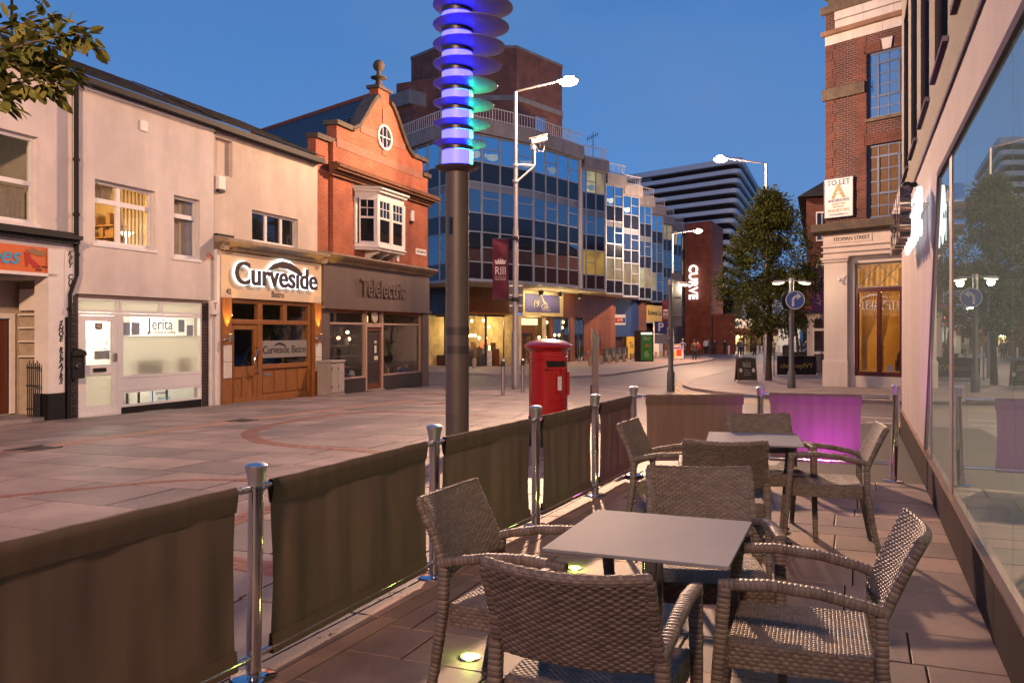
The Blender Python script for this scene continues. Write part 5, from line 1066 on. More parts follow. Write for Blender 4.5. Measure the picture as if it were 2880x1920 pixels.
bays = [((4.68, 57.1), (6.38, 58.73)), ((6.90, 63.0), (8.35, 64.4)), ((8.77, 67.8), (10.3, 69.3)), ((10.8, 73.3), (12.2, 74.7)), ((12.8, 79.0), (14.2, 80.4)), ((15.0, 86.0), (16.4, 87.4)), ((17.3, 91.5), (18.4, 92.6)), ((18.95, 97.0), (20.2, 98.3))]
lits = [{(5, 1): 2, (5, 2): 1, (1, 0): 0, (1, 1): 0, (1, 2): 0}, {(1, 0): 1, (1, 1): 1}, {(1, 0): 1, (1, 1): 1}, {(1, 0): 2, (1, 1): 1}, {(1, 0): 1}, {(5, 0): 1, (5, 1): 1}, {(5, 0): 1, (1, 1): 2}, {(5, 0): 1, (5, 1): 2, (3, 0): 1}]
for k, (p, q) in enumerate(bays):
    curtain_wall(p, q, [0.4, 1, 1] if k == 0 else [1, 1], lits[k], blinds=k < 4, swirl=((1,) if k < 1 else ((0,) if k < 3 else ())))
# return walls between the steps
mb = MB(); last = (4.23, 54.1)
for p, q in bays: mb.add([(last[0], last[1], 4.4), (p[0], p[1], 4.4), (p[0], p[1], 13.3), (last[0], last[1], 13.3)], [(0, 1, 2, 3)]); last = q
ob(mb).build('return_wall', concrete, OB)
# soffit
mb = MB(); pts = [(-9.6, 55.9), (-2.54, 46.5), (1.25, 50.0), (4.23, 54.1)]
for p, q in bays: pts += [p, q]
back = [(x-3.5, y+8) for x, y in reversed(pts[2:])]+[(-8, 62)]
mb.add([(x, y, 4.37) for x, y in pts+back], [tuple(range(len(pts)+len(back)))]); mb.add([(x, y, 13.25) for x, y in pts+back], [tuple(range(len(pts)+len(back)))]); ob(mb).build('soffit', mat('cream_soffit', (0.55, 0.47, 0.34), 0.8), OB)
# ground floor: cafe and shutters
wp = woodmat('brown_cladding', (0.13, 0.046, 0.021), (0.20, 0.075, 0.032), 0.7, 0.4)
joint = mat('pale_joint', (0.55, 0.46, 0.34), 0.6)
def front(p0, p1): 
    p0 = Vector(p0); d = Vector(p1)-p0; return Matrix.Translation((p0.x, p0.y, 0)) @ Matrix.Rotation(math.atan2(d.y, d.x), 4, 'Z'), d.length
def cladding(M, x0, x1, z0, z1, step):
    x = x0
    while x < x1-0.05:
        e_ = min(x+step, x1); ob(MB().box(x+0.012, e_-0.012, -0.02, 0.05, z0, z1, M)).build('cladding_panel', wp, OB); x = e_
    ob(MB().box(x0, x1, 0.0, 0.06, z0, z1, M)).build('cladding_backing', joint, OB)
navyf = mat('navy_shop_frame', (0.02, 0.022, 0.06), 0.4)
def shopwin(M, x0, x1, z0, z1, n_):
    f = MB()
    for k in range(n_+1): x = x0+(x1-x0)*k/n_; f.box(x-0.06, x+0.06, -0.03, 0.06, z0, z1, M)
    f.box(x0, x1, -0.028, 0.058, z0-0.05, z0+0.05, M); f.box(x0, x1, -0.028, 0.058, z1-0.06, z1+0.02, M); f = ob(f).build('shop_window', navyf, OB)
    for k in range(n_): ob(MB().box(x0+(x1-x0)*k/n_+0.06, x0+(x1-x0)*(k+1)/n_-0.06, 0.0, 0.01, z0+0.05, z1-0.06, M)).build('pane', clear, f)
MA, LA = front((-5.6, 55.9), (-2.86, 52.3)); MBm, LB = front((-2.86, 52.3), (-0.10, 54.9)); MC, LC = front((-0.10, 54.9), (8.3, 68.5))
g0 = -0.72
cladding(MA, 0, LA, 2.62, 4.36, 0.75); cladding(MBm, 0, LB, 2.62, 4.36, 0.78)
shopwin(MA, 0.0, LA-0.1, 0.05, 2.60, 4); ob(MB().box(0, LA-0.1, -0.04, 0.06, g0, -0.0, MA)).build('stallriser', brick_red, OB)
shopwin(MBm, 0.1, 3.25, -0.55, 2.60, 2); ob(MB().box(3.3, LB, -0.03, 0.06, g0, 2.60, MBm)).build('cladding_panel', wp, OB); ob(MB().box(0, LB, -0.05, 0.05, g0, -0.60, MBm)).build('stallriser', navyf, OB)
# C side: entrance, sign, windows
ob(MB().box(0.0, 0.9, -0.02, 0.06, g0, 4.36, MC)).build('cladding_panel', wp, OB)
ob(MB().box(0.9, 1.2, -0.10, 0.05, g0, 2.6, MC)).build('entrance_pier', joint, OB)
ob(MB().box(1.2, 4.2, 0.6, 0.66, g0, 2.2, MC)).build('entrance_panel', wp, OB)
f = MB(); f.box(1.7, 1.78, 0.5, 0.59, g0, 1.5, MC); f.box(3.6, 3.68, 0.5, 0.59, g0, 1.5, MC); f.box(1.78, 3.6, 0.5, 0.59, 1.38, 1.5, MC); f.box(2.6, 2.68, 0.5, 0.59, g0, 1.38, MC); f = ob(f).build('door', navyf, OB); ob(MB().box(1.78, 3.6, 0.55, 0.56, g0, 1.38, MC)).build('pane', mat('warm_dark_glass', (0.12, 0.07, 0.03), 0.1, var=0.5, vscale=2), f)
ob(MB().box(1.3, 4.1, 0.35, 0.55, 2.05, 2.5, MC)).build('entrance_chandelier', emit('chandelier', (1.0, 0.74, 0.38), 1.6), OB)
for (a, b) in ((4.2, 4.6), (5.2, 5.6)): ob(MB().box(a, b, -0.05, 0.06, g0, 2.6, MC)).build('cladding_panel', wp if a > 5 else joint, OB)
shopwin(MC, 5.6, 8.1, -0.55, 2.55, 2); ob(MB().box(8.1, 8.8, -0.05, 0.06, g0, 2.6, MC)).build('cladding_panel', wp, OB); shopwin(MC, 8.8, 10.3, g0, 2.5, 2)
cladding(MC, 6.9, LC, 2.62, 4.36, 0.62); cladding(MC, 10.4, LC, g0, 2.6, 0.9)
ob(MB().box(4.2, 6.85, -0.02, 0.06, 2.62, 2.7, MC)).build('cladding_panel', wp, OB)
sgn = ob(MB().box(1.25, 6.85, -0.16, -0.06, 2.66, 4.34, MC)).build('sign_surround', mat('cream_frame', (0.60, 0.50, 0.32), 0.6), OB)
sgb = ob(MB().box(1.6, 6.3, -0.19, -0.162, 2.92, 4.12, MC)).build('cafe_sign', mat('violet_board', (0.075, 0.07, 0.30), 0.55, var=0.12), OB)
Lc = Matrix.Translation((-OBL.x, -OBL.y, 0)) @ MC
cr_ink = mat('cream_ink', (0.62, 0.55, 0.38), 0.5, var=0)
text('19', 0.66, cr_ink, sgb, Lc @ on_wall(2.9, -0.20, 3.45), ext=0.01, squash=1.3, shear=0.2); text('Cafe', 0.42, cr_ink, sgb, Lc @ on_wall(4.1, -0.20, 3.30), ext=0.01, squash=1.4, shear=0.35); text('bar & restaurant', 0.12, cr_ink, sgb, Lc @ on_wall(4.35, -0.20, 3.08), ext=0.01, squash=1.5)
mb = MB(); mb.prism([(3.75, 3.95), (3.85, 3.98), (4.0, 3.75), (4.35, 3.55), (4.6, 3.5), (4.2, 3.48), (3.9, 3.6), (3.8, 3.8)], -0.21, -0.195, 'xz', MC); ob(mb).build('bird_mark', cr_ink, sgb)
for k, x in enumerate((2.0, 4.6, 7.4)):
    p = MC @ Vector((x, -1.15, 4.12)); e_ = MC @ Vector((x, -0.2, 3.7)); l_ = MB(); l_.lathe([(0.11, -0.16), (0.22, 0.14)], 12, (p.x, p.y, p.z)); l_.cyl((p.x, p.y, p.z+0.1), (p.x, p.y, 4.36), 0.03, n=6); l_ = l_.build('spotlight', dark_metal, None)
    tag(l_, 'black spotlight under the office block soffit, '+['left of the cafe sign', 'over the right part of the cafe sign', 'right of the cafe sign'][k], 'spotlight', 'spotlights over the cafe sign')
    lamp('spot', (p.x-0.0, p.y, p.z-0.25), 130 if k < 2 else 60, (1.0, 0.72, 0.34), None, 0.12)
room(OB, 0, 0, 0, 0, 0, 0, 0, warm_wall) if False else None
mb = MB()
for M_, L_ in ((MA, LA), (MBm, LB), (MC, 11.0)):
    mb.add([tuple(M_ @ Vector(v)) for v in ((-1, 3.2, g0), (L_+(10 if M_ is MC else 1), 3.2, g0), (L_+(10 if M_ is MC else 1), 3.2, 2.7), (-1, 3.2, 2.7))], [(0, 1, 2, 3)])
    mb.add([tuple(M_ @ Vector(v)) for v in ((-0.5, 0.07, 2.66), (L_+0.5, 0.07, 2.66), (L_+0.5, 3.3, 2.66), (-0.5, 3.3, 2.66))], [(0, 1, 2, 3)])
ob(mb).build('cafe_interior', mat('cafe_wall', (0.46, 0.35, 0.19), 0.9, var=0.35, vscale=2.0), OB)
rr = random.Random(21); glow = emit('cafe_bulb', (1.0, 0.70, 0.30), 9)
for M_, L_, n_ in ((MA, LA, 6), (MBm, LB, 9), (MC, 10.5, 9)):
    for k in range(n_):
        p = M_ @ Vector((rr.uniform(0.2, L_-0.3), rr.uniform(0.5, 2.4), rr.choice([1.2, 1.35, 1.9, 2.3]))); ob(MB().ball(tuple(p), 0.085, 10, 6, 1.3)).build('pendant', glow, OB)
    for k in range(int(n_*1.5)):
        x = rr.uniform(0.2, L_-0.4); y = rr.uniform(0.5, 2.8); h_ = rr.uniform(0.7, 1.3); ob(MB().box(x, x+rr.uniform(0.2, 0.6), y, y+0.35, g0, g0+h_, M_).box(x, x+0.08, y, y+0.35, g0+h_, g0+h_+0.4, M_)).build('cafe_furniture', rr.choice([wood_dark, clutter[2], clutter[3], clutter[5]]), OB)
    lamp('cafe_light', tuple(M_ @ Vector((L_*0.5, 1.4, 2.2))), 170, (1.0, 0.70, 0.30), None, 0.3)
p = MBm @ Vector((2.2, 0.8, 0.55)); ob(MB().lathe([(0.22, 0), (0.15, 0.35)], 14, tuple(p))).build('lampshade', emit('red_shade', (1.0, 0.12, 0.03), 2.2), OB); p = MBm @ Vector((2.75, 0.9, 0.40)); ob(MB().lathe([(0.2, 0), (0.2, 0.3)], 14, tuple(p))).build('lampshade', emit('cream_shade', (1.0, 0.75, 0.4), 3), OB)
# shutter bay beyond the cladding
MD, LD = front((8.3, 68.5), (15.1, 81.8))
ob(MB().box(0.2, 6.6, 0.3, 0.4, 1.2, 4.4, MD)).build('roller_shutter', mat('blue_shutter', (0.02, 0.05, 0.16), 0.5, var=0.1), OB)
mb = MB()
for k in range(18): mb.box(0.2, 6.6, 0.27, 0.298, 1.25+k*0.17, 1.36+k*0.17, MD)
ob(mb).build('shutter_slat', MATS['blue_shutter'], OB)
ob(MB().box(0.2, 3.4, 0.6, 0.7, -0.9, 1.2, MD)).build('dark_doorway', mat('dark_brown_door', (0.04, 0.018, 0.012), 0.5), OB)
yb = ob(MB().box(3.4, 6.2, 0.2, 0.28, -0.9, 1.2, MD)).build('to_let_hoarding', mat('yellow_board', (0.55, 0.36, 0.03), 0.5, var=0.05), OB); LcD = Matrix.Translation((-OBL.x, -OBL.y, 0)) @ MD
text('To let', 0.75, black_ink, yb, LcD @ on_wall(5.0, 0.19, 0.45), ext=0.01, squash=1.1)
ob(MB().box(6.6, 7.6, -0.1, 0.5, -0.9, 4.4, MD)).build('brick_pier', brick_brown, OB)
ys = ob(MB().box(7.8, 13.5, -0.05, 0.05, 2.55, 4.0, MD)).build('yellow_fascia', MATS['yellow_board'], OB); text('Residential Car Park', 0.62, black_ink, ys, LcD @ on_wall(10.8, -0.06, 3.3), ext=0.01, squash=1.0)
ob(MB().box(-1.0, 22, 3.5, 3.6, -0.9, 4.4, MD)).build('porch_back', brick_brown, OB); ob(MB().prism([(15.1, 81.8), (20.3, 98.5), (19.5, 99), (14.2, 82)], -0.9, 4.4)).build('far_wall', brick_brown, OB); ob(MB().box(7.6, 14.2, 0, 3.5, 2.45, 2.54, MD)).build('porch_ceiling', white_paint, OB)
ob(MB().box(11.4, 12.6, -0.05, 0.5, -0.9, 2.5, MD)).build('white_column', white_paint, OB)
lamp('porch_light', tuple(MD @ Vector((9.8, 1.6, 2.2))), 130, (1.0, 0.75, 0.42), None, 0.3)
p = Vector((8.36, 66.0, 2.53)); L = thing('letting_agent_board', 'white board with red and blue APB panel beside the blue shutter', 'sign', tuple(p), 0.15); L.scale = (0.5, 0.5, 0.5)
MB().box(-0.85, 0.85, -0.04, 0.04, -0.8, 0.8).build('board', MATS['white_board'], L); mb = MB(); mb.prism([(-0.8, -0.45), (0.1, -0.45), (0.45, 0.3), (-0.8, 0.3)], -0.048, -0.042, 'xz'); mb.build('red_panel', red_ink, L); mb = MB(); mb.prism([(0.1, -0.45), (0.8, -0.45), (0.8, 0.3), (0.45, 0.3)], -0.048, -0.042, 'xz'); mb.build('blue_panel', navy, L); text('APB', 0.6, white_paint, L, on_wall(-0.05, -0.052, -0.08), ext=0.002)
mb = MB(); mb.cyl((-0.8, 0.04, 0), (-0.8, 0.5, 0), 0.03, n=6); mb.build('bracket', dark_metal, L)
# ---------------------------------------------------------- brick tower and rear wing
T = thing('brick_tower', 'plain brown brick tower block rising behind the glass office', 'building', (-2.5, 66, 0), 0)
def tb(m_): m_.v = [(v[0]+2.5, v[1]-66, v[2]) for v in m_.v]; return m_
poly = [(-8.0, 67.7), (-5.6, 65.0), (0.35, 65.0), (4.1, 69.8), (4.1, 82), (-8, 82)]
tb(MB().prism(poly, 5, 23.2)).build('wall', brick_brown, T)
tb(MB().prism([(-2.7+(p[0]+2.7)*1.01, 72+(p[1]-72)*1.004) for p in poly], 23.205, 23.4)).build('coping', concrete, T)
tb(MB().prism([(-2.7+(p[0]+2.7)*1.012, 72+(p[1]-72)*1.006) for p in poly], 19.2, 19.6)).build('concrete_band', concrete, T)
for (x, y, a, w_, h_) in ((-7.3, 66.85, math.atan2(-2.7, 2.4), 0.95, 2.6), (2.2, 67.30, math.atan2(4.8, 3.75), 1.3, 2.1)):
    M_ = Matrix.Translation((x, y, 15.9 if x < 0 else 16.3)) @ Matrix.Rotation(a, 4, 'Z'); f = MB(); f.box(-w_/2-0.08, w_/2+0.08, -0.1, 0.02, -0.08, 0.0, M_).box(-w_/2-0.08, w_/2+0.08, -0.1, 0.02, h_, h_+0.08, M_).box(-w_/2-0.08, -w_/2, -0.1, 0.02, 0, h_, M_).box(w_/2, w_/2+0.08, -0.1, 0.02, 0, h_, M_).box(-w_/2, w_/2, -0.09, 0.01, h_*0.48, h_*0.52, M_)
    f = tb(f).build('window', frame_m, T); tb(MB().box(-w_/2, w_/2, -0.05, -0.03, 0, h_, M_)).build('pane', gl_blue, f)
Wg = thing('rear_office_wing', 'low brown brick wing with long pale parapet behind the gabled brick shop roof', 'building', (-6.0, 60, 0), 0)
def wg(m_): m_.v = [(v[0]+6, v[1]-60, v[2]) for v in m_.v]; return m_
M_, L_ = front((-30, 84.0), (-7.0, 60.0))
wg(MB().box(0, L_, 0, 6, 0, 17.6, M_)).build('wall', brick_brown, Wg); wg(MB().box(0, L_, -0.3, 6, 17.6, 18.6, M_)).build('parapet', concrete, Wg)
wg(MB().prism([(-8.4, 62.0), (-5.4, 60.5), (-3.9, 64.9), (-8.2, 66)], 5, 19.6)).build('stair_block', brick_brown, Wg)
# ---------------------------------------------------------- louvred theatre
TH = thing('louvred_theatre', 'dark theatre with stacked pale horizontal louvres and a rounded corner, far down the street', 'building', (29.0, 110, 0), 0)
def th(m_): m_.v = [(v[0]-29, v[1]-110, v[2]) for v in m_.v]; return m_
louv = mat('pale_louvre', (0.66, 0.66, 0.67), 0.6, var=0.05); dkw = mat('theatre_dark', (0.034, 0.024, 0.021), 0.85, var=0.3, spec=0.1)
bands = [(2086, 450), (2082, 478), (2078, 505), (2076, 533), (2073, 561), (2070, 590), (2064, 618), (2058, 648), (2052, 680), (2048, 712), (2046, 742), (2044, 772), (2042, 802), (2042, 832)]
def outline(cx, off=0.0):
    r_ = 1.6; c = Vector((cx, 110.0)); l_ = Vector((-0.70, 0.714)); rgt = Vector((0.36, 0.933)); pts = [tuple(c+l_*46), tuple(c+l_*r_)]
    for k in range(1, 5): t = k/5; pts.append(tuple((c+l_*r_)*(1-t)**2+c*2*t*(1-t)+(c+rgt*r_)*t*t))
    return pts+[tuple(c+rgt*r_), tuple(c+rgt*26), tuple(c+rgt*26+Vector((-10, 20)))]
for k, (px, py) in enumerate(bands):
    cx = (px-1440)/2400*110; z = 1.54+(935-py)/2400*110; pl = outline(cx)
    th(MB().prism(pl, z-0.22, z+0.30 if k else z+0.5)).build('louvre', louv, TH)
    pi = [(p[0]*0.985+0.2, p[1]+1.3) for p in pl]
    th(MB().prism(pi, z-1.32, z-0.225)).build('glazed_storey', reflmat('theatre_glass_a', (0.06, 0.075, 0.08), 0.12) if k in (0, 1, 2) and False else dkw, TH)
    if k < 4: 
        cl = Vector((cx, 110))+Vector((-0.70, 0.714))*20; M_ = Matrix.Translation((cl.x, cl.y+0.9, z-1.2)) @ Matrix.Rotation(math.atan2(-0.714, 0.70), 4, 'Z'); th(MB().box(-14+k*2, 6-k*1.5, -0.1, 0.0, 0, 0.9, M_)).build('lit_glazing', mat('grey_green_glass', (0.10, 0.125, 0.125), 0.2, var=0.2), TH)
p0 = W(1926, 935, 96); p1 = W(2001, 935, 93.5); p2 = W(2062, 935, 101)
BP = thing('brick_sign_pylon', 'tall red brick wall carrying the vertical glowing CURVE letters', 'building', (p0.x, p0.y, -0.78), 0)
def bp_(m_): m_.v = [(v[0]-p0.x, v[1]-p0.y, v[2]+0.78) for v in m_.v]; return m_
bp_(MB().prism([(p0.x, p0.y), (p1.x, p1.y), (p2.x-1.2, p2.y), (p0.x+1, p0.y+9)], -0.8, 13.8)).build('wall', brickmat('theatre_brick', (0.24, 0.062, 0.032), (0.19, 0.05, 0.028), (0.20, 0.09, 0.06), 0.45, 0.15), BP)
bp_(MB().prism([(p0.x-0.2, p0.y-0.15), (p1.x+2.6, p1.y-0.1), (p2.x-0.2, p2.y), (p0.x+1, p0.y+2)], -0.8, 3.6)).build('lower_wall', MATS['theatre_brick'], BP)
a_ = math.atan2(p1.y-p0.y, p1.x-p0.x); M_ = Matrix.Rotation(a_, 4, 'Z')
cm = Matrix.Translation((0.0, 0.0, 0.78)) @ M_
text('CURVE', 1.55, emit('white_letters', (1.0, 0.97, 0.93), 2.4), BP, cm @ on_wall(1.22, -0.22, 7.15, -PI/2), 'sign_letter', 0.08, offset=0.02, squash=0.80)
lamp('sign_glow', tuple(Vector((p0.x, p0.y, 7.1))+M_.to_3x3() @ Vector((1.2, -1.2, 0))), 60, (1.0, 0.9, 0.8), None, 1.0)
# foyer, canopy and white annexe beyond
FY = thing('theatre_foyer', 'low glazed theatre entrance with red canopy at the end of the street', 'building', (28, 104, 0), 0)
def fy(m_): m_.v = [(v[0]-28, v[1]-104, v[2]) for v in m_.v]; return m_
def xs_(px, Yd): return (px-1440)/2400*Yd
fy(MB().box(xs_(2008, 103), xs_(2200, 103), 103, 103.6, 2.0, 3.2)).build('fascia', white_paint, FY)
fy(MB().tube([(xs_(2010, 100), 100, 1.65), (xs_(2100, 99), 99, 1.65), (xs_(2165, 99), 99, 1.6), (xs_(2192, 101), 101, 1.55)], 0.42, 12)).build('canopy', mat('red_canopy', (0.22, 0.03, 0.035), 0.5), FY)
fy(MB().box(xs_(2008, 108), xs_(2190, 108), 108, 108.3, -0.8, 2.0)).build('foyer_back', mat('foyer_wall', (0.24, 0.16, 0.08), 0.8, var=0.8, vscale=0.6), FY)
f = MB()
for px in (2012, 2040, 2062, 2090, 2110, 2140, 2170): f.box(xs_(px, 102), xs_(px, 102)+0.22, 102, 102.2, -0.8, 1.5)
fy(f).build('column', black_paint, FY)
for (px, z, c) in ((2034, 1.0, 'warm_bulb'), (2070, 0.9, 'warm_bulb'), (2085, 1.1, 'warm_bulb')): fy(MB().box(xs_(px, 105), xs_(px+11, 105), 105, 105.2, 0.1, 1.2)).build('lit_opening', emit('foyer_light', (1.0, 0.58, 0.2), 1.3), FY)
fy(MB().box(xs_(2046, 104), xs_(2060, 104), 104, 104.2, -0.4, 1.2)).build('purple_screen', emit('purple_screen', (0.12, 0.03, 0.35), 0.7), FY)
lamp('foyer_lamp', (xs_(2060, 100), 101.2, 1.0), 500, (1.0, 0.66, 0.3), None, 0.3); lamp('foyer_lamp', (xs_(2150, 98), 97.0, 4.2), 900, (1.0, 0.78, 0.55), None, 0.3); lamp('foyer_lamp', (xs_(2080, 104), 104.5, 1.3), 600, (1.0, 0.66, 0.3), None, 0.3)
fy(MB().prism([(xs_(2185, 100), 100), (xs_(2250, 98), 98), (xs_(2258, 110), 110), (xs_(2140, 112), 112)], -0.8, 2.1)).build('white_annexe', mat('white_wall', (0.62, 0.63, 0.62), 0.8, var=0.05), FY)
fy(MB().prism([(xs_(2088, 118), 118), (xs_(2230, 118), 118), (xs_(2230, 118), 124), (xs_(2088, 118), 124)], 1.5, 7.0)).build('white_block', MATS['white_wall'], FY)
f = MB()
for k in range(7): f.box(xs_(2105+k*5, 117), xs_(2108+k*5, 117), 117.6, 117.9, 3.4, 5.4)
fy(f).build('slot_window', black_paint, FY)
fy(MB().add([tuple(W(2002, 893, 100)), tuple(W(2046, 893, 98)), tuple(W(2090, 912, 97)), tuple(W(2002, 908, 98)), tuple(W(2060, 920, 97)), tuple(W(2030, 918, 106))], [(0, 1, 2, 4, 3), (3, 4, 5), (4, 2, 5)])).build('umbrella_roof', mat('grey_canvas', (0.32, 0.30, 0.27), 0.7), FY)
for k in range(7): fy(MB().ball(tuple(W(2012+k*5.3, 915+(k % 3)*3, 97.5)), 0.09, 8, 6)).build('bulb', bulb_warm, FY)
# more of the town beyond, so nothing ends in the open
for k, (x0, x1, y0, y1, z) in enumerate(((-60, -11.5, 95, 110, 9), (36, 90, 130, 150, 10), (40, 75, 60, 80, 9), (20, 45, -30, -8, 12), (-40, -22, -20, -5, 8), (-30, 10, -45, -30, 10))):
    b = thing('distant_building', ['plain brown block beyond the office wing', 'low brown block far beyond the theatre foyer', 'brown block behind the side terrace', 'brown block along the street behind the viewer', 'pale block behind the shops at the back left', 'wide brown block closing the street behind the viewer'][k], 'building', ((x0+x1)/2, (y0+y1)/2, -1), 0)
    MB().box((x0-x1)/2, (x1-x0)/2, (y0-y1)/2, (y1-y0)/2, 0, z).build('wall', brick_brown, b); MB().box((x0-x1)/2-.2, (x1-x0)/2+.2, (y0-y1)/2-.2, (y1-y0)/2+.2, z+0.002, z+0.4).build('parapet', concrete, b)
# ================================================================== STREET FURNITURE
sodium = (1.0, 0.59, 0.36)
def tall_lamp(x, y, top, arm, label, reach=2.1, power=0, dome=14.0):
    z = gz(y); L = thing('street_lamp', label, 'street lamp', (x, y, z), 0, 'tall sodium street lamps')
    h = top-z
    MB().lathe([(0.135, -0.1), (0.135, 1.9), (0.10, 2.0), (0.095, 5.5), (0.075, 5.6), (0.06, h)], 16).build('pole', galv, L, True)
    a = Vector(arm).normalized(); e = a*reach
    MB().tube([(0, 0, h-0.15), (0.03*a.x, 0.03*a.y, h+0.02), (e.x*0.5, e.y*0.5, h+0.12), (e.x, e.y, h+0.22)], 0.035, 8).build('arm', galv, L, True)
    M_ = Matrix.Translation((e.x+a.x*0.3, e.y+a.y*0.3, h+0.24)) @ Matrix.Rotation(math.atan2(a.y, a.x), 4, 'Z')
    MB().add(*_ell(0.42, 0.16, 0.10), M_).build('lamp_head', galv, L, True)
    MB().add(*_ell(0.34, 0.18, 0.17), M_ @ Matrix.Translation((0.05, 0, -0.05))).build('lamp_bowl', emit('sodium_bowl', (1.0, 0.66, 0.34), dome), L, True)
    return L, Vector((x+e.x+a.x*0.35, y+e.y+a.y*0.35, z+h+0.02))
def _ell(a, b, c, n=16, m=8):
    vs = []; fs = []
    for i in range(m+1):
        t = PI*i/m
        for k in range(n): p = 2*PI*k/n; vs.append((a*math.sin(t)*math.cos(p)+0, b*math.sin(t)*math.sin(p), -c*math.cos(t)))
    for i in range(m):
        for k in range(n): fs.append((i*n+k, i*n+(k+1) % n, (i+1)*n+(k+1) % n, (i+1)*n+k))
    return vs, fs
def lum(loc, power, xram=None, yram=None):        # sodium lantern; added ramps dim its output by direction to balance the lit surfaces
    o_ = lamp('sodium_lamp', loc, power, sodium, None, 0.32)
    if xram:
        L = o_.data; L.use_nodes = True; t = L.node_tree; n = t.nodes; l = t.links
        em = n['Emission']; co = n.new('ShaderNodeTexCoord'); sp = n.new('ShaderNodeSeparateXYZ'); ma = n.new('ShaderNodeMath'); ma.operation = 'MULTIPLY_ADD'; ma.inputs[1].default_value = 0.5; ma.inputs[2].default_value = 0.5
        r = n.new('ShaderNodeValToRGB'); r.color_ramp.interpolation = 'EASE'; e_ = r.color_ramp.elements
        for k, (x_, v_) in enumerate(xram):
            el = e_[k] if k < 2 else e_.new(0.5+0.5*x_)
            el.position = 0.5+0.5*x_; el.color = (v_, v_, v_, 1)
        l.new(co.outputs['Normal'], sp.inputs[0]); l.new(sp.outputs['X'], ma.inputs[0]); l.new(ma.outputs[0], r.inputs[0]); r2 = n.new('ShaderNodeValToRGB'); mz = n.new('ShaderNodeMath'); mz.operation = 'MULTIPLY_ADD'; mz.inputs[1].default_value = 0.5; mz.inputs[2].default_value = 0.5; mm = n.new('ShaderNodeMath'); mm.operation = 'MULTIPLY'; e2 = r2.color_ramp.elements
        for k, (x_, v_) in enumerate(((-1.0, 0.12), (0.30, 0.85), (-0.62, 0.42), (-0.36, 1.0), (0.0, 0.8))):      # a street lantern throws most of its light sideways, little straight down
            el = e2[k] if k < 2 else e2.new(0.5+0.5*x_)
            el.position = 0.5+0.5*x_; el.color = (v_, v_, v_, 1)
        l.new(sp.outputs['Z'], mz.inputs[0]); l.new(mz.outputs[0], r2.inputs[0]); l.new(r.outputs[0], mm.inputs[0]); l.new(r2.outputs[0], mm.inputs[1]); 
        last = mm
        if yram:
            r3 = n.new('ShaderNodeValToRGB'); my = n.new('ShaderNodeMath'); my.operation = 'MULTIPLY_ADD'; my.inputs[1].default_value = 0.5; my.inputs[2].default_value = 0.5; m3 = n.new('ShaderNodeMath'); m3.operation = 'MULTIPLY'
            for k, (x_, v_) in enumerate(yram): r3.color_ramp.elements[k].position = 0.5+0.5*x_; r3.color_ramp.elements[k].color = (v_, v_, v_, 1)
            l.new(sp.outputs['Y'], my.inputs[0]); l.new(my.outputs[0], r3.inputs[0]); l.new(mm.outputs[0], m3.inputs[0]); l.new(r3.outputs[0], m3.inputs[1]); last = m3
        l.new(last.outputs[0], em.inputs['Strength']); em.inputs['Color'].default_value = (1, 1, 1, 1)
    return o_
L1, h1 = tall_lamp(0.12, 29.5, 9.85, (1.0, -0.35), 'tall street lamp with banner and camera bracket, behind the red post box', 1.55, dome=30)
L2, h2 = tall_lamp(12.1, 40.6, 9.55, (-1.0, -0.1), 'tall street lamp rising behind the round crowned tree', 1.9)
L3, h3 = tall_lamp(12.4, 66.0, 9.15, (1.0, -0.2), 'distant tall street lamp in front of the brick wall with glowing letters', 1.6)
lum(h1, KEY, yram=((-0.1, 1.0), (0.5, 0.42)), xram=((-0.85, 0.24), (0.85, 0.30), (-0.05, 1.0), (0.22, 1.0))); lum(h2, 7000, ((-0.75, 0.02), (0.3, 1.0))); lum(h3, 15000)
# one more lamp of the same row, behind the viewer, whose light the photograph shows on the shop fronts
L4, h4 = tall_lamp(-5.0, -9.0, 9.9, (1.0, 0.3), 'tall street lamp of the same row standing behind the viewer', 1.6)
lum(h4, BACKL, ((-0.12, 1.0), (0.32, 0.30))).data.shadow_soft_size = 0.5
# CCTV bracket on the first lamp
B = thing('cctv_camera', 'white CCTV camera on a bracket arm of the near tall street lamp', 'camera', (0.12, 29.5, 7.33), 0)
mb = MB(); mb.tube([(0.09, 0, 0), (0.66, 0, -0.03), (0.66, 0, 0.05), (0.66, 0, 0.62)], 0.04, 8); mb.tube([(0.09, 0, -0.55), (0.64, 0, -0.06)], 0.035, 8); mb.lathe([(0.10, -0.04), (0.10, 0.04)], 12); mb.lathe([(0.10, -0.59), (0.10, -0.51)], 12); mb.build('bracket', white_paint, B, True)
M_ = Matrix.Translation((0.66, 0, 0.78)) @ Matrix.Rotation(-0.25, 4, 'Y')
mb = MB(); mb.box(-0.10, 0.45, -0.12, 0.10, -0.06, 0.13, M_); mb.box(-0.16, 0.50, -0.14, 0.12, 0.132, 0.15, M_); mb.box(0.14, 0.19, -0.05, 0.05, -0.2, -0.062, M_); mb.build('camera_body', white_paint, B, bevel=0.01)
mb = MB(); mb.lathe([(0.09, -0.1), (0.11, 0), (0.09, 0.16)], 12, (0.62, 0, 0.62)); mb.tube([(0.7, 0, 0.7), (0.8, 0, 0.48), (0.95, 0, 0.45), (1.0, 0, 0.62), (0.98, 0, 0.78)], 0.015, 6); mb.build('pan_head', white_paint, B, True)
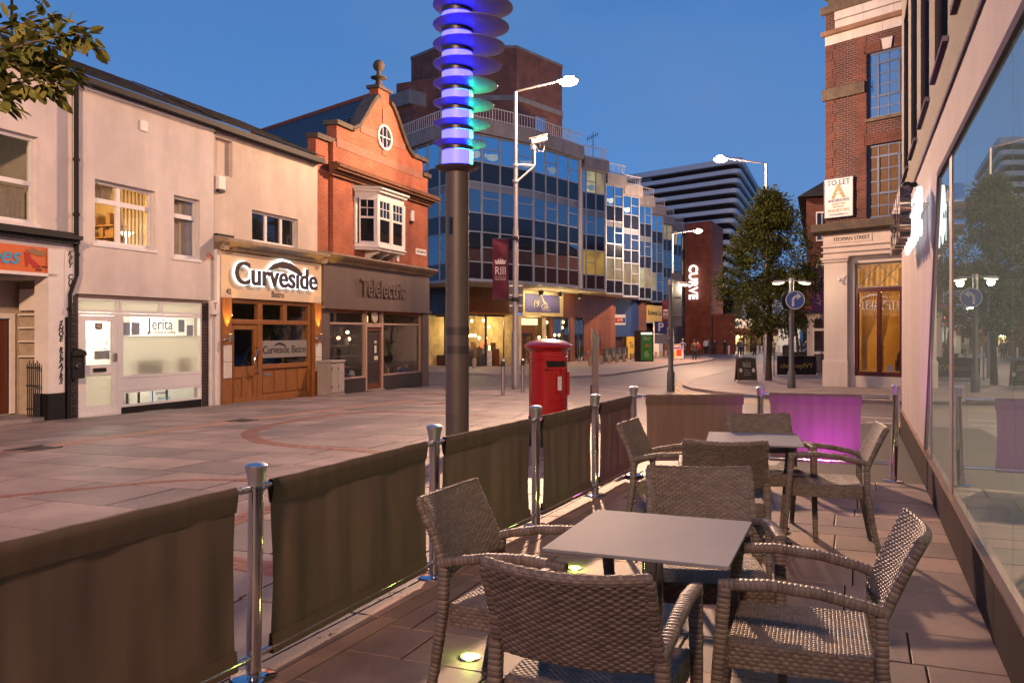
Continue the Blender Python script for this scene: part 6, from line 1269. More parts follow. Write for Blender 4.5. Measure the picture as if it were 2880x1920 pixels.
def banner(x, y, ztop, dx, label):
    B = thing('street_banner', label, 'banner', (x, y, ztop-2.1), 0, 'crimson banners on street lamps')
    w_ = 0.55; x0 = dx-w_/2
    me = MB(); n_ = 16; vs = []; fs = []
    for j in range(n_+1):
        for i in range(5): vs.append((x0+w_*i/4, 0.02*math.sin(j*0.7+i*0.9), 0.02+2.06*j/n_))
    for j in range(n_):
        for i in range(4): fs.append((j*5+i, j*5+i+1, (j+1)*5+i+1, (j+1)*5+i))
    me.add(vs, fs); me.add([(v[0], v[1]+0.012, v[2]) for v in vs], fs); me.build('cloth', mat('crimson_cloth', (0.115, 0.010, 0.030), 0.75, var=0.12, vscale=5), B, True)
    mb = MB(); s_ = -1 if dx < 0 else 1
    for z in (0.0, 2.10): mb.cyl((0, 0, z), (x0-0.02 if dx < 0 else x0+w_+0.02, 0, z), 0.018, n=8); mb.lathe([(0.12, z-0.07), (0.12, z+0.07)], 12)
    mb.build('bracket', dark_metal, B)
    wi = mat('pale_print', (0.62, 0.52, 0.53), 0.6, var=0); c_ = dx
    text('RIII', 0.40, wi, B, on_wall(c_, -0.035, 0.98), ext=0.003, squash=0.74, offset=0.003); text('LEICESTER AND', 0.055, wi, B, on_wall(c_, -0.035, 0.78), ext=0.002); text('LEICESTERSHIRE', 0.055, wi, B, on_wall(c_, -0.035, 0.71), ext=0.002)
    mb = MB(); mb.prism([(c_-0.17, 1.22), (c_+0.17, 1.22), (c_+0.20, 1.38), (c_+0.12, 1.32), (c_+0.08, 1.41), (c_+0.03, 1.34), (c_, 1.44), (c_-0.03, 1.34), (c_-0.08, 1.41), (c_-0.12, 1.32), (c_-0.20, 1.38)], -0.038, -0.034, 'xz'); mb.box(c_-0.17, c_+0.17, -0.037, -0.033, 0.665, 0.672); mb.build('crown', wi, B)
banner(0.12, 29.5, 4.78, -0.52, 'crimson RIII banner on the near tall lamp, left of its pole')
banner(12.4, 66.0, 4.05, -0.52, 'small distant crimson RIII banner on the far tall lamp')
def sign_back(x, y, z0, w, h, label):
    S_ = thing('road_sign', label, 'road sign', (x, y, z0), 0); MB().box(-w/2, w/2, 0.0, 0.012, 0, h).build('panel', mat('sign_grey', (0.15, 0.15, 0.16), 0.5), S_, bevel=0.01)
    for z in (h*0.2, h*0.55, h*0.85): MB().box(-w/2+0.02, w/2-0.02, -0.025, -0.001, z, z+0.03).build('rail', steel_dull, S_)
    return S_
sign_back(0.14, 29.66, 2.25, 0.50, 1.05, 'grey back of a road sign on the near tall street lamp')
def bollard(x, y, label):
    L = thing('steel_bollard', label, 'bollard', (x, y, gz(y)), 0, 'steel bollards in the plaza')
    MB().lathe([(0.058, -0.05), (0.058, 0.86)], 16).build('shaft', steel_dull, L, True); MB().lathe([(0.0595, 0.862), (0.0595, 1.0)], 16).build('green_band', mat('dark_green_band', (0.01, 0.035, 0.03), 0.4), L, True); MB().lathe([(0.061, 1.002), (0.061, 1.04), (0.04, 1.06)], 16).build('cap', steel_dull, L, True)
bollard(-0.27, 25.5, 'steel bollard with green band, left of the near tall lamp'); bollard(0.345, 27.4, 'steel bollard with green band, between the tall lamp and the red post box')
# twin-headed low lamps
def low_lamp(x, y, label, twin=True, h=3.65, lit=True):
    L = thing('low_street_lamp', label, 'street lamp', (x, y, gz(y)), 0, 'low post top street lamps')
    MB().lathe([(0.13, -0.05), (0.13, 0.62), (0.085, 0.68), (0.075, h)], 16).build('pole', mat('dark_grey_pole', (0.10, 0.10, 0.10), 0.5, metal=0.3), L, True)
    MB().lathe([(0.085, h-0.12), (0.085, h+0.06)], 14).build('collar', galv, L, True)
    for s_ in ((-1, 1) if twin else (1,)):
        mb = MB(); mb.tube([(0.05*s_, 0, h-0.02), (0.15*s_, 0, h-0.03), (0.28*s_, 0, h-0.06)], 0.022, 8); mb.add(*_ell(0.24, 0.14, 0.05), Matrix.Translation((0.42*s_, 0, h-0.07)) @ Matrix.Rotation(0.12*s_, 4, 'Y')); mb.build('arm_head', galv, L, True)
        MB().add(*_ell(0.20, 0.11, 0.05), Matrix.Translation((0.43*s_, 0, h-0.108)) @ Matrix.Rotation(0.12*s_, 4, 'Y')).build('lens', emit('white_lens', (1.0, 0.80, 0.5), 4), L, True)
        lamp('lamp_light', (0.43*s_, 0, h-0.22), 28, (1.0, 0.78, 0.5), L, 0.1)
    return L
low_lamp(9.17, 28.0, 'low twin headed street lamp with the round blue arrow sign'); low_lamp(5.21, 28.0, 'low street lamp carrying the back of a tall grey sign in mid street', False, 3.6)
S_ = thing('arrow_sign', 'round blue sign with a white turn left ahead arrow on the twin headed lamp', 'road sign', (9.24, 27.85, 2.30), -0.25)
RXc = Matrix.Translation((0, 0, 0.3)) @ RX90
MB().lathe([(0.30, 0), (0.30, 0.015)], 32, M=RXc @ Matrix.Translation((0, 0, -0.0))).build('disc', mat('sign_blue', (0.012, 0.10, 0.38), 0.4, var=0), S_); mb = MB()
n_ = 40; vs = []; fs = []
for k in range(n_):
    a_ = 2*PI*k/n_; vs += [(0.30*math.cos(a_), -0.02, 0.3+0.30*math.sin(a_)), (0.275*math.cos(a_), -0.02, 0.3+0.275*math.sin(a_))]
for k in range(n_): fs.append((2*k, 2*k+1, (2*k+3) % (2*n_), (2*k+2) % (2*n_)))
mb.add(vs, fs); mb.prism([(-0.10, 0.10), (-0.03, 0.10), (-0.03, 0.32), (0.03, 0.38), (0.06, 0.38), (0.06, 0.30), (0.19, 0.42), (0.06, 0.54), (0.06, 0.46), (0.0, 0.46), (-0.10, 0.36)], -0.021, -0.018, 'xz'); mb.build('arrow', white_paint, S_)
S_ = thing('round_sign', 'dark back of a second round sign on the twin headed lamp', 'road sign', (9.08, 28.1, 2.30), 0.5); MB().lathe([(0.30, 0), (0.30, 0.015)], 32, M=RXc).build('disc', dark_metal, S_)
sign_back(5.42, 28.14, 1.75, 0.36, 1.75, 'tall narrow grey sign back on the low lamp in mid street')
S_ = thing('parking_sign', 'dark blue parking sign with white P beside the low lamp', 'road sign', (4.87, 27.95, 1.18), 0); MB().box(-0.20, 0.20, 0, 0.012, 0.32, 0.72).build('panel', navy, S_); MB().box(-0.20, 0.20, 0, 0.012, 0.0, 0.31).build('plate', mat('plate_grey', (0.25, 0.24, 0.23), 0.5), S_); text('P', 0.38, white_paint, S_, on_wall(0.0, -0.004, 0.53), ext=0.002, offset=0.01)
mb = MB(); mb.cyl((0.2, 0, 0.5), (0.34, 0.05, 0.5), 0.02, n=6); mb.cyl((0.2, 0, 0.15), (0.34, 0.05, 0.15), 0.02, n=6); mb.build('clip', steel_dull, S_)
# slim post with slanted top near the post box
L = thing('slanted_top_post', 'slim silver post with slanted glossy top, right of the red post box', 'post', (1.56, 16.0, gz(16)), 0)
mb = MB(); h_ = 1.72; mb.add([(-0.06, -0.05, -0.05), (0.06, -0.05, -0.05), (0.06, 0.06, -0.05), (-0.06, 0.06, -0.05), (-0.06, -0.05, h_), (0.06, -0.05, h_-0.14), (0.06, 0.06, h_-0.14), (-0.06, 0.06, h_)], [(0, 3, 2, 1), (4, 5, 6, 7), (0, 1, 5, 4), (1, 2, 6, 5), (2, 3, 7, 6), (3, 0, 4, 7)]); mb.build('shaft', steel, L, bevel=0.01)
mb = MB(); mb.add([(-0.075, -0.07, h_+0.03), (0.10, -0.07, h_-0.17), (0.10, 0.08, h_-0.17), (-0.075, 0.08, h_+0.03), (-0.075, -0.07, h_+0.05), (0.10, -0.07, h_-0.15), (0.10, 0.08, h_-0.15), (-0.075, 0.08, h_+0.05)], [(0, 3, 2, 1), (4, 5, 6, 7), (0, 1, 5, 4), (1, 2, 6, 5), (2, 3, 7, 6), (3, 0, 4, 7)]); mb.build('top_plate', steel, L)
MB().box(-0.092, -0.065, -0.02, 0.03, 0, 0.7).build('side_strip', dark_metal, L)
# ---------------------------------------------------------- red pillar box
PB = thing('pillar_box', 'red cylindrical pillar post box with domed cap behind the fence', 'post box', (0.515, 12.15, gz(12.15)), 0.35)
red = mat('post_box_red', (0.32, 0.008, 0.010), 0.28, var=0.12, vscale=3, coat=0.4, stain=0.12)
MB().lathe([(0.275, 0.42), (0.272, 1.22), (0.285, 1.235), (0.285, 1.26), (0.272, 1.27), (0.272, 1.335), (0.30, 1.36), (0.325, 1.385)], 40).build('body', red, PB, True)
MB().lathe([(0.325, 1.386), (0.345, 1.395), (0.348, 1.425), (0.335, 1.435), (0.26, 1.475), (0.14, 1.505), (0.001, 1.515)], 40).build('cap', red, PB, True)
MB().lathe([(0.29, -0.1), (0.29, 0.06), (0.28, 0.36), (0.285, 0.40), (0.276, 0.419)], 40).build('base', black_paint, PB, True)
mb = MB(); mb.box(-0.13, 0.13, -0.296, -0.262, 1.125, 1.205); mb.build('aperture', black_paint, PB)
mb = MB(); mb.box(-0.16, 0.16, -0.315, -0.25, 1.208, 1.235); mb.box(-0.16, 0.16, -0.29, -0.25, 1.09, 1.122); mb.build('aperture_hood', red, PB)
def arcpanel(a0, a1, r0, r1, z0, z1, n_=8):
    vs = []; fs = []
    for k in range(n_+1):
        a_ = a0+(a1-a0)*k/n_
        for (r_, z_) in ((r0, z0), (r1, z0), (r1, z1), (r0, z1)): vs.append((r_*math.sin(a_), -r_*math.cos(a_), z_))
    for k in range(n_):
        for j in range(4): fs.append((k*4+j, k*4+(j+1) % 4, (k+1)*4+(j+1) % 4, (k+1)*4+j))
    fs += [(0, 1, 2, 3), (n_*4, n_*4+3, n_*4+2, n_*4+1)]; return vs, fs
MB().add(*arcpanel(-0.52, 0.98, 0.27, 0.279, 0.46, 1.10)).build('door', red, PB, True)
MB().add(*arcpanel(0.02, 0.34, 0.27, 0.298, 0.76, 1.03)).build('plate_frame', red, PB); MB().add(*arcpanel(0.07, 0.29, 0.29, 0.300, 0.80, 0.99)).build('collection_plate', mat('enamel_plate', (0.58, 0.58, 0.58), 0.4, var=0.3, vscale=40), PB)
mb = MB(); mb.add(*arcpanel(0.92, 1.0, 0.27, 0.31, 0.72, 1.05)); mb.add(*arcpanel(0.30, 0.36, 0.27, 0.31, 1.0, 1.09)); mb.build('lock', red, PB)
text('E II R', 0.11, red, PB, on_wall(0.03, -0.281, 0.66), ext=0.006)
# ---------------------------------------------------------- glowing light column
LC = thing('light_column', 'tall grey light column with glowing violet core and stacked tilted metal discs', 'light column', (-0.706, 11.0, gz(11.0)), 0)
colm = mat('column_paint', (0.082, 0.070, 0.066), 0.5, metal=0.2, var=0.12, vscale=3, stain=0.1)
HB = 3.66
MB().lathe([(0.151, -0.05), (0.151, HB+0.04)], 40).build('shaft', colm, LC, True)
def cylpanel(z0, z1): return arcpanel(-1.15, 0.25, 0.1505, 0.1545, z0, z1, 12)
for (z0, z1) in ((0.5, 1.15), (1.62, 2.2), (2.32, 3.22)):
    d = MB().add(*cylpanel(z0, z1)).build('access_panel', colm, LC, True); mb = MB()
    for z in (z0+0.12, z1-0.12): mb.add(*_ell(0.014, 0.008, 0.014), Matrix.Translation((0.154*math.sin(-0.65), -0.154*math.cos(-0.65), z)))
    mb.build('screw', dark_metal, d)
MB().add(*arcpanel(-0.95, -0.30, 0.152, 0.157, 2.83, 3.05, 6)).build('sensor_window', dark_glass, LC)
for z in (1.36, 1.60): MB().lathe([(0.1555, 0), (0.1555, 0.10)], 40, (0, 0, z-0.05)).build('band', mat('dark_band', (0.03, 0.025, 0.028), 0.5), LC, True)
MB().lathe([(0.10, HB-0.05), (0.26, HB+0.03), (0.285, HB+0.05), (0.20, HB+0.055)], 48).build('base_plate', colm, LC, True)
discm = mat('disc_metal', (0.17, 0.165, 0.18), 0.42, metal=0.2, var=0.08)
core = emit('violet_core', (0.020, 0.017, 1.0), 21); teal = emit('teal_strip', (0.01, 1.0, 0.48), 45)
for k in range(13):
    z = HB+0.10+k*0.252
    if k < 4:      # the lower segments shine teal on the far right side
        MB().add(*arcpanel(math.radians(-165), math.radians(60), 0.18, 0.198, z-0.03, z+0.15, 30)).build('core_segment', core, LC, True)
        MB().add(*arcpanel(math.radians(61), math.radians(194), 0.18, 0.198, z-0.03, z+0.15, 20)).build('teal_segment', teal, LC, True)
    else: MB().lathe([(0.198, z-0.03), (0.198, z+0.15)], 40).build('core_segment', core, LC, True)
    MB().lathe([(0.17, z+0.152), (0.203, z+0.156), (0.203, z+0.212), (0.17, z+0.218)], 40).build('core_ring', dark_metal, LC, True)
    R_ = 0.345+0.0245*min(k, 11); cx = -0.285+R_+0.0   # discs share their left edge and grow to the right
    M_ = Matrix.Translation((cx-0.03, 0.0, z+0.20)) @ Matrix.Rotation(0.03, 4, 'Y')
    vs = []; fs = []; n_ = 56; prof = [(0.55, 0.005), (0.8, 0.03), (1.0, 0.055), (1.0, 0.047), (0.8, 0.020), (0.55, -0.006)]
    for (f_, zz) in prof:
        for j in range(n_):
            a_ = 2*PI*j/n_; px, py = R_*f_*math.cos(a_), R_*f_*math.sin(a_)
            if f_ < 0.6:            # inner edge hugs the core
                px, py = 0.19*math.cos(a_)-(cx-0.03), 0.19*math.sin(a_)
            vs.append((px, py, zz))
    m6 = len(prof)
    for i in range(m6):
        for j in range(n_): fs.append((i*n_+j, i*n_+(j+1) % n_, ((i+1) % m6)*n_+(j+1) % n_, ((i+1) % m6)*n_+j))
    MB().add(vs, fs, M_).build('disc', discm, LC, True)
# ---------------------------------------------------------- far pavement things
def stone_bollard(px, py, h, label):
    p = G(px, py); o_ = MB().lathe([(0.13, -0.05), (0.13, h-0.16), (0.115, h-0.06), (0.06, h), (0.001, h+0.012)], 12).build('stone_bollard', mat('sandstone', (0.30, 0.22, 0.16), 0.8, var=0.2), None, True); o_.location = (p.x, p.y, p.z+0.05); tag(o_, label, 'bollard', 'short stone bollards on the far pavement')
names = ['in front of the cafe window left of the near tall lamp', 'beside the near tall lamp pole, before the cafe entrance', 'right of the slanted post, by the silver cafe chairs', 'at the left end of the black cafe screens', 'second from the left before the black cafe screens', 'third from the left before the black cafe screens', 'at the right end of the black cafe screens', 'between the black screens and the green kiosk', 'just left of the green kiosk', 'right of the green kiosk', 'below the white column of the porch', 'furthest right, near the poster board']
for (px, py, h), n_ in zip(((1334, 1038, 0.60), (1420, 1034, 0.60), (1661, 1033, 0.62), (1691, 1029, 0.62), (1714, 1026, 0.62), (1735, 1023, 0.62), (1755, 1021, 0.62), (1776, 1016, 0.62), (1785, 1014, 0.62), (1845, 1010, 0.62), (1859, 1008, 0.62), (1873, 1006, 0.62)), names): stone_bollard(px, py, h, 'stone bollard '+n_)
bl = mat('black_screen_cloth', (0.014, 0.013, 0.014), 0.6, var=0.2)
sp0, sp1 = G(1697, 1026), G(1766, 1012)
for k in range(4):
    p = sp0.lerp(sp1, k/4); q = sp0.lerp(sp1, (k+0.93)/4); d = q-p
    L = thing('cafe_screen', 'black cafe screen with white bird logo, '+['leftmost of four', 'second of four from the left', 'third of four from the left', 'rightmost of four'][k], 'screen', tuple(p), math.atan2(d.y, d.x), 'black cafe screens'); w_ = d.length
    MB().box(0.03, w_-0.03, -0.01, 0.01, 0.18, 1.05).build('cloth', bl, L); mb = MB()
    for x in (0.0, w_): mb.cyl((x, 0, -0.02), (x, 0, 1.12), 0.03, n=8)
    mb.cyl((0, 0, 1.07), (w_, 0, 1.07), 0.02, n=6); mb.build('frame', dark_metal, L)
    mb = MB(); c_ = w_/2; mb.prism([(c_-0.1, 0.85), (c_+0.02, 0.95), (c_+0.06, 0.78), (c_+0.22, 0.55), (c_+0.10, 0.45), (c_-0.12, 0.38), (c_+0.02, 0.55), (c_-0.02, 0.70)], -0.016, -0.012, 'xz'); mb.build('logo', whi, L)
def alu_chair(px, py, rot, label):
    p = G(px, py); L = thing('aluminium_chair', label, 'chair', (p.x, p.y, p.z+0.07), rot, 'silver cafe chairs'); mb = MB()
    for s_ in (-1, 1): mb.tube([(0.25*s_, 0.22, 0), (0.25*s_, 0.2, 0.44), (0.24*s_, -0.02, 0.66), (0.24*s_, -0.24, 0.64), (0.22*s_, -0.28, 0.82)], 0.016, 6); mb.tube([(0.25*s_, -0.26, 0), (0.22*s_, -0.2, 0.44)], 0.016, 6)
    mb.tube([(-0.22, -0.28, 0.82), (0, -0.33, 0.84), (0.22, -0.28, 0.82)], 0.016, 6); mb.build('frame', steel, L, True); mb = MB()
    for k in range(5): mb.box(-0.23, 0.23, -0.2+k*0.085, -0.13+k*0.085, 0.43, 0.45)
    for z in (0.6, 0.7, 0.78): mb.box(-0.22, 0.22, -0.27, -0.25, z, z+0.05)
    mb.build('slats', steel, L)
alu_chair(1640, 1026, 1.9, 'silver cafe chair left of the slanted post, before the cafe'); alu_chair(1664, 1026, -1.7, 'silver cafe chair hidden partly by the slanted post, before the cafe')
p = G(1811, 1020); K = thing('advert_kiosk', 'phone kiosk with lit green advertising panel on the far pavement', 'kiosk', (p.x, p.y, p.z+0.07), 0.35)
mb = MB(); mb.box(-0.55, 0.55, -0.45, -0.36, 0, 0.12); mb.box(-0.55, -0.49, -0.45, 0.45, 0, 2.2); mb.box(0.49, 0.55, -0.45, 0.45, 0, 2.2); mb.box(-0.55, 0.55, -0.46, 0.46, 2.2, 2.3); mb.box(-0.48, 0.48, 0.36, 0.42, 0.0, 2.2); mb.build('frame', dark_metal, K)
g_ = MB().box(-0.47, 0.47, -0.42, -0.38, 0.14, 1.98).build('poster', mat('green_poster', (0.03, 0.19, 0.035), 0.4, var=0.2, vscale=1.5), K); MB().box(-0.45, 0.45, -0.43, -0.37, 2.02, 2.16).build('light_strip', emit('kiosk_light', (1.0, 0.85, 0.55), 2.0), K)
text('GREAT FOR', 0.12, paper, g_, on_wall(0, -0.425, 1.79), ext=0.002); text('SHARING', 0.12, paper, g_, on_wall(0, -0.425, 1.65), ext=0.002); mb = MB(); mb.ball((0, -0.43, 1.2), 0.17, 10, 6, 0.8); mb.build('food_picture', mat('food_print', (0.35, 0.16, 0.06), 0.6, var=0.6, vscale=8), g_); [text(t_, 0.14, paper, g_, on_wall(0, -0.425, 0.74-0.16*k), ext=0.002) for k, t_ in enumerate(('EAT', 'FRESH', 'DAILY'))]
mb = MB(); mb.box(0.1, 0.42, 0.2, 0.34, 1.0, 1.6); mb.build('telephone', steel_dull, K)
def aboard(px, py, w, h, name, label, m_face, legm, rot=0):
    p = G(px, py); A = thing(name, label, 'a-board', (p.x, p.y, p.z+0.075), rot); mb = MB()
    for s_ in (-1, 1):
        for t_ in (-1, 1): mb.tube([(s_*w/2, t_*0.22, 0), (s_*w/2*0.97, t_*0.03, h)], 0.022, 6)
    mb.build('frame', legm, A); 
    R_ = Matrix.Translation((0, -0.205, 0.10)) @ Matrix.Rotation(-0.20, 4, 'X')
    top = [(-w/2+0.03, 0.0), (w/2-0.03, 0.0)]+[((w/2-0.03)*math.cos(PI*k/10), h-0.16+0.10*math.sin(PI*k/10)) for k in range(11)]
    b_ = MB().prism(top, -0.012, 0.012, 'xz', R_).build('board', m_face, A); MB().prism(top, -0.012, 0.012, 'xz', Matrix.Translation((0, 0.205, 0.10)) @ Matrix.Rotation(0.20, 4, 'X')).build('rear_board', m_face, A)
    return A, b_, R_
chalk = mat('chalk', (0.42, 0.40, 0.38), 0.9, var=0)
A, b_, R_ = aboard(2098, 1081, 0.74, 0.96, 'chalk_board', 'black chalk a-board with white lettering on the right pavement', mat('blackboard', (0.02, 0.018, 0.017), 0.6, var=0.3), wood_dark, 0.06)
for (s_, z, t_) in (('~', 0.78, 0.12), ('SLICK', 0.66, 0.13), ('PERKS', 0.55, 0.12), ('2 for 1', 0.40, 0.07), ('cocktails', 0.31, 0.07), ('every evening', 0.22, 0.05)): text(s_, t_, chalk, b_, R_ @ on_wall(0, -0.016, z), ext=0.002)
mb = MB()
for s_ in (-1, 1): mb.prism([(s_*0.25+0.07*math.sin(k*1.05), 0.39+0.09*math.cos(k*1.05)) for k in range(6)], -0.018, -0.014, 'xz', R_)
mb.build('chalk_drawing', chalk, b_)
A, b_, R_ = aboard(1906, 1014, 0.85, 1.25, 'poster_board', 'colourful red and yellow poster a-board on the far pavement', mat('poster_print', (0.55, 0.42, 0.36), 0.5, var=0.1), white_paint, -0.1)
MB().box(-0.1, 0.3, -0.02, -0.014, 0.2, 0.75, R_).build('red_print', red_ink, b_); MB().box(-0.33, -0.12, -0.02, -0.014, 0.15, 0.6, R_).build('yellow_print', MATS['yellow_board'], b_); MB().box(-0.33, 0.3, -0.02, -0.014, 0.8, 0.95, R_).build('purple_print', mat('purple_print', (0.12, 0.05, 0.22), 0.5), b_)
# restaurant screen on the right pavement
p0_, p1_ = G(2177, 1066), G(2306, 1066); d = p1_-p0_; w_ = d.length
L = thing('restaurant_screen', 'black canvas screen with gold chutney ivy lettering between steel posts', 'screen', (p0_.x, p0_.y, p0_.z+0.07), math.atan2(d.y, d.x)); 
mb = MB(); vs = []; fs = []
for j in range(7):
    for i in range(21): vs.append((0.13+(w_-0.3)*i/20, 0.02*math.sin(i*0.9+j*0.5)*(j/6), 0.12+0.82*j/6))
for j in range(6):
    for i in range(20): fs.append((j*21+i, j*21+i+1, (j+1)*21+i+1, (j+1)*21+i))
c_ = MB().add(vs, fs).build('canvas', bl, L, True); text('chutneyIVY', 0.30, mat('gold_letter', (0.55, 0.40, 0.12), 0.4), L, on_wall(w_/2-0.02, -0.03, 0.52), ext=0.003, squash=1.05)
for x in (0.0, w_-0.04): mb = MB(); mb.lathe([(0.14, 0), (0.12, 0.025), (0.03, 0.03), (0.03, 0.98), (0.04, 1.0)], 14, (x, 0, 0)); mb.build('post', steel, L, True)
mb = MB(); mb.cyl((0, 0, 0.95), (w_, 0, 0.95), 0.015, n=6); mb.build('rail', steel, L)
L = thing('restaurant_screen', 'second black canvas screen running back behind the gold lettered one', 'screen', (p1_.x+0.1, p1_.y+0.1, p1_.z+0.07), FR); MB().box(0, 1.6, -0.01, 0.01, 0.12, 1.08).build('canvas', bl, L); mb = MB(); mb.cyl((0, 0, 0), (0, 0, 1.1), 0.03, n=8); mb.cyl((1.6, 0, 0), (1.6, 0, 1.1), 0.03, n=8); mb.build('post', steel, L)
L = thing('restaurant_screen', 'long black screen standing further back behind the gold lettered screen', 'screen', tuple(W(2228, 1046, 42.5)), 0); MB().box(0, 1.45, 0, 0.02, 0.0, 1.0).build('canvas', bl, L)
# slim metal bollards by the foyer
for k, (px, py) in enumerate(((2050, 1001), (2073, 1000), (2095, 1000), (2131, 1000), (2142, 1001), (2191, 1001), (2238, 1003))):
    p = G(px, py-4); o_ = MB().lathe([(0.09, -0.05), (0.09, 0.9), (0.05, 0.95)], 10).build('metal_bollard', white_paint, None, True); o_.location = (p.x, p.y, p.z); tag(o_, 'pale metal bollard before the theatre foyer, '+['leftmost of seven', 'second of seven from the left', 'third of seven from the left', 'fourth of seven from the left', 'fifth of seven from the left', 'sixth of seven, right of the lamp pole', 'rightmost of seven'][k], 'bollard', 'pale metal bollards by the theatre')
p = W(2213, 1003, 80); o_ = MB().lathe([(0.38, 0), (0.42, 1.0), (0.44, 1.05), (0.3, 1.15)], 12).build('litter_bin', dark_metal, None, True); o_.location = (p.x, p.y, -0.77); tag(o_, 'dark litter bin near the foyer, seen past the sign pole', 'bin')
# traffic light far off
p = W(2219, 1000, 90); L = thing('traffic_light', 'small traffic signal glowing red and blue behind the tree', 'traffic light', (p.x, p.y, -0.77), 0); mb = MB(); mb.cyl((0, 0, 0), (0, 0, 4.6), 0.07, n=8); mb.box(-0.25, 0.25, -0.2, 0.1, 3.4, 5.2); mb.build('signal_head', black_paint, L)
MB().ball((0, -0.2, 3.75), 0.13, 8, 6).build('red_light', emit('red_signal', (1.0, 0.08, 0.03), 3), L); MB().ball((0.05, -0.2, 4.95), 0.14, 8, 6).build('blue_light', emit('blue_signal', (0.1, 0.12, 1.0), 2), L); MB().ball((0, -0.2, 3.1), 0.11, 8, 6).build('red_light', emit('red_signal', (1, 0, 0), 1), L)
# potted palm
p = G(2255, 1040); L = thing('potted_palm', 'dark spiky palm in a pot behind the black screen', 'plant', (p.x, p.y, p.z+0.05), 0); MB().lathe([(0.25, 0), (0.33, 0.5)], 14).build('pot', black_paint, L, True); mb = MB(); rr = random.Random(2)
for k in range(46):
    a_ = rr.uniform(0, 6.28); e_ = rr.uniform(0.3, 1.2); l_ = rr.uniform(0.5, 0.9); q0 = Vector((0, 0, 0.9+rr.uniform(0, 0.4))); q1 = q0+Vector((math.cos(a_)*l_*math.sin(e_)*.6, math.sin(a_)*l_*math.sin(e_)*.6, l_*math.cos(e_)*.7)); q2 = q1+Vector((math.cos(a_)*l_*.5, math.sin(a_)*l_*.5, -0.15)); w_ = Vector((-math.sin(a_), math.cos(a_), 0))*0.035
    mb.add([tuple(q0), tuple(q1-w_), tuple(q2), tuple(q1+w_)], [(0, 1, 2, 3)])
mb.build('frond', pm, L); MB().cyl((0, 0, 0.4), (0, 0, 1.1), 0.06, n=8).build('stem', wood_dark, L)
L = thing('tv_aerial', 'small television aerial on the glass office roof', 'aerial', tuple(W(1668, 441, 60)), 0); mb = MB(); mb.cyl((0, 0, -0.5), (0, 0, 1.7), 0.025, n=6); mb.cyl((-0.5, 0, 1.2), (0.4, 0, 1.6), 0.02, n=6)
for k in range(6): mb.cyl((-0.4+k*0.14, -0.3, 1.25+k*0.06), (-0.4+k*0.14, 0.3, 1.25+k*0.06), 0.012, n=5); mb.cyl((-0.4+k*0.14, 0, 1.05+k*0.06), (-0.4+k*0.14, 0, 1.45+k*0.06), 0.012, n=5)
mb.build('antenna', dark_metal, L)
L = thing('roof_mast', 'thin black mast with a comb aerial above the shoe repair shop roof', 'aerial', tuple(W(33, 66, 17.2)), 0); mb = MB(); mb.cyl((0, 0, -0.6), (0, 0, 1.2), 0.03, n=6); mb.cyl((0.25, 0, 0.62), (0.62, 0, 0.36), 0.012, n=6); mb.cyl((0, 0, 0.8), (0.25, 0, 0.62), 0.012, n=6)
for k in range(7): mb.cyl((0.28+k*0.05, 0, 0.57-k*0.035), (0.33+k*0.05, 0, 0.65-k*0.035), 0.008, n=5)
mb.build('antenna', black_paint, L)
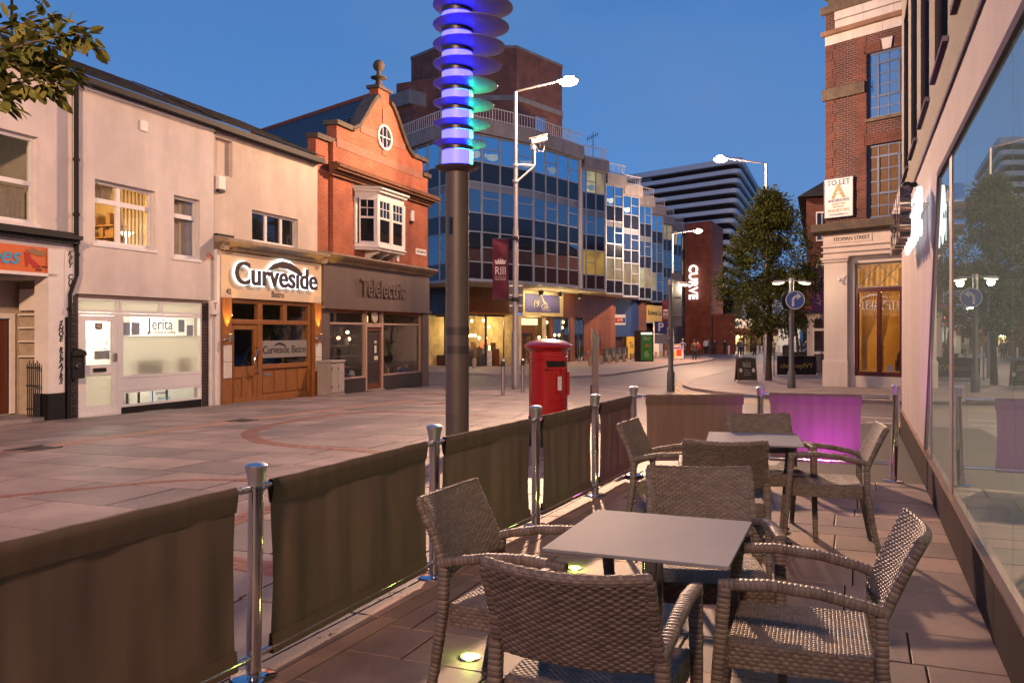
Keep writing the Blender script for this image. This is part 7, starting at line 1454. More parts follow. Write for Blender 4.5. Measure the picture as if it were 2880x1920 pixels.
# ---------------------------------------------------------- people
def skinbody(pts, edges, name, m, parent, root=0, sub=1):
    me = bpy.data.meshes.new(name); me.from_pydata([p[:3] for p in pts], edges, []); me.materials.append(m); o_ = bpy.data.objects.new(name, me); COL.objects.link(o_); o_.parent = parent
    bm = bmesh.new(); bm.from_mesh(me); sl = bm.verts.layers.skin.verify(); bm.verts.ensure_lookup_table()
    for v, p in zip(bm.verts, pts): v[sl].radius = (p[3], p[4] if len(p) > 4 else p[3]); v[sl].use_root = (v.index == root)
    bm.to_mesh(me); bm.free(); s_ = o_.modifiers.new('skin', 'SKIN'); s_.use_smooth_shade = True; u = o_.modifiers.new('sub', 'SUBSURF'); u.levels = sub; u.render_levels = sub; return o_
skin_m = mat('skin', (0.42, 0.25, 0.17), 0.6, var=0.05)
def person(px, py, h, label, jacket, trousers, hair, rot=0.0, stride=0.12, extra=None):
    p = G(px, py); P = thing('person', label, 'person', (p.x, p.y, p.z+0.01), rot); k = h/1.72
    def S(a): return [tuple(c*k for c in q) for q in a]
    st = stride
    joints = S([(0, 0, 0.92, .07, .06), (0, 0, 1.15, .08, .07), (0, 0, 1.38, .08, .07), (0, 0, 1.50, .055), (0, -.01, 1.60, .085, .095), (0, -.01, 1.68, .07, .08),
        (-.16, 0, 1.40, .045), (-.23, .02, 1.14, .042), (-.22, -.06, .90, .035), (.16, 0, 1.40, .045), (.23, -.02, 1.14, .042), (.22, .05, .90, .035),
        (-.09, -st*.3, .50, .06), (-.09, st, .09, .042), (-.09, st-.14, .04, .035), (.09, st*.3, .50, .06), (.09, -st, .09, .042), (.09, -st-.14, .04, .035), (-.08, 0, .86, .05), (.08, 0, .86, .05)])
    skinbody(joints, [(0, 1), (1, 2), (2, 3), (3, 4), (4, 5), (2, 6), (6, 7), (7, 8), (2, 9), (9, 10), (10, 11), (0, 18), (18, 12), (12, 13), (13, 14), (0, 19), (19, 15), (15, 16), (16, 17)], 'body', skin_m, P)
    j = S([(0, 0, 0.83, .15, .13), (0, 0, 1.15, .135, .11), (0, 0, 1.40, .15, .11), (0, 0, 1.48, .075), (-.18, 0, 1.39, .075), (-.24, .02, 1.14, .060), (-.23, -.05, .96, .05), (.18, 0, 1.39, .075), (.24, -.02, 1.14, .060), (.23, .04, .96, .05)])
    skinbody(j, [(0, 1), (1, 2), (2, 3), (2, 4), (4, 5), (5, 6), (2, 7), (7, 8), (8, 9)], 'jacket', jacket, P)
    t = S([(0, 0, 0.90, .13, .11), (-.09, 0, .84, .095), (-.09, -st*.3, .50, .072), (-.09, st, .08, .058), (.09, 0, .84, .095), (.09, st*.3, .50, .072), (.09, -st, .08, .058)])
    skinbody(t, [(0, 1), (1, 2), (2, 3), (0, 4), (4, 5), (5, 6)], 'trousers', trousers, P)
    MB().add(*_ell(0.098*k, 0.112*k, 0.10*k), Matrix.Translation((0, 0.012*k, 1.665*k))).build('hair', hair, P, True)
    if extra: extra(P, k)
def cl(n_, c): return mat('cloth_'+n_, c, 0.85, var=0.15)
dk = cl('black', (0.015, 0.015, 0.018)); jeans = cl('denim', (0.045, 0.055, 0.11)); bluej = cl('blue', (0.05, 0.055, 0.12)); greyt = cl('grey', (0.10, 0.09, 0.09)); hair_d = cl('dark_hair', (0.02, 0.013, 0.01)); hair_g = cl('grey_hair', (0.14, 0.10, 0.08)); wsh = cl('white', (0.5, 0.5, 0.52)); redc = cl('red', (0.22, 0.02, 0.02)); brn = cl('brown', (0.06, 0.035, 0.025))
def bag(P, k): MB().add(*_ell(0.16, 0.09, 0.17), Matrix.Translation((-0.28*k, 0.05, 0.72*k))).build('bag', dk, P, True)
person(1920, 1014, 1.74, 'person in blue jacket and jeans walking away beside the poster board', bluej, jeans, hair_g, PI, 0.14)
person(1953, 1015, 1.66, 'person in dark brown coat walking away in mid pavement', brn, dk, hair_d, PI, 0.16)
person(1962, 1010, 1.62, 'person in red coat walking close beside the brown coated walker', redc, dk, hair_d, PI, 0.12)
person(1985, 999, 1.70, 'person in white shirt and open dark jacket by the brick wall', wsh, dk, hair_d, 0.3, 0.05)
person(1992, 998, 1.66, 'person in grey coat standing just behind the white shirted one', greyt, greyt, hair_g, 0.5, 0.04)
person(2010, 1000, 1.64, 'person in black with pale face facing the viewer near the wall end', dk, dk, hair_d, 0, 0.08)
person(2038, 1001, 1.66, 'person all in black standing before the lit foyer', dk, dk, hair_d, 0.2, 0.05)
person(2080, 1002, 1.68, 'person in black jacket, left of the pair before the foyer door', dk, dk, hair_d, PI, 0.08)
person(2087, 1002.5, 1.66, 'person in dark grey, right of the pair before the foyer door', greyt, dk, hair_d, PI, 0.06)
person(2122, 1003, 1.66, 'person carrying a dark bag, right of the foyer door', brn, dk, hair_d, 0.4, 0.10, bag)
person(2176, 1004, 1.66, 'person in pale grey top between lamp pole and tree trunk', cl('pale', (0.28, 0.24, 0.24)), greyt, hair_g, 0.2, 0.05)
# ---------------------------------------------------------- trees
def leafmat(name, c1, c2):
    m, t, b = nt(name); n = t.nodes; l = t.links; ge = n.new('ShaderNodeNewGeometry'); r = n.new('ShaderNodeValToRGB'); r.color_ramp.elements[0].color = (*c1, 1); r.color_ramp.elements[1].color = (*c2, 1)
    l.new(ge.outputs['Random Per Island'], r.inputs[0]); l.new(r.outputs[0], b.inputs['Base Color']); b.inputs['Roughness'].default_value = 0.7; b.inputs['Specular IOR Level'].default_value = 0.2
    tr = n.new('ShaderNodeBsdfTranslucent'); l.new(r.outputs[0], tr.inputs[0]); mx = n.new('ShaderNodeMixShader'); mx.inputs[0].default_value = 0.3; o = n['Material Output']; l.new(b.outputs[0], mx.inputs[1]); l.new(tr.outputs[0], mx.inputs[2]); l.new(mx.outputs[0], o.inputs[0]); return m
def leaf(mb, p, d, l_, w_, up):
    d = d.normalized(); s = d.cross(up); s = (s if s.length > 1e-3 else Vector((1, 0, 0))).normalized(); n_ = s.cross(d)
    q = [p, p+d*l_*0.35+s*w_, p+d*l_*0.72+s*w_*0.75-n_*l_*0.06, p+d*l_-n_*l_*0.16, p+d*l_*0.72-s*w_*0.75-n_*l_*0.06, p+d*l_*0.35-s*w_]; m_ = p+d*l_*0.5-n_*l_*0.07
    mb.add([tuple(v) for v in q]+[tuple(m_)], [(0, 1, 6), (1, 2, 6), (2, 3, 6), (3, 4, 6), (4, 5, 6), (5, 0, 6)])
rt = random.Random(17); p = G(2161, 1078); p.z += 0.06
T = thing('street_tree', 'full leafy street tree with slim trunk on the right pavement', 'tree', tuple(p), 0)
bark = mat('bark', (0.065, 0.045, 0.035), 0.9, var=0.35, vscale=6, bump=0.8, bscale=18)
mb = MB(); mb.tube([(0, 0, -0.1), (0.02, 0, 0.8), (0.05, 0, 1.8), (0.08, 0.02, 2.5), (0.05, 0, 4.2), (0.0, 0, 6.2)], [0.15, 0.115, 0.10, 0.09, 0.06, 0.02], 10); tips = []
for k in range(26):
    z0 = rt.uniform(1.9, 5.6); a_ = rt.uniform(0, 6.28); L_ = rt.uniform(0.8, 1.6)*(1.15 if z0 < 3.5 else 0.75); r_ = 0.05*(1-z0/8); s0 = Vector((0.06, 0, z0)); s1 = s0+Vector((math.cos(a_)*L_*0.5, math.sin(a_)*L_*0.5, L_*0.45)); s2 = s0+Vector((math.cos(a_)*L_, math.sin(a_)*L_, L_*0.8)); mb.tube([s0, s1, s2], [r_, r_*0.7, 0.012], 6); tips.append(s2)
mb.build('trunk', bark, T, True)
lf = leafmat('tree_leaves', (0.060, 0.088, 0.022), (0.165, 0.175, 0.042)); mb = MB(); clumps = []
for k in range(235):                # clumps through an uneven rounded cone
    v = rt.random()**0.85; z = 1.95+v*5.55
    K_ = [(0, 0.85), (0.14, 1.65), (0.33, 2.05), (0.55, 1.78), (0.74, 1.28), (0.9, 0.62), (1.0, 0.12)]
    for (v0, r0), (v1, r1) in zip(K_, K_[1:]):
        if v0 <= v <= v1: prof = r0+(r1-r0)*(v-v0)/(v1-v0)
    a_ = rt.uniform(0, 6.28); r_ = prof*(rt.random()**0.42)*(1+0.10*math.sin(3*a_+z*1.7)); clumps.append((Vector((0.05+r_*math.cos(a_), r_*math.sin(a_)*0.95, z)), rt.choice([0.2, 0.28, 0.36, 0.45, 0.6])))
for c, r_ in clumps:
    for k in range(130):
        u = Vector((rt.gauss(0, 1), rt.gauss(0, 1), rt.gauss(0, 0.75))); u = u/max(u.length, 0.2)*r_*rt.random()**0.4; d = (u+Vector((rt.uniform(-.3, .3), rt.uniform(-.3, .3), rt.uniform(-.35, .25)))); leaf(mb, c+u, d if d.length > 0.01 else Vector((1, 0, 0)), rt.uniform(0.085, 0.15), rt.uniform(0.026, 0.042), Vector((rt.uniform(-.5, .5), rt.uniform(-.5, .5), 1)))
mb.build('crown', lf, T, kind='stuff')
# second, smaller tree behind the sign pole
p = G(2248, 1040); p.z += 0.05; T = thing('small_street_tree', 'smaller dark tree behind the twin headed lamp', 'tree', tuple(p), 0); mb = MB(); mb.tube([(0, 0, -0.1), (-0.1, 0, 1.5), (-0.3, 0, 3.0), (-0.4, 0, 5)], [0.10, 0.08, 0.06, 0.02], 8); mb.build('trunk', bark, T, True); mb = MB()
for k in range(60):
    c = Vector((rt.gauss(0.2, 0.9), rt.gauss(0, 0.7), rt.uniform(2.6, 6.4))); 
    for j in range(40):
        u = Vector((rt.gauss(0, .3), rt.gauss(0, .3), rt.gauss(0, .25))); leaf(mb, c+u, u+Vector((0.01, 0, -0.1)), 0.12, 0.035, Vector((rt.uniform(-.5, .5), rt.uniform(-.5, .5), 1)))
mb.build('crown', lf, T, kind='stuff')
# near tree whose branches reach in at the top left
T = thing('overhanging_tree', 'leafy branches of a near tree reaching in at the top left corner', 'tree', (-5.9, 6.6, 0), 0); mb = MB()
mb.tube([(0, 0, -0.1), (0.05, 0, 1.2), (0.1, 0, 2.6), (0.0, 0.1, 4.2), (-0.1, 0, 6)], [0.16, 0.13, 0.11, 0.08, 0.03], 10)
lf2 = leafmat('near_leaves', (0.050, 0.068, 0.013), (0.16, 0.15, 0.035)); ml = MB(); rt = random.Random(5)
def P3(px, py, Y_): v = W(px, py, Y_); return Vector((v.x+5.9, v.y-6.6, v.z))
tw = [[(-260, 260, 6.5), (-120, 200, 6.4), (0, 150, 6.3), (90, 120, 6.25), (150, 105, 6.2), (200, 95, 6.2), (262, 108, 6.2)], [(-120, 200, 6.4), (0, 185, 6.4), (80, 170, 6.4), (150, 180, 6.4), (205, 200, 6.4)], [(-200, 240, 6.5), (-60, 250, 6.3), (40, 235, 6.25), (120, 220, 6.2), (160, 250, 6.2)], [(-150, 130, 6.6), (-40, 90, 6.5), (30, 75, 6.5), (100, 60, 6.5), (160, 45, 6.45)], [(-120, 300, 6.3), (-20, 280, 6.2), (30, 262, 6.2)]]
mb.tube([(0.05, 0, 2.9), tuple(P3(-260, 260, 6.5))], [0.06, 0.03], 8); mb.tube([(0.0, 0.1, 3.6), tuple(P3(-150, 130, 6.6))], [0.05, 0.02], 8); mb.tube([tuple(P3(-260, 260, 6.5)), tuple(P3(-120, 300, 6.3))], [0.02, 0.012], 6)
for t_ in tw:
    pts = [P3(*q) for q in t_]; mb.tube(pts, [0.018-0.015*i/len(pts) for i in range(len(pts))], 6)
    for i in range(len(pts)-1):
        for k in range(34 if i > 0 else 20):
            u = rt.random(); q = pts[i].lerp(pts[i+1], u); dr = (pts[i+1]-pts[i]).normalized(); side = Vector((rt.uniform(-.5, .5), rt.uniform(-1, 1), rt.uniform(-1.0, 0.55))); st = q+side*rt.uniform(0.02, 0.13)
            leaf(ml, st, dr*rt.uniform(0.2, 0.9)+side, rt.uniform(0.08, 0.125), rt.uniform(0.026, 0.038), Vector((rt.uniform(-.8, .8), rt.uniform(-.8, .8), 1)))
for k in range(700):
    q = Vector((rt.gauss(-0.1, 0.42), rt.gauss(0, 0.42), rt.uniform(3.4, 6.0))); wv = q+Vector((-5.9, 6.6, 0))
    if wv.y > 0.3 and (wv.x/wv.y) > -0.605: continue
    leaf(ml, q, Vector((rt.uniform(-1, 1), rt.uniform(-1, 1), rt.uniform(-1, 0.3))), 0.1, 0.03, Vector((0.2, 0.1, 1)))
mb.build('trunk', bark, T, True); ml.build('crown', lf2, T, kind='stuff')
# ================================================================== CAFE TERRACE
def fabricmat(name, col):
    m, t, b = nt(name); n = t.nodes; l = t.links; co = n.new('ShaderNodeTexCoord')
    mp = n.new('ShaderNodeMapping'); mp.inputs['Scale'].default_value = (9, 9, 0.7); no = n.new('ShaderNodeTexNoise'); no.inputs['Scale'].default_value = 1.6; no.inputs['Detail'].default_value = 6; l.new(co.outputs['Object'], mp.inputs[0]); l.new(mp.outputs[0], no.inputs['Vector'])
    r = n.new('ShaderNodeValToRGB'); r.color_ramp.elements[0].position = 0.3; r.color_ramp.elements[1].position = 0.72; r.color_ramp.elements[0].color = tuple(c*0.88 for c in col)+(1,); r.color_ramp.elements[1].color = tuple(c*1.12 for c in col)+(1,); l.new(no.outputs['Fac'], r.inputs[0])
    n2 = n.new('ShaderNodeTexNoise'); n2.inputs['Scale'].default_value = 420; l.new(co.outputs['Object'], n2.inputs['Vector']); bp = n.new('ShaderNodeBump'); bp.inputs['Strength'].default_value = 0.35; bp.inputs['Distance'].default_value = 0.002; l.new(n2.outputs['Fac'], bp.inputs['Height']); l.new(bp.outputs[0], b.inputs['Normal'])
    l.new(r.outputs[0], b.inputs['Base Color']); b.inputs['Roughness'].default_value = 0.85
    tr = n.new('ShaderNodeBsdfTranslucent'); l.new(r.outputs[0], tr.inputs[0]); mx = n.new('ShaderNodeMixShader'); mx.inputs[0].default_value = 0.12; o = n['Material Output']; l.new(b.outputs[0], mx.inputs[1]); l.new(tr.outputs[0], mx.inputs[2]); l.new(mx.outputs[0], o.inputs[0]); return m
canvas_m = fabricmat('taupe_canvas', (0.138, 0.098, 0.078))
chrome_p = mat('polished_steel', (0.62, 0.61, 0.62), 0.09, metal=1.0, var=0.04, vscale=20)
BACK = [(1.315, 9.22), (2.70, 9.30), (3.955, 8.85)]
def post(x, y, h, lean, label):
    L = thing('barrier_post', label, 'barrier post', (x, y, 0), 0, 'polished steel barrier posts round the terrace')
    mb = MB(); mb.lathe([(0.10, 0.002), (0.10, 0.010), (0.085, 0.016), (0.034, 0.018), (0.0335, h-0.10)], 24); p_ = mb.build('shaft', chrome_p, L, True)
    MB().lathe([(0.036, h-0.102), (0.036, h-0.095), (0.042, h-0.05), (0.051, h-0.018), (0.050, h-0.010), (0.036, h-0.001), (0.001, h+0.002)], 24).build('cap', mat('satin_cap', (0.60, 0.59, 0.60), 0.34, metal=1.0, var=0.06, vscale=20), L, True)
    MB().lathe([(0.040, h-0.125), (0.040, h-0.108)], 20).build('collar', chrome_p, L, True)
    L.rotation_euler = (0, lean, 0); return L
plab = ['off to the near left, mostly out of view', 'nearest and largest in view, between two left screens', 'behind the left chair of the near table', 'in front of the red post box', 'fourth from the near left, before the corner', 'at the far left corner of the terrace']
for k, (x, y) in enumerate(FENCE): post(x, y, 0.96, 0.012 if k < 2 else 0.0, 'steel barrier post '+plab[k])
post(2.70, 9.30, 0.95, 0.01, 'steel barrier post on the far side, between brown and purple screens'); post(3.955, 8.85, 1.0, 0.035, 'leaning steel barrier post at the far right end beside the hotel gap')
def screen(a, b, i0, i1, z0, z1, label, m, wob=0.012, seed=1):
    A = Vector((a[0], a[1], 0)); B = Vector((b[0], b[1], 0)); d = B-A; Lg = d.length; L = thing('barrier_screen', label, 'barrier screen', tuple(A), math.atan2(d.y, d.x), 'canvas barrier screens round the terrace')
    x0, x1 = i0, Lg-i1; n_ = 90; m_ = 36; rs = random.Random(seed); ph = [rs.uniform(0, 6.28) for _ in range(6)]
    vs = []; fs = []
    for j in range(m_+1):
        v = j/m_; z = z0+(z1-z0)*v
        for i in range(n_+1):
            u = i/n_; w_ = math.sin(PI*v)**0.7; pull = 0.016*math.sin(PI*v)
            y = wob*w_*(math.sin(5*u+ph[0])+0.7*math.sin(13*u+ph[1]+1.1*v)+0.42*math.sin(27*u+ph[2]-1.5*v)+0.25*math.sin(49*u+ph[4]+2*v)*(0.4+abs(2*u-1)))+wob*0.6*math.sin(4*v+ph[3])*w_+0.35*wob*math.sin(9*(u+v)+ph[5])*w_
            xx = x0+(x1-x0)*u; xx += pull*(1-2*u)*(abs(1-2*u)**4); vs.append((xx, y, z))
    for j in range(m_):
        for i in range(n_): fs.append((j*(n_+1)+i, j*(n_+1)+i+1, (j+1)*(n_+1)+i+1, (j+1)*(n_+1)+i))
    c = MB().add(vs, fs).build('canvas', m, L, True)
    mb = MB()
    pr = [(-0.0065, z1-0.105), (-0.0100, z1-0.085), (-0.0165, z1-0.035), (-0.0165, z1-0.010), (-0.007, z1+0.004), (0.007, z1+0.004), (0.0165, z1-0.010), (0.0165, z1-0.035), (0.0100, z1-0.085), (0.0065, z1-0.105)]
    nh = 24
    mb.add([(x0+(x1-x0)*i/nh, y+0.0012*math.sin(i*1.9+y*90), z+0.0015*math.sin(i*1.3)) for i in range(nh+1) for (y, z) in pr], [(i*10+k, i*10+k+1, (i+1)*10+k+1, (i+1)*10+k) for i in range(nh) for k in range(9)])
    for s_ in (-1, 1): mb.add([(x0, s_*0.0072, z1-0.1035), (x1, s_*0.0072, z1-0.1035), (x1, s_*0.0072, z1-0.1065), (x0, s_*0.0072, z1-0.1065)], [(0, 1, 2, 3)])
    mb.build('top_hem', m, L, True)
    mb = MB(); mb.add([(x0, -0.016, z0-0.005), (x1, -0.016, z0-0.005), (x1, -0.0065, z0+0.085), (x0, -0.0065, z0+0.085), (x0, 0.016, z0-0.005), (x1, 0.016, z0-0.005), (x1, 0.0065, z0+0.085), (x0, 0.0065, z0+0.085)], [(0, 1, 2, 3), (4, 5, 6, 7), (0, 1, 5, 4)]); mb.build('bottom_hem', m, L)
    for (z, nm) in ((z1-0.018, 'top_rail'), (z0+0.022, 'bottom_rail')):
        mb = MB(); mb.tube([(0.036, 0, z), (Lg-0.036, 0, z)], 0.0145, 12); 
        for s_ in (0.036, Lg-0.036-0.05): mb.tube([(s_, 0, z), (s_+0.05, 0, z)], 0.0175, 12)
        mb.build(nm, chrome_p, L, True)
    return L
slab_ = ['nearest canvas screen at the lower left, cut by the frame edge', 'second canvas screen from the left, long and olive lit', 'third canvas screen from the left, behind the near left chair', 'fourth canvas screen from the left, under the red post box', 'short reddish canvas screen before the far left corner']
for k in range(5): screen(FENCE[k], FENCE[k+1], 0.115, 0.115, 0.075, 0.865, slab_[k], canvas_m, 0.008, k+2)
screen(BACK[0], BACK[1], 0.13, 0.18, 0.16, 0.865, 'brown canvas screen along the far side, left of the middle post', canvas_m, 0.006, 9)
screen(BACK[1], BACK[2], 0.10, 0.30, 0.16, 0.885, 'purple lit canvas screen along the far side, right of the middle post', canvas_m, 0.006, 10)
# ground lights
def ground_light(x, y, col, power, label, strength=14, aim=None):
    L = thing('ground_light', label, 'ground light', (x, y, 0.0), 0, 'small round lights set in the terrace paving')
    MB().lathe([(0.052, -0.01), (0.052, 0.005), (0.042, 0.006)], 24).build('ring', steel, L, True); MB().lathe([(0.040, -0.01), (0.040, 0.0085), (0.02, 0.0105), (0.001, 0.011)], 24).build('lens', emit('lens_%0.2f_%0.2f' % (col[0], col[2]), col, strength), L, True)
    lamp('led', (0, 0, 0.03), power, col, L, 0.02) if aim is None else lamp('led', (0, 0, 0.05), power, col, L, 0.02, 'SPOT', aim, math.radians(125), 0.9)
lime = (0.62, 1.0, 0.12); mag = (0.62, 0.05, 0.85)
ground_light(-0.203, 4.05, lime, 1.5, 'glowing lime ground light beside the left chair of the near table', 6); ground_light(0.41, 5.58, lime, 2.4, 'glowing lime ground light seen past the near table front edge', 6); ground_light(1.03, 7.12, (0.5, 1.0, 0.15), 2, 'lime ground light hidden behind the far left chair legs'); ground_light(1.72, 8.60, (0.9, 0.10, 0.45), 3, 'magenta ground light by the far left corner'); ground_light(3.20, 8.62, mag, 95, 'violet ground light at the foot of the purple screen', 14, (math.radians(180-28), 0, math.radians(-12)))
# ---------------------------------------------------------- woven chair
weave = None
def weavemat():
    m, t, b = nt('woven_resin'); n = t.nodes; l = t.links; co = n.new('ShaderNodeTexCoord'); no = n.new('ShaderNodeTexNoise'); no.inputs['Scale'].default_value = 28; no.inputs['Detail'].default_value = 4; l.new(co.outputs['Object'], no.inputs['Vector'])
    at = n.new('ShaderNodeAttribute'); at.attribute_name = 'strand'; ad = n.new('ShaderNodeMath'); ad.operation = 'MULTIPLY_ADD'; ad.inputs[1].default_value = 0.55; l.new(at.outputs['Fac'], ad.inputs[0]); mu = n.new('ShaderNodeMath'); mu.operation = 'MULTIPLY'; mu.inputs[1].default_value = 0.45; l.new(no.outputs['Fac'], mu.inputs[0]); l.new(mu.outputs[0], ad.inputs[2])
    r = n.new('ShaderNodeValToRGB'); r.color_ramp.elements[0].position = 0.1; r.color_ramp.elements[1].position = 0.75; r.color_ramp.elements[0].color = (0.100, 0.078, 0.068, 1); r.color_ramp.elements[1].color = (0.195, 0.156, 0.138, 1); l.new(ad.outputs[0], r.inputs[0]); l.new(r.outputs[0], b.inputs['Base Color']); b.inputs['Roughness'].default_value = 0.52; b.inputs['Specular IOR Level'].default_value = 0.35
    n2 = n.new('ShaderNodeTexNoise'); n2.inputs['Scale'].default_value = 300; l.new(co.outputs['Object'], n2.inputs['Vector']); bp = n.new('ShaderNodeBump'); bp.inputs['Strength'].default_value = 0.15; bp.inputs['Distance'].default_value = 0.001; l.new(n2.outputs['Fac'], bp.inputs['Height']); l.new(bp.outputs[0], b.inputs['Normal']); return m
weave = weavemat()
def weave_h(u, v, su, sv, am):      # over-under basket weave: u along the flat strands (pitch su), v across them (pitch sv)
    i = math.floor(v/sv); fv = v/sv-i
    ph = 0.5 if i % 2 else 0.0
    a = math.cos(2*PI*(u/(2*su)+ph))             # the strand rises over one upright and dives under the next
    cross = max(0.0, 1-abs(2*fv-1)**9); t = min(1.0, max(0.0, (a+0.86)/0.55)); t = t*t*(3-2*t)
    return am*max(t*cross*(0.88+0.12*a), 0.34*(1-t)*(1-abs(2*fv-1)**4))
class Woven:
    def __init__(s): s.mb = MB(); s.col = []
    def patch(s, f, U, V, su, sv, am, nu, nv, seed=0):
        b = len(s.mb.v); rs = random.Random(seed); shade = {}
        for j in range(nv+1):
            for i in range(nu+1):
                u, v = U*i/nu, V*j/nv; p, n_ = f(u/U, v/V); e_ = 1.0 if 0 < i < nu and 0 < j < nv else 0.3
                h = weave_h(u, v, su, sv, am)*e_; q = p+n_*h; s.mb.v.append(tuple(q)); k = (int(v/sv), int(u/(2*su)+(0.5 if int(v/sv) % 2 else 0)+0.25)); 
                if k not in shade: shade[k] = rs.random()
                s.col.append(shade[k]*(0.25+0.75*min(1.0, max(0.0, h/am*1.9-0.55))))  # gaps in the weave darkened in the colour, as shade between strands
        for j in range(nv):
            for i in range(nu): s.mb.f.append((b+j*(nu+1)+i, b+j*(nu+1)+i+1, b+(j+1)*(nu+1)+i+1, b+(j+1)*(nu+1)+i))
        return s
    def build(s, name, parent):
        me = bpy.data.meshes.new(name); me.from_pydata(s.mb.v, [], s.mb.f); me.materials.append(weave)
        for p in me.polygons: p.use_smooth = True
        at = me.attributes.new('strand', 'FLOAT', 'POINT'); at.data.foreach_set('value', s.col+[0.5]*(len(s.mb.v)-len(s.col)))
        o_ = bpy.data.objects.new(name, me); COL.objects.link(o_); o_.parent = parent; return o_
def wrapped(path, rad, sect, parent, name, pitch=0.0175, n=16, up=None):
    # strand wound round a frame member: every turn bulges, with a groove between turns and a slim overlapping lace strip
    P = [Vector(p) for p in path]; L = [0]
    for i in range(1, len(P)): L.append(L[-1]+(P[i]-P[i-1]).length)
    pts = []; rr_ = []; N = int(L[-1]/pitch); col = []; rs = random.Random(len(path)*7+int(L[-1]*1000))
    for k in range(N):
        sh = rs.random(); wv = rs.uniform(0.97, 1.04)
        for (f_, q) in ((0.02, 0.925), (0.10, 0.995), (0.5, 1.02), (0.90, 0.995), (0.98, 0.925)):
            d = (k+f_)/N*L[-1]; i = 1
            while i < len(L)-1 and L[i] < d: i += 1
            t = (d-L[i-1])/max(L[i]-L[i-1], 1e-6); pts.append(P[i-1].lerp(P[i], t)); r0 = rad[i-1]+(rad[i]-rad[i-1])*t; rr_.append(r0*q*wv); col += [sh]*n
    mb = MB(); mb.tube(pts, rr_, n, True, sect, up); me = bpy.data.meshes.new(name); me.from_pydata(mb.v, [], mb.f); me.materials.append(weave)
    for p in me.polygons: p.use_smooth = True
    at = me.attributes.new('strand', 'FLOAT', 'POINT'); at.data.foreach_set('value', (col+[0.5]*len(mb.v))[:len(mb.v)]); o_ = bpy.data.objects.new(name, me); COL.objects.link(o_); o_.parent = parent; return o_
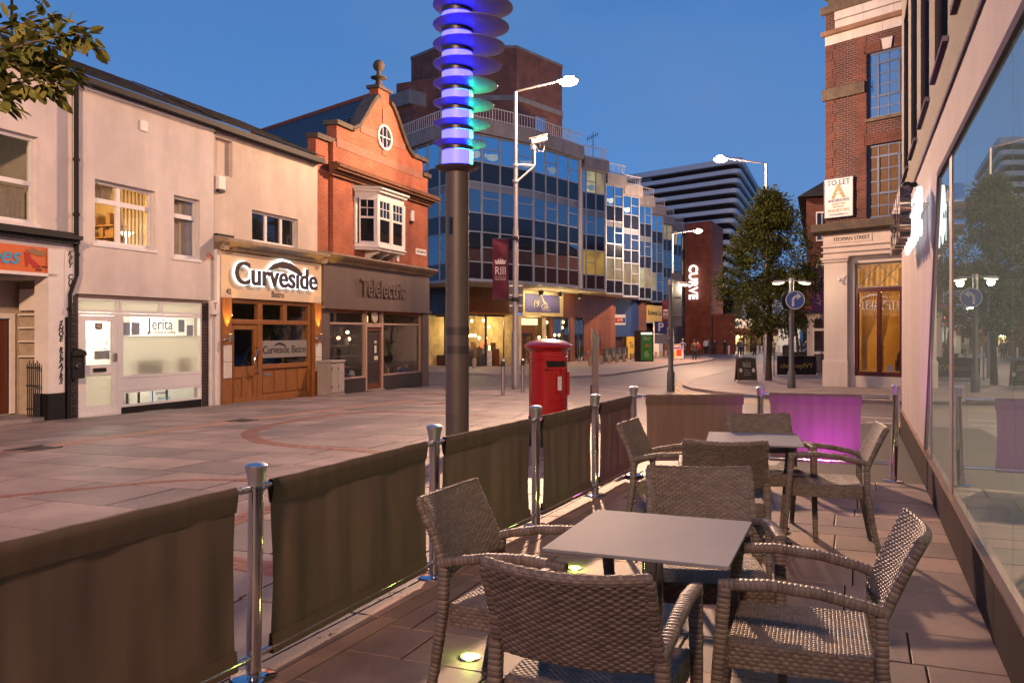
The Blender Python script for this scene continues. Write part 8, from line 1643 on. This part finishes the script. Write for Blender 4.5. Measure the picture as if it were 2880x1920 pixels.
def make_chair():          # faces +y; seat 0.47 high
    C = thing('woven_armchair', 'x', 'chair', (0, 0, 0), 0, 'woven brown armchairs round the terrace tables')
    sw_, sd, sh = 0.244, 0.232, 0.475
    # seat: slightly dished top and woven apron
    def ftop(u, v):
        x = -sw_+2*sw_*u; y = -sd+2*sd*v; z = sh-0.010*math.sin(PI*u)*math.sin(PI*v); return Vector((x, y, z)), Vector((0, 0, 1))
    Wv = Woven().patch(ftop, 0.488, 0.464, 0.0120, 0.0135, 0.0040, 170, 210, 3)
    H_ = 0.085
    def side(p, q):
        p = Vector(p); q = Vector(q); d = q-p; n_ = Vector((d.y, -d.x, 0)).normalized()
        return lambda u, v: (p+d*u+Vector((0, 0, -H_+H_*v)), n_)
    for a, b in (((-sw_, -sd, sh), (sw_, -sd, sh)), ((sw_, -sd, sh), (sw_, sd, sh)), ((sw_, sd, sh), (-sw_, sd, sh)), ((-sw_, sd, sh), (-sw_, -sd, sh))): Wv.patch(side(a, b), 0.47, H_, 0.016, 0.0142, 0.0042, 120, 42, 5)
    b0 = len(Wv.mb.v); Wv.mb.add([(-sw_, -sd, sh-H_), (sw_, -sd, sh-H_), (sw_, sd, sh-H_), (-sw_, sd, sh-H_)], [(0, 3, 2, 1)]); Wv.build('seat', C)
    # back: curved in plan, leaning, wrapped round its edges
    def back_pt(u, v):
        x = -0.232+0.464*u; curve = 0.040*(1-(2*u-1)**2); y = -0.245-curve-0.105*v-0.02*v*v; x *= (0.98+0.05*v); z = 0.585+0.285*v-0.012*v*(1-(2*u-1)**2); return Vector((x, y, z))
    def back_n(u, v, s_):
        e = 0.01; du = back_pt(min(u+e, 1), v)-back_pt(max(u-e, 0), v); dv = back_pt(u, min(v+e, 1))-back_pt(u, max(v-e, 0)); n_ = dv.cross(du).normalized(); return n_*s_
    th = 0.013; Bk = Woven()
    for s_ in (1, -1):
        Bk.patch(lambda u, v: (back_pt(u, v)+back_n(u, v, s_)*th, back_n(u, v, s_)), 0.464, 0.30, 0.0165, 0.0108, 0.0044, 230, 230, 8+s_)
    def rim(path):
        for k in range(2):
            pass
    n_ = 60
    def edge(fu, U, nu):      # half-round woven rim from front face to rear face
        def f(u, v):
            a_ = PI*v; q = fu(u); nn = back_n(*q, 1); o_ = Vector(q_out(q)); return back_pt(*q)+nn*th*math.cos(a_)+o_*th*0.9*math.sin(a_), (nn*math.cos(a_)+o_*math.sin(a_))
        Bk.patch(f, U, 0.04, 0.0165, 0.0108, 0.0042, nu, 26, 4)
    def q_out(q):
        if q[1] >= 1: return (0, -0.25, 0.97)
        if q[1] <= 0: return (0, 0.25, -0.97)
        return (1, 0, 0) if q[0] >= 1 else (-1, 0, 0)
    edge(lambda u: (u, 1.0), 0.464, 150); edge(lambda u: (u, 0.0), 0.464, 120); edge(lambda u: (1.0, min(max(u, .001), .999)), 0.30, 80); edge(lambda u: (0.0, min(max(u, .001), .999)), 0.30, 80)
    for s_ in (0.0, 1.0):
        for v_ in (0.0, 1.0):
            q = back_pt(s_, v_); Bk.mb.ball(tuple(q), 0.0165, 12, 8); Bk.col += [0.5]*(len(Bk.mb.v)-len(Bk.col))
    Bk.build('backrest', C)
    for s_ in (-1, 1):
        x = 0.262*s_
        wrapped([(x, 0.300, 0), (x, 0.272, 0.30), (x, 0.245, 0.62), (x, 0.240, 0.672)], [0.017, 0.020, 0.0235, 0.024], (1.0, 0.95), C, 'front_leg', up=(1, 0, 0))
        wrapped([(x, 0.262, 0.676), (x, 0.10, 0.690), (x, -0.06, 0.678), (x*0.99, -0.20, 0.650), (x*0.96, -0.275, 0.628)], [0.023, 0.023, 0.023, 0.023, 0.023], (0.80, 1.0), C, 'armrest', up=(0, 0, 1))
        wrapped([(x, -0.335, 0), (x, -0.285, 0.25), (x*0.99, -0.255, 0.45), (x*0.97, -0.252, 0.62)], [0.017, 0.020, 0.0225, 0.0225], (1.0, 0.95), C, 'rear_leg', up=(1, 0, 0))
        wrapped([(x*0.95, -0.252, 0.60), (x*0.92, -0.300, 0.72), (x*0.94, -0.372, 0.862)], [0.019, 0.017, 0.014], (1.0, 0.9), C, 'back_upright', up=(1, 0, 0))
        mb = MB()
        for (y, z) in ((0.300, 0.0), (-0.335, 0.0)): mb.lathe([(0.014, 0.001), (0.016, 0.03)], 10, (x, y, z))
        mb.build('foot_cap', dark_metal, C, True)
    return C
chair0 = make_chair()
def put_chair(o_, bx, by, fx, fy, label):      # (bx,by): middle of the top of the backrest; (fx,fy): the way it faces
    f = Vector((fx, fy)).normalized(); a_ = math.atan2(f.y, f.x)-PI/2; c = Vector((bx, by))+f*0.385; o_.location = (c.x, c.y, 0.0015); o_.rotation_euler = (0, 0, a_); o_['label'] = label
spots = [(-0.278, 3.634, 0.906, -0.423, 'woven armchair at the left of the near table, beside the lime ground light'),
    (1.405, 2.955, -0.942, 0.335, 'woven armchair at the right of the near table, large in the lower right corner'),
    (0.140, 2.384, 0.372, 0.928, 'woven armchair nearest the viewer with its back turned, before the near table'),
    (0.922, 4.220, -0.10, -0.995, 'woven armchair tucked under the far side of the near table, facing the viewer'),
    (0.850, 6.360, 0.91, -0.42, 'woven armchair at the left of the far table, by the corner screens'),
    (2.640, 6.080, -0.96, 0.28, 'woven armchair at the right of the far table, in front of the purple screen'),
    (1.303, 5.210, 0.20, 0.98, 'woven armchair with its back turned, on the near side of the far table'),
    (2.010, 6.985, -0.05, -1.0, 'woven armchair behind the far table, only its backrest showing')]
for k, sp in enumerate(spots): put_chair(chair0 if k == 0 else copy_tree(chair0), *sp)
# ---------------------------------------------------------- tables
def make_table(cx, cy, ux, uy, label):
    T = thing('cafe_table', label, 'table', (cx, cy, 0), math.atan2(uy, ux), 'square grey cafe tables')
    MB().box(-0.34, 0.34, -0.375, 0.375, 0.728, 0.740).build('tabletop', mat('grey_laminate', (0.245, 0.248, 0.275), 0.6, var=0.07, spec=0.02, vscale=1.5, bump=0.05, bscale=300), T, bevel=0.002)
    MB().box(-0.339, 0.339, -0.374, 0.374, 0.7275, 0.7295).build('edge', black_paint, T)
    MB().box(-0.06, 0.06, -0.06, 0.06, 0.655, 0.7270).build('top_block', steel_dull, T, bevel=0.006); MB().lathe([(0.038, 0.03), (0.038, 0.654)], 28).build('column', steel, T, True)
    for k in range(4): MB().tube([(0.0, 0, 0.075), (0.15*math.cos(k*PI/2+PI/4), 0.15*math.sin(k*PI/2+PI/4), 0.055), (0.36*math.cos(k*PI/2+PI/4), 0.36*math.sin(k*PI/2+PI/4), 0.02)], [0.03, 0.026, 0.018], 10, sect=(0.7, 1.2)).build('foot', dark_metal, T, True)
    return T
make_table(0.564, 3.393, 0.93, -0.368, 'square grey topped cafe table in the foreground, nearest the viewer'); make_table(1.825, 6.45, 0.965, -0.262, 'square grey topped cafe table further back, before the purple screen')
# weeds in the joints
mb = MB(); rt = random.Random(8)
for (cx, cy, n_) in ((-0.93, 4.33, 26), (-0.65, 4.98, 22), (-0.30, 5.8, 16), (0.5, 7.6, 10), (-1.3, 3.5, 12)):
    for k in range(n_):
        q = Vector((cx+rt.gauss(0, 0.03)+fdir.x*rt.gauss(0, 0.07), cy+fdir.y*rt.gauss(0, 0.07), 0.0)); a_ = rt.uniform(0, 6.28); leaf(mb, q, Vector((math.cos(a_), math.sin(a_), rt.uniform(0.1, 0.6))), rt.uniform(0.015, 0.035), 0.006, Vector((0, 0, 1)))
w_ = mb.build('weeds', mat('weed_green', (0.05, 0.085, 0.018), 0.6, var=0.3), None); w_['kind'] = 'stuff'; w_['label'] = 'small green weeds growing in the paving joint beside the fence'; w_['category'] = 'weeds'
